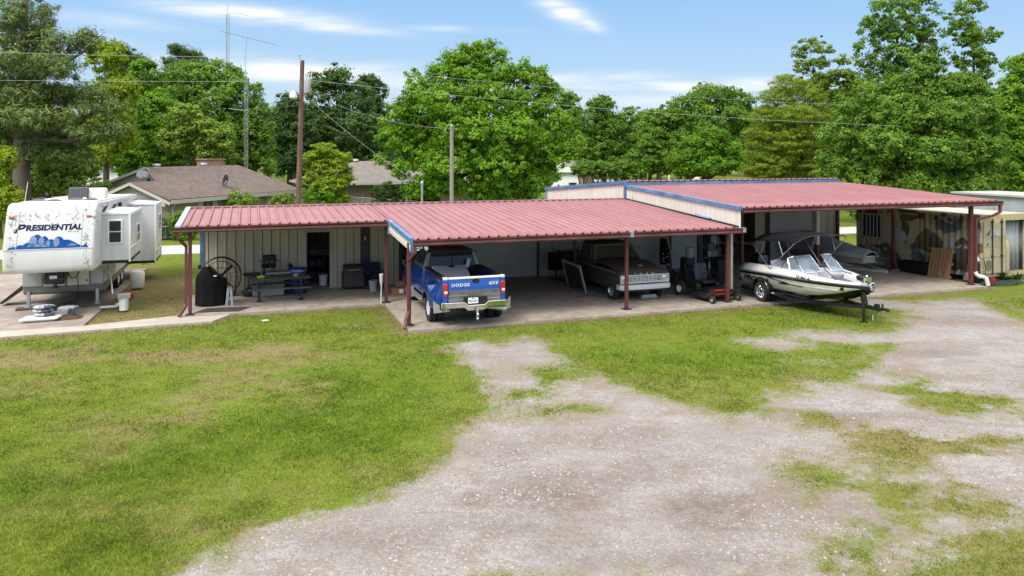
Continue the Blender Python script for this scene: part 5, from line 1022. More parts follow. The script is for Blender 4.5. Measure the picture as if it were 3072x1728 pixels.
sv = empty('shovel', 'wooden handled shovel leaning upright against the folding table', 'shovel', W(-4.02, 6.15), A)
mb = MB(); mb.bar((0,.0,.1),(.06,.35,.98),.035); mb.build('handle', wood_grey, sv); mb = MB(); mb.ob((0,-.04,.12),(.2,.02,.26),(rad(-20),0,0)); mb.build('blade', galv, sv, bevel=.02); mb = MB(); mb.ball((.065,.37,1.02),(.05,.04,.06)); mb.build('grip', black_plastic, sv)
mb = MB(); mb.cyl((0,0,0),(0,0,.4),.15,.17,16); mb.lathe([(.172,.36),(.178,.38),(.172,.4)],16,cap=False); uv1(mb, 'bucket', white_paint, 'white bucket just inside the open doorway', 'bucket', -1.72, 7.9)
mb = MB(); mb.bx(-.4,.4,-.2,.2,0,.05)
for z in (.0,.45,.9,1.35): mb.bx(-.45,.45,-.2,.2,z+.1,z+.13)
for x in (-.43,.43): mb.bx(x-.02,x+.02,-.2,-.16,0,1.6); mb.bx(x-.02,x+.02,.16,.2,0,1.6)
for i in range(9): mb.bx(-.4+(i%3)*.27,-.18+(i%3)*.27,-.15,.12,.13+.45*(i//3),.30+.45*(i//3)+.05*(i%2))
uv1(mb, 'storage_shelf', dark_steel, 'dark loaded storage shelf inside the open doorway', 'shelf', -2.0, 9.3)
cg = empty('charcoal_grill', 'dark charcoal grill cabinet against the wall right of the doorway', 'grill', W(-.72, 6.72), A)
chg = pm('grill_charcoal', (.03,.029,.03), .5, .1, .25, 3.)
mb = MB(); mb.bx(-.42,.36,-.26,.26,.08,.62); mb.build('cabinet', chg, cg, bevel=.02); mb = MB(); mb.lathe([(.001,-.38),(.26,-.38),(.26,.34),(.001,.34)], 18, (0,0,.66), 'x'); mb.build('hood', chg, cg); mb = MB(); mb.bx(.37,.62,-.22,.22,.6,.64); mb.build('side_shelf', chg, cg)
mb = MB(); mb.tube([(-.25,-.3,.72),(-.25,-.33,.74),(.2,-.33,.74),(.2,-.3,.72)], .014, 6); mb.build('handle', galv, cg)
for x in (-.2, .15): mb = MB(); mb.bx(x-.16,x+.16,-.275,-.26,.12,.56); mb.build('door', dark_steel, cg)
cc = empty('camp_chair', 'navy folding camp chair beside the middle porch post', 'chair', W(.0, 6.3), A+.2)
nv = pm('navy_canvas', (.010,.016,.05), .85, 0, .2, 4., bump=.2, bscale=8)
mb = MB(); mb.surf(lambda a, b: (-.3+.6*a, -.22+.5*b, .46-.05*math.sin(PI*a)), 8, 6); mb.build('seat', nv, cc, solid=.015); mb = MB(); mb.surf(lambda a, b: (-.33+.66*a, .28+.12*b-.04*math.sin(PI*a)*-1, .45+.50*b), 8, 6); mb.build('backrest', nv, cc, solid=.02)
mb = MB()
for s in (-1, 1): mb.tube([(s*.32,-.25,0),(-s*.3,-.22,.46)], .013, 5); mb.tube([(s*.33,.3,0),(s*.33,.42,.95)], .013, 5); mb.tube([(s*.32,-.25,0),(s*.33,.35,.5)], .013, 5); mb.bx(s*.34-.04,s*.34+.04,-.2,.33,.62,.65)
mb.build('frame', black_metal, cc)
mb = MB(); mb.lathe([(.001,0),(.13,0),(.155,.37),(.165,.37),(.165,.4),(.15,.4),(.001,.38)], 18); uv1(mb, 'paint_bucket', pm('bucket_grey', (.36,.36,.35), .5), 'pale bucket on the floor under the navy camp chair', 'bucket', -.13, 5.9)
dp = empty('whisk_stick', 'white long handled duster leaning on the middle porch post', 'duster', W(-.22, 3.62), A)
mb = MB(); mb.tube([(0,0,0),(.02,.04,.62)], .018, 8); mb.build('handle', white_paint, dp); mb = MB(); mb.lathe([(.03,.58),(.05,.68),(.075,.95),(.06,.97)], 12, (.02,.05,0)); mb.build('head', pm('duster_white', (.6,.6,.58), .8), dp)
bx_ = empty('cardboard_box', 'brown cardboard box with a white label on the carport floor beside the blue pickup', 'box', W(.62, 4.9), A-.1)
mb = MB(); mb.bx(-.26,.26,-.2,.2,.0,.27); mb.build('carton', pm('cardboard', (.27,.155,.08), .85, 0, .12, 3.), bx_); mb = MB(); mb.ob((.1,.2,.33),(.4,.02,.26),(rad(-30),0,0)); mb.build('flap', MATS['cardboard'], bx_); mb = MB(); mb.bx(.0,.14,-.205,-.2,.1,.24); mb.build('label', white_paint, bx_)
jk = empty('floor_jack', 'red trolley jack on the floor right of the cardboard box', 'jack', W(1.0, 4.55), A+.5)
mb = MB(); mb.bx(-.12,.12,-.35,.3,.06,.17); mb.bar((0,.25,.15),(.05,.6,.7),.035); mb.build('body', mow_red, jk, bevel=.02)
for s in (-1, 1): wheel(jk, (s*.13,-.3,.07), .07, .05, .04, rubber, dark_steel, s, spokes=0)
# ladder-like rack of small things by the dark opening
rk = empty('tool_rack', 'dark tall rack hung with small tools beside the first garage door', 'rack', W(1.35, 7.0), A)
mb = MB()
for x in (-.25,.25): mb.bx(x-.025,x+.025,-.05,.05,0,2.1)
for z in (.35,.75,1.15,1.55,1.95): mb.bx(-.25,.25,-.12,.12,z,z+.03)
mb.build('frame', dark_steel, rk)
for i in range(10):
    mb = MB(); mb.lathe([(.03,0),(.05,.02),(.045,.14),(.02,.18)], 10); mb.build('tin', (galv, dark_steel, pm('tin_cream', (.4,.38,.3), .5) if 'tin_cream' not in MATS else MATS['tin_cream'])[i % 3], rk, loc=(-.15+.3*(i % 2), -.02, .38+.4*(i//2)))
# under the carport
ch = empty('office_chair', 'black high backed office chair near the white wall behind the old pickup', 'chair', W(7.05, 5.9), A+2.6)
mb = MB(); mb.bx(-.28,.28,-.25,.27,.44,.56); mb.build('seat', black_cloth, ch, bevel=.04); mb = MB(); mb.bx(-.27,.27,.24,.34,.62,1.16); mb.build('backrest', black_cloth, ch, bevel=.05); mb = MB(); mb.cyl((0,0,.08),(0,0,.46),.03)
for k in range(5): mb.bar((0,0,.1),(.3*math.cos(k*1.257),.3*math.sin(k*1.257),.06),.045)
mb.bx(-.33,-.27,-.1,.2,.66,.7); mb.bx(.27,.33,-.1,.2,.66,.7); mb.bar((-.3,.05,.5),(-.3,.05,.68),.03); mb.bar((.3,.05,.5),(.3,.05,.68),.03); mb.build('base', black_plastic, ch)
fp = empty('framed_door', 'old white framed brown panel leaning against the inner carport post', 'door', W(7.24, 4.04), A-rad(92.6))
mb = MB(); F_ = [(-1.0,.0),(1.0,.0)]
for x0, x1, z0, z1 in ((-.95,.95,.92,1.02),(-.95,-.83,0,.92),(.83,.95,0,.92)): mb.bx(x0,x1,-.02,.03,z0,z1)
mb.build('frame', pm('frame_white', (.44,.42,.38), .7, 0, .1, 4.), fp, rot=(rad(14),0,0), loc=(0,-.12,0)); mb = MB(); mb.bx(-.83,.83,0,.02,.02,.92)
for x in (-.28,.28): mb.bx(x-.03,x+.03,-.012,0,.02,.92)
mb.bx(-.83,.83,-.012,0,.45,.5); mb.build('panel', pm('panel_brown', (.06,.035,.026), .7, 0, .3, 3.), fp, rot=(rad(14),0,0), loc=(0,-.12,0))
gb = empty('golf_bag', 'black golf bag bristling with clubs hanging beside the white wall panel', 'bag', W(12.3, 6.6), A)
mb = MB(); mb.lathe([(.001,.3),(.17,.3),(.19,.5),(.2,1.0),(.17,1.25),(.2,1.4),(.001,1.36)], 16); mb.build('body', black_cloth, gb); mb = MB(); mb.ball((.17,-.08,.75),(.1,.09,.22)); mb.ball((-.15,-.1,.6),(.09,.08,.16)); mb.build('pocket', black_cloth, gb)
mb = MB()
for k in range(9): a = k*2.4; mb.tube([(.1*math.cos(a),.1*math.sin(a),1.3),(.2*math.cos(a),.14*math.sin(a),1.75+.04*(k % 4))], .01, 4); mb.ball((.2*math.cos(a),.14*math.sin(a),1.77+.04*(k % 4)),(.05,.03,.03))
mb.build('clubs', steel, gb)
for k in range(14): mb = MB(); mb.ball((RND.uniform(-.2,.25), -.21, RND.uniform(.3,.9)), .032, 8, 6); mb.build('ball', white_paint, gb)
mp_ = empty('mop', 'long white handled mop with a blue head leaning by the golf bag', 'mop', W(12.35, 5.9), A)
mb = MB(); mb.tube([(.08,0,.1),(-.25,.5,2.3)], .016, 6); mb.build('handle', white_paint, mp_); mb = MB(); mb.lathe([(.12,0),(.1,.1),(.03,.22)], 12); mb.build('head', pm('mop_blue', (.05,.12,.4), .7), mp_)
mb = MB(); mb.bx(-.9,.9,-.3,.3,.05,.42); mb.bx(-.93,.93,-.33,.33,.42,.50); mb.bx(-.93,.93,-.34,-.3,.30,.34); uv1(mb, 'truck_box', black_plastic, 'long low black plastic chest on the floor right of the old pickup', 'chest', 10.15, 3.4, 0, .5, bevel=.03)
mb = MB(); mb.lathe([(.001,0),(.13,0),(.155,.37),(.165,.37),(.165,.4),(.15,.4),(.001,.38)], 18); uv1(mb, 'bucket', pm('bucket_white', (.55,.55,.52), .5), 'white bucket on a dark drum behind the mower', 'bucket', 12.25, 4.55, .86)
mb = MB(); mb.lathe([(.001,0),(.28,0),(.29,.28),(.30,.3),(.29,.32),(.29,.58),(.30,.6),(.29,.62),(.28,.86),(.001,.86)], 20); uv1(mb, 'dark_drum', dark_steel, 'dark steel drum carrying a white bucket behind the mower', 'drum', 12.2, 4.6)
mb = MB(); mb.ob((0,0,.06),(.62,.16,.10),(0,0,0)); mb.prism([(-.3,.11),(.3,.11),(.26,.16),(-.26,.16)], 'y', -.06, .06); uv1(mb, 'step_bar', galv, 'shiny silver step bar on the floor under the old pickup bumper', 'bar', 8.62, 1.35, 0, .05)
mb = MB(); mb.bar((-1.5,0,.03),(1.5,.05,.03),.05); mb.bar((-1.5,-.02,.03),(-1.1,-.012,.035),.06); uv1(mb, 'long_pipe', pm('pipe_brown', (.14,.10,.075), .8, 0, .3, 5., streak=(.5,1,1)), 'long rusty pipe lying on the slab in front of the old pickup', 'pipe', 8.85, 1.2, 0, .1)
mb = MB(); mb.bar((-.45,0,.03),(.45,0,.03),.09,.04); uv1(mb, 'timber', wood_grey, 'short grey plank lying on the slab between the old pickup and the mower', 'plank', 10.0, 2.0, 0, .3)
# open bay clutter
for i, (u, v, lab) in enumerate(((15.6, 8.6, 'dark steel shelving full of boxes at the back of the open bay'), (16.9, 9.0, 'second dark shelf unit right of the other in the open bay'))):
    s_ = empty('steel_shelf', lab, 'shelf', W(u, v), A)
    mb = MB()
    for z in (.2,.8,1.4,2.0): mb.bx(-.6,.6,-.22,.22,z,z+.03)
    for x in (-.6,.6):
        for y in (-.2,.2): mb.bx(x-.02,x+.02,y-.02,y+.02,0,2.1)
    mb.build('frame', galv, s_)
    for k in range(8): mb = MB(); h = RND.uniform(.2,.4); mb.bx(-.16,.16,-.18,.15,0,h); mb.build('carton', (MATS['cardboard'], black_plastic, galv)[k % 3], s_, loc=(-.38+.38*(k % 3)+RND.uniform(-.03,.03), 0, .232+.6*(k//3)))
pm_ = empty('push_mower', 'faded pink red push mower behind the right front carport post', 'mower', W(11.55, 2.2), A+.4)
pink = pm('faded_red', (.34,.12,.12), .6, 0, .1, 3.)
mb = MB(); mb.lathe([(.001,.12),(.28,.12),(.3,.2),(.26,.27),(.001,.28)], 18); mb.build('deck', pink, pm_); mb = MB(); mb.bx(-.13,.13,-.13,.13,.28,.45); mb.build('engine', dark_steel, pm_, bevel=.03); mb = MB(); mb.tube([(-.2,.2,.25),(-.2,.85,.95),(.2,.85,.95),(.2,.2,.25)], .014, 6); mb.build('handle', black_metal, pm_)
for x in (-.27,.27):
    for y in (-.22,.22): wheel(pm_, (x,y,.1), .1, .05, .05, rubber, white_paint, 1 if x > 0 else -1, spokes=0)
wb = empty('wheelie_bin', 'tall dark green wheeled bin behind the front carport post', 'bin', W(12.7, 3.1), A)
mb = MB(); mb.loft([[(-.22,-.22,.05),(.22,-.22,.05),(.22,.22,.05),(-.22,.22,.05)],[(-.29,-.3,.95),(.29,-.3,.95),(.29,.3,.95),(-.29,.3,.95)]]); mb.build('body', pm('bin_dark', (.025,.03,.028), .5), wb, bevel=.02); mb = MB(); mb.bx(-.31,.31,-.33,.33,.96,1.02); mb.build('lid', black_plastic, wb, bevel=.02)
ob = empty('spare_outboard', 'old outboard motor with a long shaft on a stand inside the carport', 'motor', W(13.6, 5.2), A)
mb = MB(); mb.bx(-.15,.15,-.2,.2,1.0,1.35); mb.build('cowl', pm('cowl_grey', (.12,.12,.125), .4), ob, bevel=.06); mb = MB(); mb.bar((0,0,.25),(0,0,1.0),.08,.1); mb.build('shaft', white_paint, ob); mb = MB(); mb.bar((-.25,-.2,0),(0,0,.85),.05); mb.bar((.25,-.2,0),(0,0,.85),.05); mb.bar((0,.3,0),(0,0,.85),.05); mb.build('stand', dark_steel, ob)
# between camper and porch, and in front of the camper
bk = empty('lidded_bucket', 'white bucket with a pale stone slab on top beside the camper', 'bucket', W(-8.2, 5.15), A)
mb = MB(); mb.lathe([(.001,0),(.13,0),(.155,.37),(.165,.37),(.165,.4),(.15,.4),(.001,.38)], 18); mb.build('pail', white_paint, bk); mb = MB(); mb.ob((0,0,.46),(.36,.34,.12),(0,0,.2)); mb.build('slab', concrete_blk, bk)
mb = MB(); mb.prism([(-.52,-.3),(.48,-.3),(.56,.05),(.38,.3),(-.4,.28)], 'z', .05, .10); mb.bx(-.4,.4,-.22,.22,0,.05); uv1(mb, 'white_tray', white_paint, 'white flat plastic tray on the pad below the camper nose', 'tray', -10.35, 4.35, 0, .05)
for i, (u, v, z, r, lab) in enumerate(((-10.25,4.42,.1,.1,'bottom white sack in the pile on the white tray'),(-10.3,4.45,.21,-.1,'middle white sack in the pile on the white tray'),(-10.27,4.43,.32,.2,'top white sack in the pile on the white tray'))):
    mb = MB(); mb.ball((0,0,.06),(.30,.2,.062),14,8,.05,i+20); uv1(mb, 'sack', pm('sack_white', (.46,.47,.49), .6, 0, .1, 4., col2=(.06,.07,.09), amt=.47, scale2=3.5, soft=.06) if 'sack_white' not in MATS else MATS['sack_white'], lab, 'sack', u, v, z, r, group='sacks on the tray')
mb = MB(); mb.bx(-.28,.28,-.18,.18,0,.2); mb.ball((0,0,.2),(.27,.17,.06),12,6,.06,2); uv1(mb, 'feed_sack', MATS['sack_white'], 'printed white sack lying on bare soil beside the white tray', 'sack', -9.75, 5.0, .02, .15, bevel=.03)
for u, lab in ((-11.12, 'rough timber block under the left camper leg'), (-9.15, 'rough timber block under the right camper leg')):
    mb = MB(); mb.bx(-.35,.35,-.16,.16,0,.10); uv1(mb, 'timber_block', pm('timber_dark', (.11,.085,.065), .9, 0, .3, 4., bump=.4) if 'timber_dark' not in MATS else MATS['timber_dark'], lab, 'block', u, 6.33, -.04, .05, bevel=.01)
mb = MB(); mb.bx(-.45,.45,-.3,.3,0,.03)
for x in np.arange(-.42,.43,.14): mb.bx(x-.05,x+.05,-.3,.3,.10,.13)
for y in (-.25,0,.25): mb.bx(-.45,.45,y-.03,y+.03,.03,.10)
uv1(mb, 'dark_pallet', pm('pallet_dark', (.06,.045,.035), .9, 0, .3, 4.), 'dark broken pallet lying under the camper between its legs', 'pallet', -10.15, 6.2, 0, .2)
mb = MB(); mb.surf(lambda a, b: ((a*2-1)*.55, (b*2-1)*.4, .10*math.sin(PI*a)*math.sin(PI*b)*(1+.4*math.sin(a*14)*math.sin(b*11))), 16, 12); uv1(mb, 'soil_heap', pm('soil', (.085,.048,.028), .95, 0, .3, 5., bump=.6), 'small reddish soil heap on the pad beside the sacks', 'heap', -9.75, 4.5, -.03)
mb = MB(); mb.ob((0,0,.04),(.5,.12,.05),(0,0,.1)); mb.ob((.35,.1,.05),(.3,.1,.07),(0,.2,-.4)); uv1(mb, 'cast_off_parts', white_paint, 'white plastic pipe parts on the soil beside the lidded bucket', 'parts', -8.72, 5.7)
mb = MB(); mb.lathe([(.001,0),(.2,0),(.24,.05),(.25,.55),(.2,.62),(.001,.64)], 18); uv1(mb, 'water_tank', white_paint, 'white plastic drum standing beside the camper wheels', 'tank', -8.35, 9.6)
mb = MB(); mb.lathe([(.001,0),(.10,0),(.12,.06),(.12,.16),(.07,.22),(.03,.24),(.03,.3)], 14); uv1(mb, 'red_can', pm('can_red', (.4,.035,.025), .5), 'small red can on the pad edge beside the camper', 'can', -8.3, 7.3)
mb = MB(); mb.lathe([(.001,0),(.10,.0),(.11,.012),(.001,.018)], 14); uv1(mb, 'pale_disc', white_paint, 'small pale disc lying on the lawn below the porch', 'disc', -3.95, 2.27, -.05)
# right end: leaned and lying things
ld = empty('ladder', 'grey aluminium ladder lying on its edge along the camouflaged container', 'ladder', W(22.02, 5.25), A+rad(90)-rad(-4))
mb = MB(); mb.bx(-1.25,1.25,-.03,.03,.04,.10); mb.build('rail', galv, ld); mb = MB(); mb.bx(-1.25,1.25,.17,.23,.42,.48); mb.build('rail', galv, ld)
for k in range(9): mb = MB(); mb.bar((-1.1+k*.275,0,.08),(-1.1+k*.275,.2,.45),.06,.03); mb.build('rung', galv, ld)
tb_ = empty('black_trough', 'long black plastic trough against the camouflaged container', 'trough', W(22.08, 2.75), A+rad(92))
mb = MB(); mb.loft([[(-.62,-.25,.02),(.62,-.25,.02),(.62,.25,.02),(-.62,.25,.02)],[(-.70,-.30,.42),(.70,-.30,.42),(.70,.30,.42),(-.70,.30,.42)],[(-.72,-.33,.47),(.72,-.33,.47),(.72,.33,.47),(-.72,.33,.47)],[(-.68,-.28,.47),(.68,-.28,.47),(.68,.28,.47),(-.68,.28,.47)],[(-.6,-.23,.1),(.6,-.23,.1),(.6,.23,.1),(-.6,.23,.1)]]); mb.build('tub', black_plastic, tb_, bevel=.01)
mb = MB(); mb.bx(-.1,.1,-.31,-.29,.33,.39); mb.build('handle', galv, tb_)
pl = empty('pallet', 'brown wooden pallet leaning on the camouflaged container', 'pallet', W(21.95, 1.55), A-rad(86))
for k in range(7): mb = MB(); mb.bx(-.5+k*.143+.01,-.5+(k+1)*.143-.02,-.02,.0,.0,1.2); mb.build('board', wood_brown, pl, rot=(rad(-13),0,0))
for z in (.05,.57,1.08): mb = MB(); mb.bx(-.5,.5,.0,.09,z,z+.09); mb.build('stringer', wood_brown, pl, rot=(rad(-13),0,0))
for x in (-.42, .02, .4): mb = MB(); mb.bx(x-.05,x+.05,-.045,-.022,.0,1.22); mb.build('batten', wood_brown, pl, rot=(rad(-13),0,0))
br = empty('push_broom', 'wide push broom standing against the inner right post', 'broom', W(21.62, 3.35), A)
mb = MB(); mb.tube([(.0,.0,.08),(.12,.3,1.5)], .014, 6); mb.build('handle', wood_grey, br); mb = MB(); mb.bx(-.32,.32,-.05,.05,.05,.1); mb.bx(-.31,.31,-.045,.045,0,.05); mb.build('head', wood_grey, br)
gc = empty('gas_cylinder', 'slim black gas cylinder with a white valve beside the right carport post', 'cylinder', W(22.32, .12), A)
mb = MB(); mb.lathe([(.001,0),(.11,0),(.115,.03),(.115,.72),(.08,.84),(.035,.88),(.001,.88)], 18); mb.build('bottle', black_metal, gc); mb = MB(); mb.lathe([(.09,.84),(.1,.9),(.05,.98),(.03,1.02),(.001,1.03)], 14); mb.build('valve', white_paint, gc)
mb = MB(); mb.tube([(.05,0,.95),(.3,-.05,.9),(.38,-.05,.6),(.3,-.1,.25)], .014, 6); mb.build('hose', black_plastic, gc)
mb = MB()
for k in range(26):
    a0 = RND.uniform(0, 6.28); r = RND.uniform(.35,.85); cx_, cy_ = RND.uniform(-.15,.15), RND.uniform(-.08,.08)
    mb.tube([(cx_+r*math.cos(a0+t)*1.2, cy_+r*.42*math.sin(a0+t), .02+.012*k*(.5+.5*math.sin(t*2+k))*.55) for t in np.linspace(0, 2.6, 12)], .013, 5)
hs = uv1(mb, 'garden_hose', pm('hose_green', (.03,.075,.055), .5, 0, .3, 4.), 'tangled dark green garden hose heaped in front of the container doors', 'hose', 23.3, -.25, -.05)
mb = MB(); mb.lathe([(.001,-.12),(.16,-.12),(.17,-.1),(.06,-.09),(.06,.09),(.17,.1),(.16,.12),(.001,.12)], 16, (0,0,.17), 'x'); uv1(mb, 'hose_reel', pm('reel_red', (.22,.015,.022), .6), 'small red reel between the drain pipe and the garden hose', 'reel', 22.55, -.3, -.05, .3)
for i, (u, v, k) in enumerate(((23.7,.15,1.),(22.9,.35,.7),(24.2,-.1,.9))):
    mb = MB()
    for j in range(38):
        a0, r, h = RND.uniform(0,6.28), RND.uniform(.05,.3)*k, RND.uniform(.2,.5)*k; c_, s_ = math.cos(a0), math.sin(a0); w_ = .03
        mb.add([(0,0,0),(r*c_*.6-w_*s_,r*s_*.6+w_*c_,h*.7),(r*c_*1.4,r*s_*1.4,h),(r*c_*.6+w_*s_,r*s_*.6-w_*c_,h*.7)], [(0,1,2,3)])
    uv1(mb, 'weed', pm('weed_green', (.045,.085,.02), .7) if 'weed_green' not in MATS else MATS['weed_green'], ('leafy weed right of the container door','small weed at the left foot of the container door','weed beside the heaped garden hose')[i], 'weed', u, v, -.06, group='weeds at the container door', smooth=0)
# ---------------------------------------------------------------- shipping containers
def camo():
    m, nt, b, out = new_mat('camouflage_paint')
    tc = N(nt, 'TexCoord').outputs['Object']; mp = N(nt, 'Mapping'); mp.inputs['Scale'].default_value = (1, 1, 1.0); nt.links.new(tc, mp.inputs[0])
    base = N(nt, 'TexNoise', Scale=2., Detail=5.); nt.links.new(tc, base.inputs['Vector'])
    c = ramp(nt, base.outputs[0], [(.3, (.46,.39,.25)), (.7, (.57,.49,.32))]).outputs[0]
    for seed, col, th in ((0., (.10,.105,.06), .635), (7.3, (.17,.12,.07), .64), (15.1, (.50,.50,.49), .64), (23.7, (.13,.17,.19), .66), (31.0, (.11,.09,.05), .655)):
        ad = N(nt, 'VectorMath'); ad.operation = 'ADD'; ad.inputs[1].default_value = (seed, seed*.7, seed*.3); nt.links.new(tc, ad.inputs[0])
        n = N(nt, 'TexNoise', Scale=1.25, Detail=.4, Distortion=.5); nt.links.new(ad.outputs[0], n.inputs['Vector'])
        c = mixc(nt, ramp(nt, n.outputs[0], [(th, 0.), (th+.012, 1.)]).outputs[0], c, col)
    st = N(nt, 'TexNoise', Scale=3., Detail=8.); mp2 = N(nt, 'Mapping'); mp2.inputs['Scale'].default_value = (2, 2, .3); nt.links.new(tc, mp2.inputs[0]); nt.links.new(mp2.outputs[0], st.inputs['Vector'])
    c = mixc(nt, ramp(nt, st.outputs[0], [(.55, 0.), (.75, .5)]).outputs[0], c, (.12,.08,.05))
    nt.links.new(c, b.inputs['Base Color']); b.inputs['Roughness'].default_value = .65; return m
cam_m = camo(); cont_yel = pm('container_yellow', (.48,.40,.23), .6, 0, .1, 2., col2=(.3,.24,.14), amt=.4, soft=.2); cont_roof = pm('container_roof', (.55,.51,.42), .7, 0, .1, 1.2, col2=(.36,.30,.22), amt=.42, soft=.3); cont_grey = pm('container_grey', (.36,.375,.39), .6, 0, .12, 2., col2=(.15,.13,.11), amt=.36)
ct = empty('shipping_container', 'camouflage painted steel shipping container with a barred window at the right end', 'container', (*G(2945,845), 0), 0)
# local: x along the door end (to the right), y along the length (away)
c0 = Vector(G(2940, 846)); c1 = Vector(G(2586, 788)); ydir = (c1-c0).normalized(); LEN = 6.06; ct.scale = (1.16, 1, 1); ct.rotation_euler = (0, 0, math.atan2(ydir.y, ydir.x)-PI/2); ct.location = (c0.x, c0.y, 0)
def corr(y0, y1, x, z0, z1, d=.036, p=.28):
    pts = []; y = y0; k = 0
    while y < y1: pts += [(x, y), (x, min(y1, y+p*.36)), (x+d, min(y1, y+p*.5)), (x+d, min(y1, y+p*.86))]; y += p
    pts.append((x, y1)); return [[(a, b_, z) for a, b_ in pts] for z in (z0, z1)]
mb = MB(); mb.loft(corr(.12, 2.75, .02, .3, 2.52), close=False, cap=False); mb.build('side_wall', cam_m, ct, smooth=20, solid=.01); mb = MB(); mb.loft(corr(4.55, 5.94, .02, .3, 2.52), close=False, cap=False); mb.build('side_wall', cam_m, ct, smooth=20, solid=.01)
mb = MB(); mb.bx(-.005, .03, 2.75, 4.55, .3, 2.52); mb.build('flat_panel', cam_m, ct)
mb = MB(); mb.bx(-.03, .02, 2.78, 4.2, 2.40, 2.45); mb.build('ledge', cont_yel, ct)
mb = MB(); mb.loft(corr(.12, 5.94, 2.38, .3, 2.52), close=False, cap=False); mb.loft([[(p[1]*0+q, 5.98, z) for q in np.linspace(.1, 2.34, 3) for p in ((0,0),)] for z in (.3, 2.52)], close=False, cap=False); mb.build('inner_wall', cont_grey, ct, smooth=20, solid=.01)
mb = MB(); mb.bx(-.0, .12, 0, 6.06, .16, .31); mb.bx(2.32, 2.44, 0, 6.06, .16, .31); mb.bx(.0,.1,0,6.06,2.52,2.60); mb.bx(2.34,2.44,0,6.06,2.52,2.60); mb.bx(-.01,.13,5.93,6.07,.16,2.6); mb.bx(0,.12,-.01,.12,.16,2.6); mb.build('frame', cam_m, ct)
mb = MB(); mb.bx(2.3,2.44,-.012,.12,.16,2.6); mb.bx(.12,2.3,-.012,.1,2.36,2.61); mb.bx(.12,2.3,-.01,.1,.16,.3); mb.build('end_frame', cont_yel, ct)
mb = MB(); mb.bx(.1,2.34,.1,5.96,.29,.31); mb.build('floor', wood_grey, ct)
mb = MB(); mb.loft([[(x, y, 2.60+.012*math.sin(x*9)) for x in np.linspace(0, 2.44, 20)] for y in (.0, 6.06)], close=False, cap=False); mb.build('roof', cont_roof, ct, solid=.02)
mb = MB(); mb.bx(-.12,.1,.2,.6,.0,.16); mb.bx(-.1,.1,5.5,5.9,0,.16); mb.bx(2.3,2.5,.2,.6,0,.16); mb.build('footing', concrete_blk, ct)
wf = MB(); wf.bx(-.06,.0,4.62,5.72,1.2,1.27); wf.bx(-.05,.0,4.62,5.72,2.25,2.31); wf.bx(-.05,0,4.62,4.69,1.27,2.25); wf.bx(-.05,0,5.65,5.72,1.27,2.25); wn = wf.build('window', cont_yel, ct)
mb = MB(); mb.bx(-.02,-.005,4.69,5.65,1.27,2.25); mb.build('pane', glass_dark, wn)
for y in (4.85,5.05,5.25,5.45): mb = MB(); mb.cyl((-.045,y,1.27),(-.045,y,2.25),.012); mb.build('bar', white_paint, wn)
dr = MB(); dr.bx(.13,1.2,-.05,.0,.31,2.36); dr = dr.build('door', pm('door_patched', (.47,.40,.26), .6, 0, .1, 2., col2=(.52,.53,.52), amt=.43, scale2=1.4, soft=.02, col3=(.11,.23,.27), amt3=.37, scale3=1.5), ct, bevel=.006)
for x in (.52, .98): mb = MB(); mb.cyl((x,-.085,.24),(x,-.085,2.45),.024); mb.bx(x-.05,x+.05,-.11,-.05,.95,1.02); mb.bx(x-.05,x+.05,-.11,-.05,2.3,2.36); mb.build('lock_rod', dark_steel, dr)
mb = MB()
for z in (.95,1.35,1.75): mb.bx(.14,1.19,-.065,-.05,z,z+.03)
mb.build('door_rib', cont_yel, dr)
for x, z, q in ((.32,1.95,1.),(.35,.62,1.2),(.3,1.5,.6)): mb = MB(); mb.lathe([(.001,-.004),(.16*q,-.004),(.16*q,.0)], 14, (0,0,0), 'y'); k_ = mb.build('paint_patch', cam_m if z > .7 else pm('olive_patch', (.17,.17,.08), .7), dr, loc=(x,-.0515,z)); k_.scale = (.75,1,1.2)
pts_ = []
for k in range(5): x0 = 1.24+k*.21; pts_ += [(x0,.30),(x0+.07,.30),(x0+.10,.26),(x0+.17,.26)]
pts_ = [q for q in pts_ if q[0] < 2.3]+[(2.3,.30)]
mb = MB(); mb.loft([[(a, b_, z) for a, b_ in pts_] for z in (.31, 2.36)], close=False, cap=False); mb.build('inner_door', cont_grey, ct, smooth=20, solid=.01)
mb = MB(); mb.lathe([(.001,0),(.12,0),(.125,.03),(.125,1.05),(.09,1.2),(.05,1.25),(.05,1.38),(.001,1.4)], 18); one(mb, 'welding_cylinder', cont_yel, 'beige tall gas cylinder inside the open container end', 'cylinder', ct.matrix_world @ Vector((1.6,.35,.31)) if False else (c0.x+math.cos(ct.rotation_euler.z)*1.62-math.sin(ct.rotation_euler.z)*.10, c0.y+math.sin(ct.rotation_euler.z)*1.62+math.cos(ct.rotation_euler.z)*.10, .31))
# second container behind with a grey roof
gx2, gy2 = XD(3165, 38), 38
gr = empty('grey_container', 'grey roofed steel container behind the camouflaged one at the right edge', 'container', (gx2, gy2, 0), ct.rotation_euler.z-.12)
mb = MB(); mb.bx(0,3.2,0,6,0,2.75); mb.build('walls', cont_grey, gr); mb = MB(); mb.prism([(-.15,2.75),(3.35,2.75),(3.35,2.85),(-.15,2.85)], 'y', -.2, 6.2); mb.build('roof', pm('roof_grey', (.42,.40,.38), .8, 0, .08, 1.), gr)
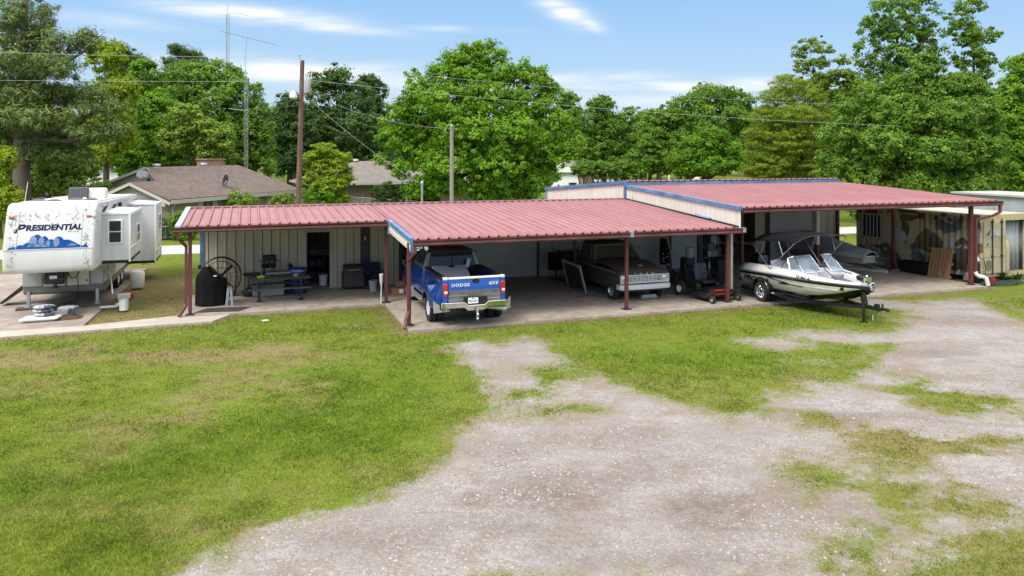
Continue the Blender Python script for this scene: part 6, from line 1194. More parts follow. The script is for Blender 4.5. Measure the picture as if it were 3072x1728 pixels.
# ---------------------------------------------------------------- neighbouring houses
def brick(name, c1, c2, mortar, sc=1.):
    m, nt, b, out = new_mat(name); tc = N(nt, 'TexCoord').outputs['Object']; sp = N(nt, 'SeparateXYZ'); nt.links.new(tc, sp.inputs[0])
    cv = N(nt, 'CombineXYZ'); nt.links.new(mth(nt, 'ADD', sp.outputs[0], sp.outputs[1]), cv.inputs[0]); nt.links.new(sp.outputs[2], cv.inputs[1])
    bt_ = N(nt, 'TexBrick', Scale=5.*sc); bt_.inputs['Color1'].default_value = (*c1, 1); bt_.inputs['Color2'].default_value = (*c2, 1); bt_.inputs['Mortar'].default_value = (*mortar, 1); bt_.inputs['Mortar Size'].default_value = .03
    nt.links.new(cv.outputs[0], bt_.inputs['Vector']); n = N(nt, 'TexNoise', Scale=1.5, Detail=6.); nt.links.new(tc, n.inputs['Vector'])
    nt.links.new(mixc(nt, ramp(nt, n.outputs[0], [(.4, 0.), (.75, .5)]).outputs[0], bt_.outputs[0], tuple(c*.6 for c in c1)), b.inputs['Base Color']); b.inputs['Roughness'].default_value = .9; return m
shingle = pm('shingle', (.125,.094,.08), .95, 0, .22, 6., col2=(.175,.14,.12), amt=.46, scale2=2.2, soft=.15, streak=(1,1,3), bump=.35, bscale=18, col3=(.085,.07,.068), amt3=.42, scale3=5.)
shingle_grey = pm('shingle_grey', (.17,.15,.135), .95, 0, .2, 6., col2=(.22,.20,.18), amt=.45, scale2=2.5, soft=.2, bump=.3, bscale=18)
brick_tan = brick('brick_tan', (.40,.27,.16), (.30,.19,.11), (.42,.38,.32)); brick_brown = brick('brick_brown', (.20,.13,.09), (.27,.19,.15), (.33,.30,.27)); brick_red = brick('brick_red', (.36,.17,.10), (.28,.12,.07), (.4,.36,.3))
siding = pm('siding', (.37,.36,.32), .7, 0, .06, 1.5); fascia = pm('fascia', (.46,.435,.39), .6, 0, .06, 2.)
def slopeface(mb, quad, th=.10):
    q = [Vector(p) for p in quad]; mb.loft([[tuple(p) for p in q], [tuple(p+Vector((0,0,th))) for p in q]])
# House 1: local a along the eave (away), n to the left
h1 = empty('brick_ranch_house', 'low brown roofed ranch house with grey gables and a brick chimney behind the workshop', 'house', (-18.1*1.14, 41.0*1.14, -.70), math.atan2(.952, .306)); h1.scale = (1.14, 1.14, 1.14)
# local x = along a, local y = to the left (n)
EZ, RZ, RN_ = 2.5, 4.12, 4.86
mb = MB(); mb.prism([(0,0),(11.3,0),(11.3,9.5),(3.3,9.5),(3.3,5.2),(0,5.2)], 'z', -.1, EZ); mb.build('wall', brick_tan, h1, smooth=0, loc=(.35,.35,0))
mb = MB(); o_ = .35
slopeface(mb, [(-.35,-.1,EZ-.02),(11.9,-.1,EZ-.02),(11.75,RN_,RZ),(3.1,RN_,RZ)]) ; mb.build('roof', shingle, h1, smooth=0)
mb = MB(); slopeface(mb, [(3.1,RN_,RZ),(11.75,RN_,RZ),(11.9,9.9,EZ),(3.1,9.9,EZ)]); mb.build('roof', shingle, h1, smooth=0)
mb = MB(); slopeface(mb, [(-.35,-.1,EZ-.015),(-.35,2.6,3.38),(5.6,2.6,3.38),(3.4,-.1,EZ-.015)]); slopeface(mb, [(-.35,2.6,3.38),(-.35,5.4,EZ),(4.,5.4,EZ),(5.6,2.6,3.38)]); mb.build('wing_roof', shingle, h1, smooth=0)
mb = MB(); slopeface(mb, [(3.1,9.8,EZ),(9,9.8,EZ),(9,17.5,2.05),(2.2,17.5,2.05)]); mb.build('carport_roof', shingle, h1, smooth=0)
for yy in (12., 17.): 
    for xx in (3.0, 8.5): mb = MB(); mb.bx(xx-.08,xx+.08,yy-.08,yy+.08,0,2.15); mb.build('carport_post', fascia, h1)
def gable(x, y0, ym, y1, z0, z1, zr=None):
    zr = zr or z0; mb = MB(); mb.loft([[(x, y0, z0), (x, y1, z0), (x, ym, z1), (x, y0, zr+.01)], [(x+.08, y0, z0), (x+.08, y1, z0), (x+.08, ym, z1), (x+.08, y0, zr+.01)]])
    k = int((z1-z0)/.17)
    for i in range(1, k): z = z0+i*.17; f = (z1-z)/(z1-z0); mb.bx(x-.02, x, max(y0, ym-(ym-y0)*f)+.03, ym+(y1-ym)*f-.03, z-.012, z+.008)
    mb.build('gable', siding, h1, smooth=0)
    mb = MB(); mb.bar((x-.36,y0-.3,zr-.10),(x-.36,ym,z1+.05),.05,.15); mb.bar((x-.36,ym,z1+.05),(x-.36,y1+.3,z0-.10),.05,.15); mb.build('rake_board', fascia, h1, smooth=0)
gable(.0, .2, 2.6, 5.0, EZ-.05, 3.32); gable(3.4, 2.6, RN_, 8.8, 2.85, RZ-.02, 3.35)
mb = MB(); mb.bx(-.3,11.9,-.16,-.1,EZ-.16,EZ+.04); mb.bx(-.3,11.9,-.1,.36,EZ-.1,EZ-.06); mb.build('fascia', fascia, h1)
mb = MB(); mb.bx(-.4,-.33,.2,5.1,EZ-.3,EZ-.05); mb.build('gable_base', siding, h1)
mb = MB(); mb.tube([(.1,-.13,EZ-.05),(.2,.1,EZ-.25),(.25,.28,EZ-.4),(.25,.28,0)], .05, 8); mb.build('downspout', fascia, h1)
for i, (x0, x1) in enumerate(((2.6,3.5),(6.1,7.4),(8.9,9.9))):
    mb = MB(); mb.bx(x0-.35,x0,.30,.36,1.0,2.35); mb.bx(x1,x1+.35,.30,.36,1.0,2.35); mb.build('shutter', fascia, h1)
    mb = MB(); mb.bx(x0,x1,.30,.345,1.0,2.35); f = mb.build('window', white_paint, h1); mb = MB(); xm = (x0+x1)/2; mb.bx(x0+.05,xm-.02,.285,.30,1.05,2.3); mb.bx(xm+.02,x1-.05,.285,.30,1.05,2.3); mb.build('pane', glass_mat('house_glass', (.08,.09,.10), .05) if 'house_glass' not in bpy.data.materials else bpy.data.materials['house_glass'], f)
mb = MB(); mb.bx(9.2,11.0,RN_+.6,RN_+1.4,3.4,4.60); mb.bx(9.12,11.08,RN_+.52,RN_+1.48,4.60,4.68); mb.build('chimney', brick_red, h1)
for x, y in ((4.6,RN_+.5),(8.8,RN_+.5)): mb = MB(); mb.lathe([(.001,.3),(.22,.28),(.26,.18),(.2,.16),(.18,-.1)], 14); mb.build('roof_vent', galv, h1, loc=(x, y, RZ))
for x, y in ((2.1,2.4),(5.9,2.6)): mb = MB(); mb.cyl((0,0,-.1),(0,0,.3),.05); mb.ob((0,0,.02),(.3,.3,.03),(0,0,0)); mb.build('vent_pipe', galv, h1, loc=(x, y, EZ+.33*y+.03))
mb = MB(); mb.bx(3.36,3.39,RN_-.15,RN_+.1,3.3,3.55); mb.build('louvre', dark_steel, h1)
def dish(name, label, loc, r, yaw, tilt, col):
    d_ = empty(name, label, 'satellite dish', loc, yaw)
    mb = MB(); mb.lathe([(.001,-.10*r*2),(r*.5,-.07*r*2),(r*.8,-.03*r*2),(r,.02)], 22, (0,0,0), 'y', cap=False); mb.build('reflector', col, d_, rot=(tilt,0,0), loc=(0,0,.55), solid=.015)
    mb = MB(); mb.tube([(0,.0,-.15),(0,.05,.3),(0,-.1,.52)], .03, 6); mb.ob((0,0,-.12),(.3,.3,.04)); mb.build('mast', galv, d_)
    mb = MB(); mb.tube([(0,.1,.3),(0,-r*1.1,.50)], .02, 6); mb.bx(-.1,.1,-r*1.15-.05,-r*1.15+.05,.47,.57); mb.build('feed_arm', galv, d_)
dk_d = pm('dish_black', (.03,.03,.03), .45); gy_d = pm('dish_grey', (.12,.125,.13), .5)
M1 = Matrix.Translation(h1.location) @ Matrix.Rotation(h1.rotation_euler.z, 4, 'Z') @ Matrix.Scale(1.14, 4)
dish('satellite_dish', 'black satellite dish on the front slope of the brown house roof', M1 @ Vector((5.6,1.1,EZ+.42)), .42, 2.35, rad(12), dk_d)
dish('satellite_dish', 'wide grey satellite dish standing above the front gable of the brown house', M1 @ Vector((1.0,3.0,3.35)), .38, .55, rad(-40), gy_d)
# House 2: brick hip roof
h2 = empty('hip_roof_house', 'brown brick house with a grey hip roof and dark carport left of the big tree', 'house', (XD(1111, 66), 66.5, 0), rad(26))
mb = MB(); mb.bx(-4.6,.0,0,8.5,0,2.5); mb.build('wall', brick_brown, h2); mb = MB(); mb.bx(6.5,13.5,0.3,8.5,0,2.5); mb.bx(0,6.5,6.5,8.5,0,2.5); mb.build('wall', brick_brown, h2)
mb = MB(); mb.loft([[(-5.3,-.7,2.5),(14.2,-.7,2.5),(14.2,9.2,2.5),(-5.3,9.2,2.5)],[(-.3,4.2,4.35),(9.3,4.2,4.35),(9.3,4.3,4.35),(-.3,4.3,4.35)]]); mb.build('roof', shingle_grey, h2, smooth=0)
mb = MB(); mb.bx(-5.35,14.25,-.76,-.70,2.36,2.54); mb.bx(-5.36,-5.3,-.7,9.2,2.36,2.54); mb.build('fascia', fascia, h2)
mb = MB(); mb.bx(-3.4,-2.7,-.06,0,1.2,2.1); f = mb.build('window', dark_steel, h2); mb = MB(); mb.bx(-3.3,-2.8,-.075,-.06,1.28,2.02); mb.build('pane', glass_dark, f)
for x in (.3, 3.2): mb = MB(); mb.bx(x-.09,x+.09,.0,.18,0,2.5); mb.build('carport_post', fascia, h2)
mb = MB(); mb.ball((-.3,4.2,4.4),(.3,.3,.15)); mb.build('roof_vent', galv, h2); mb = MB(); mb.cyl((-1.5,1.5,2.9),(-1.5,1.5,3.6),.06); mb.build('vent_pipe', white_paint, h2)
# white gabled house far right of the big tree
h3 = empty('white_gable_house', 'white gabled house with a white garage door beyond the big central tree', 'house', (XD(1688, 105), 105, 0), rad(-14))
mb = MB(); mb.bx(-4.5,2.9,0,10,0,2.6); mb.build('wall', brick_red, h3); mb = MB(); mb.loft([[(-5.0,y,2.55),(3.4,y,2.55),(3.4,y,2.68),(-.8,y,4.25),(-5.0,y,2.68)] for y in (-.5,10.5)]); mb.build('roof', shingle_grey, h3, smooth=0)
mb = MB(); mb.loft([[(-4.9,y,2.5),(3.3,y,2.5),(-.8,y,4.05)] for y in (-.54,-.51)]); mb.build('gable', white_paint, h3, smooth=0)
mb = MB(); mb.bar((-5.1,-.6,2.55),(-.8,-.6,4.2),.06,.22); mb.bar((-.8,-.6,4.2),(3.5,-.6,2.55),.06,.22); mb.build('rake_board', fascia, h3); mb = MB(); mb.bx(-3.4,2.0,-.06,0,0,2.25); mb.build('garage_door', white_paint, h3); mb = MB(); mb.bx(-3.6,2.2,-.03,-.001,0,2.5); mb.build('trim', white_paint, h3)
wb2 = empty('wheelie_bin', 'dark wheeled bin beside the white gabled house', 'bin', (XD(1718, 103), 103, 0), .2); mb = MB(); mb.loft([[(-.3,-.3,0),(.3,-.3,0),(.3,.3,0),(-.3,.3,0)],[(-.42,-.45,1.05),(.42,-.45,1.05),(.42,.45,1.05),(-.42,.45,1.05)]]); mb.build('body', MATS['bin_dark'], wb2); mb = MB(); mb.bx(-.45,.45,-.48,.48,1.06,1.14); mb.build('lid', black_plastic, wb2)
# low white building glimpsed far left through the trees
h4 = empty('white_cottage', 'pale cottage half hidden behind trees at the far left', 'house', (XD(285, 120), 120, 0), .2); mb = MB(); mb.bx(-6,6,0,8,0,2.7); mb.build('wall', white_paint, h4); mb = MB(); mb.loft([[(-6.5,-.6,2.7),(6.5,-.6,2.7),(6.5,4,4.4),(-6.5,4,4.4)],[(-6.5,8.6,2.7),(6.5,8.6,2.7),(6.5,4.05,4.4),(-6.5,4.05,4.4)]]); mb.build('roof', shingle_grey, h4, smooth=0)
# ---------------------------------------------------------------- poles, masts, wires
pole_wood = pm('pole_wood', (.13,.078,.055), .9, 0, .3, 3., streak=(6,6,.6), col2=(.2,.15,.12), amt=.42, bump=.3); pole_grey = pm('pole_grey', (.26,.235,.20), .9, 0, .2, 3., streak=(6,6,.6))
UD = 42.
up = empty('utility_pole', 'tall brown leaning utility pole with a transformer and a lamp behind the porch roof', 'utility pole', (XD(892, UD), UD, 0), 0)
ztop = ZD(181, UD); lx_ = XD(907, UD)-XD(892, UD)
mb = MB(); mb.tube([(0,0,-.2),(lx_*.5,0,ztop*.5),(lx_,0,ztop)], [.17,.145,.115], 12); mb.build('pole', pole_wood, up)
mb = MB(); mb.lathe([(.001,0),(.15,.0),(.16,.05),(.16,.68),(.12,.74),(.001,.76)], 16, (XD(923,UD)-XD(892,UD), 0, ZD(278,UD))); mb.tube([(XD(923,UD)-XD(892,UD),0,ZD(265,UD)+.55),(XD(921,UD)-XD(892,UD),0,ZD(238,UD)),(XD(915,UD)-XD(892,UD),0,ZD(222,UD))], .02, 5); mb.bx(.1,.36,-.05,.05,ZD(278,UD)+.3,ZD(278,UD)+.36); mb.build('transformer', pm('transformer_grey', (.33,.34,.35), .5), up)
mb = MB(); mb.tube([(lx_*.8,0,ZD(268,UD)),(XD(888,UD)-XD(892,UD)-.05,-.2,ZD(270,UD))], .03, 6); mb.lathe([(.05,.28),(.12,.2),(.2,.1),(.22,-.12),(.001,-.2)], 14, (XD(885,UD)-XD(892,UD), -.3, ZD(288,UD))); mb.build('lamp', pm('lamp_pale', (.6,.62,.62), .4), up)
mb = MB(); mb.tube([(lx_-.05,-.1,ztop-.1),(lx_-.12,-.1,ztop+.25)], .025, 6); mb.ball((lx_-.12,-.1,ztop+.28),.06); mb.build('insulator', galv, up)
PD2 = 45.
p2 = empty('short_utility_pole', 'shorter grey wooden pole in front of the big central tree', 'utility pole', (XD(1355, PD2), PD2, 0), 0); mb = MB(); mb.tube([(0,0,-.2),(0,0,ZD(373, PD2))], [.13,.10], 12); mb.build('pole', pole_grey, p2); mb = MB(); mb.ball((0,-.1,ZD(378,PD2)),.08); mb.bar((-.1,-.1,ZD(385,PD2)),(.1,-.1,ZD(385,PD2)),.05); mb.build('insulator', galv, p2)
PD3 = 43.
p3 = empty('service_mast', 'white metal service mast with a rounded weatherhead behind the workshop roof', 'mast', (XD(1266, PD3), PD3, 0), 0); mb = MB(); mb.tube([(0,0,-.1),(0,0,ZD(552,PD3))], .06, 10); mb.build('pipe', galv, p3); mb = MB(); mb.ball((0,0,ZD(550,PD3)),(.09,.11,.15)); mb.build('weatherhead', galv, p3)
def lattice(name, label, px, D, py0, py1, w_):
    t_ = empty(name, label, 'antenna tower', (XD(px, D), D, 0), .3); z0, z1 = max(0., ZD(py0, D)), ZD(py1, D); z0 = 0.; mb = MB(); C3 = [(w_*math.cos(a), w_*math.sin(a)) for a in (0.5, 2.6, 4.7)]
    for x, y in C3: mb.tube([(x,y,z0),(x,y,z1)], .022 if D < 80 else .035, 5)
    z = z0; k = 0
    while z < z1-.5:
        for i in range(3): a, b_ = C3[i], C3[(i+1) % 3]; mb.tube([(*a, z), (*b_, z+.5)], .011 if D < 80 else .02, 4)
        z += .5
    mb.build('lattice', galv, t_); return t_, z1
AT, az1 = lattice('antenna_tower', 'slim steel lattice tower with a long boom antenna behind the brown house', 738, 72, 500, 238, .18)
D_ = 72
mb = MB(); mb.tube([(0,0,az1-1),(.0,0,az1),(XD(735,D_)-XD(738,D_),0,ZD(170,D_)),(XD(741,D_)-XD(738,D_),0,ZD(114,D_))], .03, 6); mb.build('mast', galv, AT)
mb = MB(); q0 = Vector((XD(671,D_)-XD(738,D_),0,ZD(97,D_))); q1 = Vector((XD(829,D_)-XD(738,D_),0,ZD(132,D_))); mb.tube([q0, q1], .028, 5)
for k in range(14): p_ = q0.lerp(q1, k/13); r = .55-.02*k; mb.tube([p_+Vector((-.1*r,-r,.04)), p_+Vector((.1*r,r,-.04))], .012, 4)
mb.build('boom_antenna', galv, AT); mb = MB(); mb.tube([(.1,0,ZD(332,D_)),(XD(689,D_)-XD(738,D_),0,ZD(327,D_))], .03, 5); mb.build('side_arm', galv, AT)
T2, z2 = lattice('radio_tower', 'tall thin pale lattice mast far behind the trees on the left', 683, 105, 205, 42, .24); mb = MB(); mb.tube([(0,0,z2),(0,0,z2+1.3)], .03, 5); mb.tube([(-.6,0,z2-.2),(0,0,z2),(1.5,.3,z2+.25),(2.7,.3,z2-.1)], .022, 4); mb.build('top_antenna', galv, T2)
wire_m = pm('wire', (.45,.46,.45), .5)
def wire(label, a, b, sag, r=.013):
    a, b = Vector(a), Vector(b); mb = MB(); mb.tube([a.lerp(b, k/16)-Vector((0,0,sag*4*(k/16)*(1-k/16))) for k in range(17)], r, 4); return tag(mb.build('power_line', wire_m, None), label, 'wire')
TX, TY = XD(907,UD), UD
wire('upper wire running from the left edge in front of the pine', (XD(-150,40), 40, ZD(150,40)), (TX, TY, ZD(168,UD)), .15, .0065)
wire('lower wire crossing the pine to the utility pole', (XD(-150,40), 40, ZD(239,40)), (TX, TY, ZD(243,UD)), .05, .0065)
wire('long wire from the utility pole across the central tree to the right', (TX, TY, ZD(238,UD)), (XD(2700,52), 52, ZD(378,52)), .35, .007)
wire('thin upper wire over the central tree toward the right', (XD(1060,46), 46, ZD(205,46)), (XD(2700,60), 60, ZD(318,60)), .4, .006)
wire('service wire dropping from the utility pole to the white mast', (TX+.1, TY, ZD(284,UD)), (XD(1262,PD3), PD3, ZD(552,PD3)), .25, .007)
wire('thin wire from the utility pole to the short grey pole', (TX, TY, ZD(270,UD)), (XD(1355,PD2), PD2, ZD(385,PD2)), .5, .006)
# ---------------------------------------------------------------- fences
def chain_mat():
    m, nt, b, out = new_mat('chain_link'); tc = N(nt, 'TexCoord').outputs['Object']; sp = N(nt, 'SeparateXYZ'); nt.links.new(tc, sp.inputs[0])
    hx = mth(nt, 'ADD', sp.outputs[0], sp.outputs[1]); fr_ = []
    for sg in (1, -1):
        t = mth(nt, 'MULTIPLY', mth(nt, 'ADD', hx, mth(nt, 'MULTIPLY', sp.outputs[2], sg)), 9.); fr_.append(mth(nt, 'LESS_THAN', mth(nt, 'ABSOLUTE', mth(nt, 'SUBTRACT', mth(nt, 'FRACT', t), .5)), .08))
    al = mth(nt, 'MAXIMUM', fr_[0], fr_[1]); nt.links.new(al, b.inputs['Alpha']); b.inputs['Base Color'].default_value = (.4,.41,.42,1); b.inputs['Metallic'].default_value = .5; b.inputs['Roughness'].default_value = .5; return m
chain = chain_mat()
def fence(label, a, b, h, step=2.4):
    a, b = Vector((*a, 0)), Vector((*b, 0)); d = b-a; f_ = empty('chain_link_fence', label, 'fence', a, math.atan2(d.y, d.x)); L_ = d.length
    mb = MB(); mb.tube([(0,0,h),(L_,0,h)], .03, 6); mb.build('top_rail', galv, f_); mb = MB(); mb.add([(0,0,.03),(L_,0,.03),(L_,0,h),(0,0,h)], [(0,1,2,3)]); mb.build('mesh', chain, f_, smooth=0)
    for k in range(int(L_/step)+1): mb = MB(); mb.cyl((k*step,0,0),(k*step,0,h+.05),.032,.032,8); mb.build('post', galv, f_)
fence('low chain link fence beyond the street between the camper and the porch', (XD(380,45), 44.2), (XD(640,45), 46.8), .72)
fence('chain link fence running away behind the workshop roof toward the brick house', (XD(1000,63), 66), (XD(1310,56), 57.5), 1.35, 3.)
fence('far chain link fence behind the pine at the left edge', (XD(-60,70), 70), (XD(330,72), 72), 1.5, 3.)
# mailbox, marker post, bench by the far road
mbx = empty('mailbox', 'white mailbox on a post beside the far road', 'mailbox', (XD(2088,115), 115, 0), .3); mb = MB(); mb.bar((0,0,0),(0,0,1.1),.14); mb.build('post', pole_grey, mbx); mb = MB(); mb.bx(-.5,.5,-.25,.25,1.1,1.55); mb.build('box', white_paint, mbx, bevel=.1)
mk_ = empty('marker_post', 'slim white marker post by the far road', 'post', (XD(2007,112), 112, 0), 0); mb = MB(); mb.cyl((0,0,0),(0,0,1.95),.10); mb.build('post', white_paint, mk_); mb = MB(); mb.cyl((0,0,1.95),(0,0,2.15),.12); mb.build('cap', orange_lens, mk_)
# ---------------------------------------------------------------- trees: tapered trunk with limbs, crown of many leaf clumps
def leaf_mat(name, dark, mid, light, trans=.42):
    m, nt, b, out = new_mat(name); at_ = N(nt, 'Attribute'); at_.attribute_name = 'tint'
    c = ramp(nt, at_.outputs['Fac'], [(0., tuple(k*1.15 for k in dark)), (.5, tuple(k*1.18 for k in mid)), (1., tuple(k*1.2 for k in light))]).outputs[0]
    nt.links.new(c, b.inputs['Base Color']); b.inputs['Roughness'].default_value = .55; b.inputs['Specular IOR Level'].default_value = .25
    t = N(nt, 'BsdfTranslucent'); nt.links.new(mixc(nt, .4, c, (.17,.30,.012)), t.inputs[0]); ms = N(nt, 'MixShader', Fac=trans); nt.links.new(b.outputs[0], ms.inputs[1]); nt.links.new(t.outputs[0], ms.inputs[2]); nt.links.new(ms.outputs[0], out.inputs[0]); return m
LM = {
 'oak': leaf_mat('leaf_oak', (.045,.095,.010), (.105,.205,.020), (.21,.34,.04)),
 'dark': leaf_mat('leaf_dark', (.028,.056,.015), (.054,.11,.026), (.10,.175,.042)),
 'bright': leaf_mat('leaf_bright', (.075,.16,.010), (.145,.30,.016), (.25,.42,.03), .48),
 'yellow': leaf_mat('leaf_yellow', (.14,.21,.010), (.25,.34,.016), (.38,.45,.035), .48),
 'cypress': leaf_mat('leaf_cypress', (.11,.16,.012), (.19,.265,.02), (.28,.36,.035), .45),
 'pine': leaf_mat('leaf_pine', (.06,.09,.022), (.115,.165,.04), (.18,.23,.06), .15),
 'olive': leaf_mat('leaf_olive', (.09,.15,.016), (.165,.26,.03), (.26,.37,.05), .35)}
bark = pm('bark', (.085,.065,.05), .95, 0, .3, 4., streak=(4,4,.6), bump=.5, bscale=12); bark_pine = pm('bark_pine', (.13,.10,.085), .95, 0, .3, 5., streak=(5,5,1), bump=.6, bscale=9)
LEAF_TOTAL = 0
def crown_mesh(name, blobs, n, leaf, clump, seed, mat, flat=.62, shell=.55, droop=0., needle=False, per=44, lightb=.0):
    """blobs (x, y, z, rx, ry, rz, weight): leaf clumps fill each ellipsoid, more of them near its surface; leaves fill each clump"""
    global LEAF_TOTAL
    rng = np.random.default_rng(seed); B = np.array([b[:6] for b in blobs], float); wt = np.array([b[6] if len(b) > 6 else 1. for b in blobs])*(B[:,3]*B[:,4]*B[:,5])**(2/3); wt /= wt.sum()
    n = int(n*1.75); leaf *= .64; clump *= .82; nc = max(8, n//per); bi = rng.choice(len(B), nc, p=wt); d = rng.normal(size=(nc, 3)); d[:, 2] += .25; d /= np.linalg.norm(d, axis=1)[:, None]
    r = rng.random(nc)**(1/2.4); r = np.where(rng.random(nc) < shell, .74+.31*rng.random(nc), r); r = np.where(rng.random(nc) < .07, 1.02+.28*rng.random(nc), r)
    C = B[bi, :3] + d*r[:, None]*B[bi, 3:6]
    cs = clump*(.5+.9*rng.random(nc)); cs = np.where(r > 1.06, cs*.5, cs); ct_ = rng.random(nc)
    ci = rng.integers(0, nc, n); e = rng.normal(size=(n, 3)); e /= np.linalg.norm(e, axis=1)[:, None]; e *= (rng.random(n)**.45)[:, None]; e[:, 2] *= flat
    P = C[ci] + e*cs[ci][:, None]; P[:, 2] -= droop*(e[:, 0]**2+e[:, 1]**2)*cs[ci]
    # some stray twigs around the outline
    s = leaf*(.6+.8*rng.random(n))
    nrm = e/np.maximum(np.linalg.norm(e, axis=1), 1e-6)[:, None]*.7 + d[ci]*.5 + rng.normal(size=(n, 3))*.38; nrm[:, 2] += .4; nrm /= np.linalg.norm(nrm, axis=1)[:, None]
    a = rng.normal(size=(n, 3)); t1 = np.cross(nrm, a); t1 /= np.linalg.norm(t1, axis=1)[:, None]; t2 = np.cross(nrm, t1)
    if needle: w1, w2 = .16, 1.0
    else: w1, w2 = .42, .62
    q = [P+t2*(s*w2)[:, None], P+t1*(s*w1)[:, None]+nrm*(s*.08)[:, None], P-t2*(s*w2*.8)[:, None], P-t1*(s*w1)[:, None]+nrm*(s*.08)[:, None]]
    V = np.stack(q, 1).reshape(-1, 3); me = bpy.data.meshes.new(name); np_mesh(me, V, np.arange(n*4).reshape(-1, 4))
    tint = np.clip(.08+.66*ct_[ci]+.30*rng.random(n)+lightb, 0, 1); at_ = me.attributes.new('tint', 'FLOAT', 'FACE'); at_.data.foreach_set('value', tint.astype(np.float32)); me.materials.append(mat); LEAF_TOTAL += n; return me
def trunk_mesh(h, r0, blobs, seed, lean=0., forks=None, mat=None, split=.35):
    rr = random.Random(seed); mb = MB(); top = h
    pts = [(lean*t + .12*math.sin(t*5+seed)*r0*2*t, .1*math.cos(t*4+seed)*r0*2*t, h*t) for t in np.linspace(-.01, 1, 9)]
    mb.tube(pts, [r0*(1.25 if i == 0 else 1)*(1-.78*(i/8)) for i in range(9)], 9)
    for k, b in enumerate(blobs):
        c = Vector(b[:3]); zs = min(h*.95, max(h*split, c.z-(abs(c.x)+abs(c.y))*.55-b[5]*.4)); t = zs/h
        s_ = Vector((lean*t, 0, zs)); m1 = s_.lerp(c, .5)+Vector((rr.uniform(-.3,.3), rr.uniform(-.3,.3), -.08*(c-s_).length+rr.uniform(0,.3)))
        ra = r0*(1-.78*t)*.6
        mb.tube([s_, s_.lerp(m1, .5), m1, m1.lerp(c, .6), c], [ra, ra*.8, ra*.6, ra*.4, ra*.18], 6)
        for j in range(5):
            dv = Vector((rr.gauss(0,1), rr.gauss(0,1), rr.gauss(.3,.8))).normalized(); e_ = c+Vector((dv.x*b[3], dv.y*b[4], dv.z*b[5]))*.9; st = m1.lerp(c, rr.uniform(.2, 1)); mid = st.lerp(e_, .5)+Vector((0,0,rr.uniform(-.2,.3)))
            mb.tube([st, mid, e_], [ra*.3, ra*.2, .012], 4)
    return mb
def tree(name, label, px, D, blobs_px, n, leaf, clump, seed, lm, r0=.35, cat='tree', group=None, rz=0., trunk_h=None, bk=None, tpx=None, **kw):
    """blobs_px: (px, py, rpx, rpy, depth offset m [, weight]) measured as bearings at distance D"""
    X = XD(px if tpx is None else tpx, D); t_ = empty(name, label, cat, (X, D, 0), 0, group); bl = []
    for b in blobs_px: bl.append((XD(b[0], D)-X, b[4], ZD(b[1], D), b[2]*D/FOC, max(.6, b[2]*D/FOC*.9), b[3]*D/FOC, b[5] if len(b) > 5 else 1.))
    h = trunk_h or max(b[2] for b in bl)*.86
    trunk_mesh(h, r0, bl, seed).build('trunk', bk or bark, t_, smooth=60)
    me = crown_mesh('crown', bl, n, leaf, clump, seed, LM[lm], **kw); o = bpy.data.objects.new('crown', me); COL.objects.link(o); o.parent = t_; return t_
def blobset(cx, top, bot, half, n, seed, D, fill=.5, squash=1.):
    """rounded irregular outline: n blobs inside an egg between top and bottom"""
    rr = random.Random(seed); out_ = [(cx, (top+bot)/2, half*.62, (bot-top)*.34, 0)]
    for k in range(n):
        a = 2*PI*k/n+rr.uniform(-.3,.3); rx = half*(.60+rr.uniform(-.08,.12)); ry = (bot-top)/2*(.60+rr.uniform(-.08,.14)); s = half*rr.uniform(.30,.44)
        out_.append((cx+rx*math.cos(a), (top+bot)/2+ry*math.sin(a)*squash, s, s*rr.uniform(.7,.95), rr.uniform(-.5,.5)*half*D/FOC))
    return out_
K2 = 3072/2576
def S(*l): return [tuple([a*K2 for a in b[:4]])+tuple(b[4:]) for b in l]     # survey notes were taken on a 2576 wide print
# left: big pine and the trees around it
tree('pine_tree', 'tall dark pine with a thick bare trunk behind the camper at the left edge', 66, 50, S((60,40,70,45,0),(20,90,60,40,1),(110,110,60,35,0),(40,170,90,40,-1),(190,100,40,30,1),(150,170,70,32,-1),(235,95,28,25,1,.35),(70,240,110,40,0),(190,240,80,30,1),(-40,230,60,60,0),(250,275,60,25,0),(110,300,110,32,-1),(0,310,70,40,0),(210,340,75,28,0),(90,360,90,28,1),(290,330,35,18,0),(150,395,60,20,0),(10,390,40,20,0)), 30000, .30, .66, 3, 'pine', .62, trunk_h=17., bk=bark_pine, needle=True, flat=.8, shell=.35)
tree('maple_tree', 'yellow green leafy tree right of the big pine', 318, 62, S((265,150,45,40,0),(300,230,45,50,0),(250,230,40,40,1),(305,310,40,45,-1),(285,130,30,28,0),(320,350,25,30,0),(230,330,60,40,2),(270,380,40,25,0)), 13000, .30, .62, 5, 'yellow', .3)
tree('young_tree', 'low bushy light green tree between the pine trunk and the brown house', 150, 54, S((140,420,48,32,0),(180,405,40,25,1),(110,455,40,25,0),(165,460,48,26,-1),(205,430,35,28,0),(80,470,30,20,0)), 9000, .26, .5, 7, 'olive', .16)
tree('young_tree', 'bright yellow green shrub tree cut by the left edge below the pine', 0, 46, S((5,400,32,26,0),(-10,445,30,28,0),(20,490,32,22,0),(5,530,30,26,0),(30,510,20,16,0)), 6000, .24, .45, 8, 'yellow', .12)
tree('shade_tree', 'dark tree in the shade directly behind the pine trunk', 30, 74, S((40,470,60,40,0),(110,480,50,40,0),(-20,440,50,50,0),(90,400,70,50,1)), 8000, .34, .8, 9, 'dark', .25)
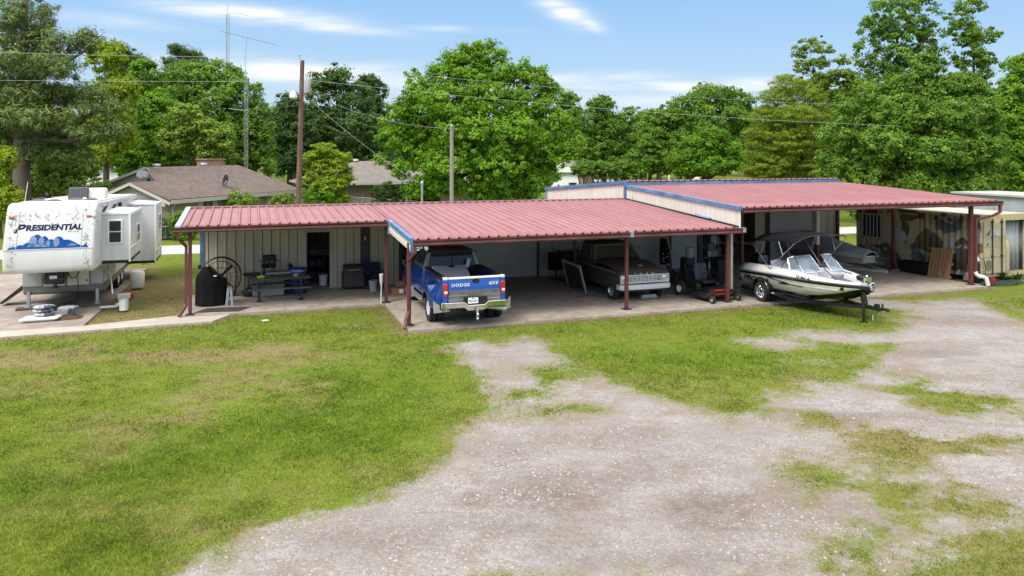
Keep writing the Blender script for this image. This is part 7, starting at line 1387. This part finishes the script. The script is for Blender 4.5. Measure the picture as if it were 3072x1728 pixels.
tree('pine_tree', 'distant dark pine top left of the round green trees', 372, 92, S((300,125,28,14,0),(325,150,30,20,1),(285,170,26,18,0),(330,190,30,22,0),(300,240,40,50,0)), 6000, .4, .8, 11, 'dark', .35, bk=bark_pine, needle=True, shell=.35)
tree('pine_tree', 'distant dark pine poking above the round green trees', 545, 92, S((450,125,28,12,0),(475,140,30,16,1),(430,155,22,14,0),(480,170,40,25,0),(450,210,50,50,0)), 6000, .4, .8, 12, 'dark', .35, bk=bark_pine, needle=True, shell=.35)
tree('oak_tree', 'broad dark green tree right behind the brown house chimney', 590, 76, S((480,200,75,42,0),(545,190,60,40,1),(430,240,60,50,-1),(600,240,55,45,0),(520,270,90,50,-2),(640,300,45,45,0),(580,330,80,50,-1),(480,350,80,50,0),(650,370,40,50,0),(560,400,100,40,0),(450,400,70,40,1),(640,420,50,30,0)), 34000, .34, .8, 13, 'oak', .6, lightb=.03)
tree('oak_tree', 'rounded mid green tree between the pine and the brown house', 440, 70, S((370,190,40,40,0),(345,240,40,45,0),(400,280,55,50,-1),(345,320,45,45,1),(420,330,60,50,-1),(370,390,60,40,0),(310,400,50,40,0),(440,400,60,40,0)), 20000, .32, .72, 14, 'bright', .45, lightb=-.18)
tree('sapling', 'light green young tree standing in front of the dark trees behind the brown house', 560, 62, S((460,300,42,40,0),(520,330,40,36,0),(440,350,40,34,0),(500,380,48,34,1),(555,350,28,30,0)), 8000, .30, .6, 15, 'olive', .16)
tree('shade_tree', 'dark leafy tree behind the utility pole', 870, 88, S((730,270,36,34,0),(710,330,45,50,0),(760,330,55,50,0),(700,400,45,45,0),(770,400,60,45,0),(690,290,20,20,0)), 14000, .36, .8, 16, 'dark', .4)
tree('oak_tree', 'dark green tree rising right of the utility pole', 1010, 92, S((810,205,36,26,0),(850,195,38,28,0),(830,250,58,48,0),(890,250,50,45,1),(800,320,50,50,0),(870,330,70,55,-1),(930,330,50,50,0),(850,410,80,45,0),(940,400,50,50,0)), 20000, .38, .85, 17, 'dark', .5, lightb=.12)
tree('oak_tree', 'dark ragged tree left of the bright central tree', 1120, 96, S((925,210,26,22,0),(950,230,24,26,0),(920,260,34,30,1),(950,290,34,40,0),(960,370,40,60,0)), 9000, .38, .8, 18, 'dark', .4)
tree('lime_tree', 'small airy yellow green tree beside the utility pole and the brick house', 985, 56, S((820,378,30,18,0),(790,400,30,18,0),(850,400,30,18,0),(805,430,38,20,0),(855,432,32,18,0),(780,455,25,16,0),(830,465,42,22,-.5),(870,455,20,14,0),(800,490,36,18,0),(850,500,36,16,0)), 13000, .20, .42, 19, 'yellow', .14, flat=.42, lightb=-.12)
# the bright central tree
tree('pecan_tree', 'large bright green spreading tree in the middle behind the workshop', 1440, 58, S((1150,150,34,34,0),(1205,140,32,26,0),(1110,195,45,36,0),(1180,200,60,45,0),(1250,180,44,34,0),(1300,190,40,30,1),(1345,195,34,26,0),(1060,240,52,38,0),(1130,270,70,50,-2),(1230,260,75,50,-1),(1330,260,60,45,0),(1010,290,46,36,0),(1080,320,70,45,1),(1180,340,80,50,-2.5),(1290,340,80,50,-2),(1390,320,48,45,0),(1000,345,46,32,0),(1050,390,60,38,0),(1140,410,80,42,-2),(1250,415,80,42,-2),(1360,390,64,45,0),(1420,380,30,26,0),(1020,420,40,26,0),(1110,460,60,32,-1),(1220,470,80,30,-1),(1330,455,60,36,0),(1370,440,40,30,0),(1035,190,26,22,1,.35),(1380,230,26,26,1,.5),(1205,116,11,15,0,.8),(1237,112,9,15,0,.8),(1165,125,12,14,0,.8),(1262,135,12,15,0,.8),(1320,160,14,16,0,.8),(1368,180,12,16,0,.7),(1395,212,10,14,0,.7),(1010,255,14,16,0,.7),(965,350,14,12,0,.7),(960,400,14,14,0,.7),(1440,385,14,14,0,.8),(1450,350,12,16,0,.7),(1060,480,44,24,0),(1290,490,60,22,0)), 64000, .27, .60, 21, 'bright', .55, shell=.45, droop=.15)
# right of centre
tree('poplar_tree', 'slender dark green tree with a rounded top right of the central tree', 1812, 120, S((1510,265,34,26,0),(1490,310,40,40,0),(1535,320,34,40,0),(1505,370,54,50,0),(1550,390,36,40,0),(1470,400,45,40,0)), 13000, .42, .9, 22, 'oak', .35, lightb=-.1)
tree('poplar_tree', 'pale green trees just right of the central tree crown', 1690, 128, S((1410,245,36,24,0),(1440,265,28,26,0),(1420,300,44,40,0),(1440,360,40,50,0),(1430,420,44,30,0)), 10000, .42, .9, 23, 'oak', .35, lightb=.08)
tree('oak_tree', 'broad feathery green oak with a forked dark trunk behind the upper roof ridge', 2180, 86, S((1790,240,60,30,0),(1850,260,50,30,0),(1730,270,50,32,0),(1790,300,90,40,-1),(1870,310,40,45,0),(1700,320,55,40,0),(1650,300,40,28,1),(1630,350,50,40,0),(1750,360,90,42,-2),(1840,380,60,40,0),(1680,395,60,34,0),(1780,410,80,28,-1),(1620,400,44,32,0),(1720,425,60,20,0)), 36000, .34, .8, 24, 'oak', .55, tpx=2118, droop=.35, lightb=.02)
tree('oak_tree', 'small bright topped oak in front of the broad feathery one', 2110, 78, S((1790,340,40,24,0),(1760,370,50,28,0),(1820,375,45,26,0),(1720,400,40,24,0),(1850,405,40,26,0),(1780,415,60,24,-1)), 12000, .30, .62, 25, 'bright', .38, droop=.3, lightb=-.22)
tree('elm_tree', 'mid green tree behind the row of small multi stemmed trees', 1950, 122, S((1590,290,34,24,0),(1610,330,40,36,0),(1580,370,44,40,0),(1620,400,44,34,0),(1560,420,40,30,0)), 9000, .42, .9, 26, 'oak', .35)
cm_px = (1748,1790,1820,1856,1888,1920)
for i, px in enumerate(cm_px):
    lab = ('first', 'second', 'third', 'fourth', 'fifth', 'sixth')[i]+' small multi stemmed tree from the white house in the row'
    D3 = 96; X = XD(px, D3); t_ = empty('crape_myrtle', lab, 'tree', (X, D3, 0), 0, 'row of small multi stemmed trees'); rr = random.Random(i)
    mb = MB()
    for k in range(5): a = k*1.26+i; mb.tube([(0,0,0),(.3*math.cos(a),.3*math.sin(a),1.0),(.8*math.cos(a),.8*math.sin(a),2.4)], [.09,.07,.04], 5)
    mb.build('trunk', bark, t_)
    me = crown_mesh('crown', [(0,0,3.0,1.3,1.2,.9),(.5,.2,3.5,.9,.9,.7),(-.6,0,3.3,.9,.9,.7)], 2400, .3, .5, 40+i, LM['oak'], lightb=-.08); o = bpy.data.objects.new('crown', me); COL.objects.link(o); o.parent = t_
tree('cypress_tree', 'feathery yellow green cypress with drooping layered branches', 2370, 66, S((1985,215,44,26,0),(1950,250,44,30,0),(2030,250,50,32,0),(1925,295,44,30,0),(1990,300,70,36,-1),(2065,300,44,36,0),(1910,345,44,32,0),(1970,360,70,38,-1),(2050,370,60,40,0),(1905,395,36,28,0),(1960,415,70,34,0),(2040,425,70,34,0),(1890,430,24,16,0),(1920,440,40,18,0)), 40000, .22, .62, 27, 'cypress', .38, needle=True, flat=.38, shell=.4, tpx=2385)
tree('sweetgum_tree', 'thin topped sparse tree rising behind the yellow green cypress', 2440, 78, S((2040,110,32,18,0,.5),(2010,130,24,18,0,.5),(2085,125,30,18,1,.5),(2120,160,24,22,0,.5),(2010,170,26,22,0,.6),(2060,165,34,24,0,.5),(2110,200,34,26,0,.8),(2050,210,44,26,0,.9),(2150,215,30,24,0)), 6500, .30, .55, 28, 'olive', .25, lightb=-.25, shell=.3)
tree('tall_oak', 'tall open crowned tree reaching the top edge on the right', 2690, 84, S((2240,20,55,40,0,.7),(2310,15,60,40,1,.7),(2200,70,44,36,0,.6),(2270,80,70,44,0,.7),(2340,75,50,40,-1,.6),(2180,130,40,32,0,.6),(2250,150,70,40,0,.8),(2330,140,55,40,0,.7),(2160,180,36,26,0,.6),(2230,200,60,34,0),(2310,210,60,36,0)), 12500, .36, .66, 29, 'oak', .5, shell=.3, lightb=-.05)
tree('tall_oak', 'second tall open tree right of the tallest one with sky between', 2920, 84, S((2440,30,36,36,0,.6),(2420,80,34,32,0,.6),(2470,90,36,34,0,.6),(2450,140,44,34,0,.6),(2490,165,28,28,0,.6),(2410,170,30,28,0,.7),(2450,210,44,30,0)), 5600, .36, .62, 30, 'oak', .4, shell=.35)
tree('sweetgum_tree', 'massive dense dark green tree behind the upper roof on the right', 2700, 56, S((2330,165,36,34,0),(2280,215,50,36,0),(2350,230,60,40,0),(2200,240,50,36,0),(2420,220,44,38,0),(2150,290,50,36,0),(2240,290,70,44,-2),(2330,300,80,46,-2),(2430,290,60,46,-1),(2480,270,34,40,0),(2110,340,50,40,0),(2190,360,70,44,-2),(2300,380,80,46,-3),(2410,380,70,46,-2),(2480,350,40,48,0),(2100,410,44,36,0),(2180,440,60,38,-1),(2280,450,80,40,-2),(2390,460,70,40,-2),(2470,440,48,44,0),(2130,470,40,24,0),(2460,500,60,22,0)), 62000, .26, .62, 31, 'oak', .6, droop=.3, lightb=.02)
tree('maple_tree', 'bright green tree cut by the right edge', 3080, 58, S((2580,170,46,36,0),(2560,230,50,40,0),(2530,290,44,40,0),(2590,300,60,50,0),(2520,360,40,44,0),(2580,380,60,50,0),(2510,420,44,40,0),(2570,450,60,44,0),(2550,500,50,24,0)), 22000, .27, .6, 32, 'bright', .4, droop=.2)
# shrubs near the houses and along the street
def shrub(label, px, py, D, rx, rz_, n, lm, seed, leaf=.14, cl=.28):
    X = XD(px, D); z = ZD(py, D); t_ = empty('shrub', label, 'shrub', (X, D, 0), 0); mb = MB()
    for k in range(5): a = k*1.25; mb.tube([(0,0,0),(.25*rx*math.cos(a),.25*rx*math.sin(a),z*.5),(.6*rx*math.cos(a),.6*rx*math.sin(a),z)], [.04,.03,.015], 5)
    mb.build('stem', bark, t_); me = crown_mesh('crown', [(0,0,z,rx,rx*.8,rz_),(-rx*.5,0,z-rz_*.4,rx*.7,rx*.6,rz_*.8),(rx*.5,.1,z-rz_*.3,rx*.7,rx*.6,rz_*.8),(0,0,max(.3,z-rz_),rx*.9,rx*.8,rz_*.6)], n, leaf, cl, seed, LM[lm]); o = bpy.data.objects.new('crown', me); COL.objects.link(o); o.parent = t_
shrub('dark green shrub at the corner of the brown house beside the fence', 552, 665, 45.3, .75, .7, 5000, 'oak', 51)
shrub('low dark shrub by the chain link fence left of the porch', 505, 680, 45.6, .9, .55, 2600, 'dark', 52)
shrub('yellow green shrub under the brown house windows', 725, 598, 51.5, .9, .6, 2600, 'olive', 53)
shrub('small light green shrub beside the brown house end window', 845, 602, 55, .7, .5, 1800, 'olive', 54)
shrub('bright green shrub left of the utility pole foot', 960, 575, 55, 1.3, .7, 3200, 'bright', 55)
shrub('clipped rounded dark hedge against the brick house', 1168, 572, 59, 1.3, .7, 5200, 'dark', 56, .12, .2)
shrub('low leafy shrub under the right end of the central tree', 1560, 585, 66, 2.2, .7, 3000, 'oak', 57)
shrub('yellow green bush behind the camper roof', 270, 565, 52, 1.6, .8, 3200, 'olive', 58)
# hanging leafy twig near the right post and leafy branch at the container roof are parts of nearby young trees
tree('young_tree', 'leafy low branch beyond the street left of the container', 2590, 47, S((2165,540,20,10,0),(2150,528,18,8,0),(2175,555,10,8,0)), 1200, .2, .3, 60, 'oak', .08)
# the wood beyond: individual trees along the horizon
protos = []
for i, (lm, sd_) in enumerate((('oak', 70), ('dark', 71), ('bright', 72), ('dark', 73))):
    rr = random.Random(sd_); bl = [(0,0,8.5,3.2,3.2,3.4)]+[(rr.uniform(-2.6,2.6), rr.uniform(-2.,2.), rr.uniform(3.,12.), rr.uniform(1.5,2.5), rr.uniform(1.5,2.3), rr.uniform(1.3,2.2)) for k in range(12)]
    me = crown_mesh('crown', bl, 9000, .46, .85, sd_, LM[lm], lightb=-.12 if i == 2 else 0.); tm = trunk_mesh(11, .3, bl[1:6], sd_)
    protos.append((me, tm))
k = 0
def wood(px, D, sc, pi, group, label, flat=1.):
    global k
    me, tm = protos[pi]; t_ = empty('woodland_tree', label, 'tree', (XD(px, D), D, 0), k*1.7, group)
    if tm.__class__ is MB: ob_ = tm.build('trunk', bark, t_, smooth=60); protos[pi] = (me, ob_.data)
    else: ob_ = bpy.data.objects.new('trunk', tm); COL.objects.link(ob_); ob_.parent = t_
    o = bpy.data.objects.new('crown', me); COL.objects.link(o); o.parent = t_; t_.scale = (sc*flat, sc*flat, sc); k += 1
rr = random.Random(99)
for px in range(-250, 3400, 62):
    c_ = rr.random(); D = rr.uniform(135, 190); sc = rr.uniform(.85, 1.2)*(1.0 if px > 1500 else .95)
    wood(px+rr.uniform(-25,25), D, sc, (0,1,1,3)[rr.randrange(4)], 'trees of the distant wood', 'distant dark green tree in the wood along the horizon', 1.25)
for px, D, sc, pi in ((1980,118,.82,0),(1330,112,.8,0),(700,105,.75,1),(430,100,.8,1),(200,100,.9,1),(60,95,1.,0),(2350,96,.95,1),(2560,90,1.0,0),(2900,80,.95,0),(3050,76,1.0,1),(-60,85,1.1,1),(880,110,.85,0),(1130,115,.9,1)):
    wood(px, D, sc, pi, 'filler trees between the wood and the gardens', 'dark green tree standing between the gardens and the wood', 1.3)
print('leaves', LEAF_TOTAL)
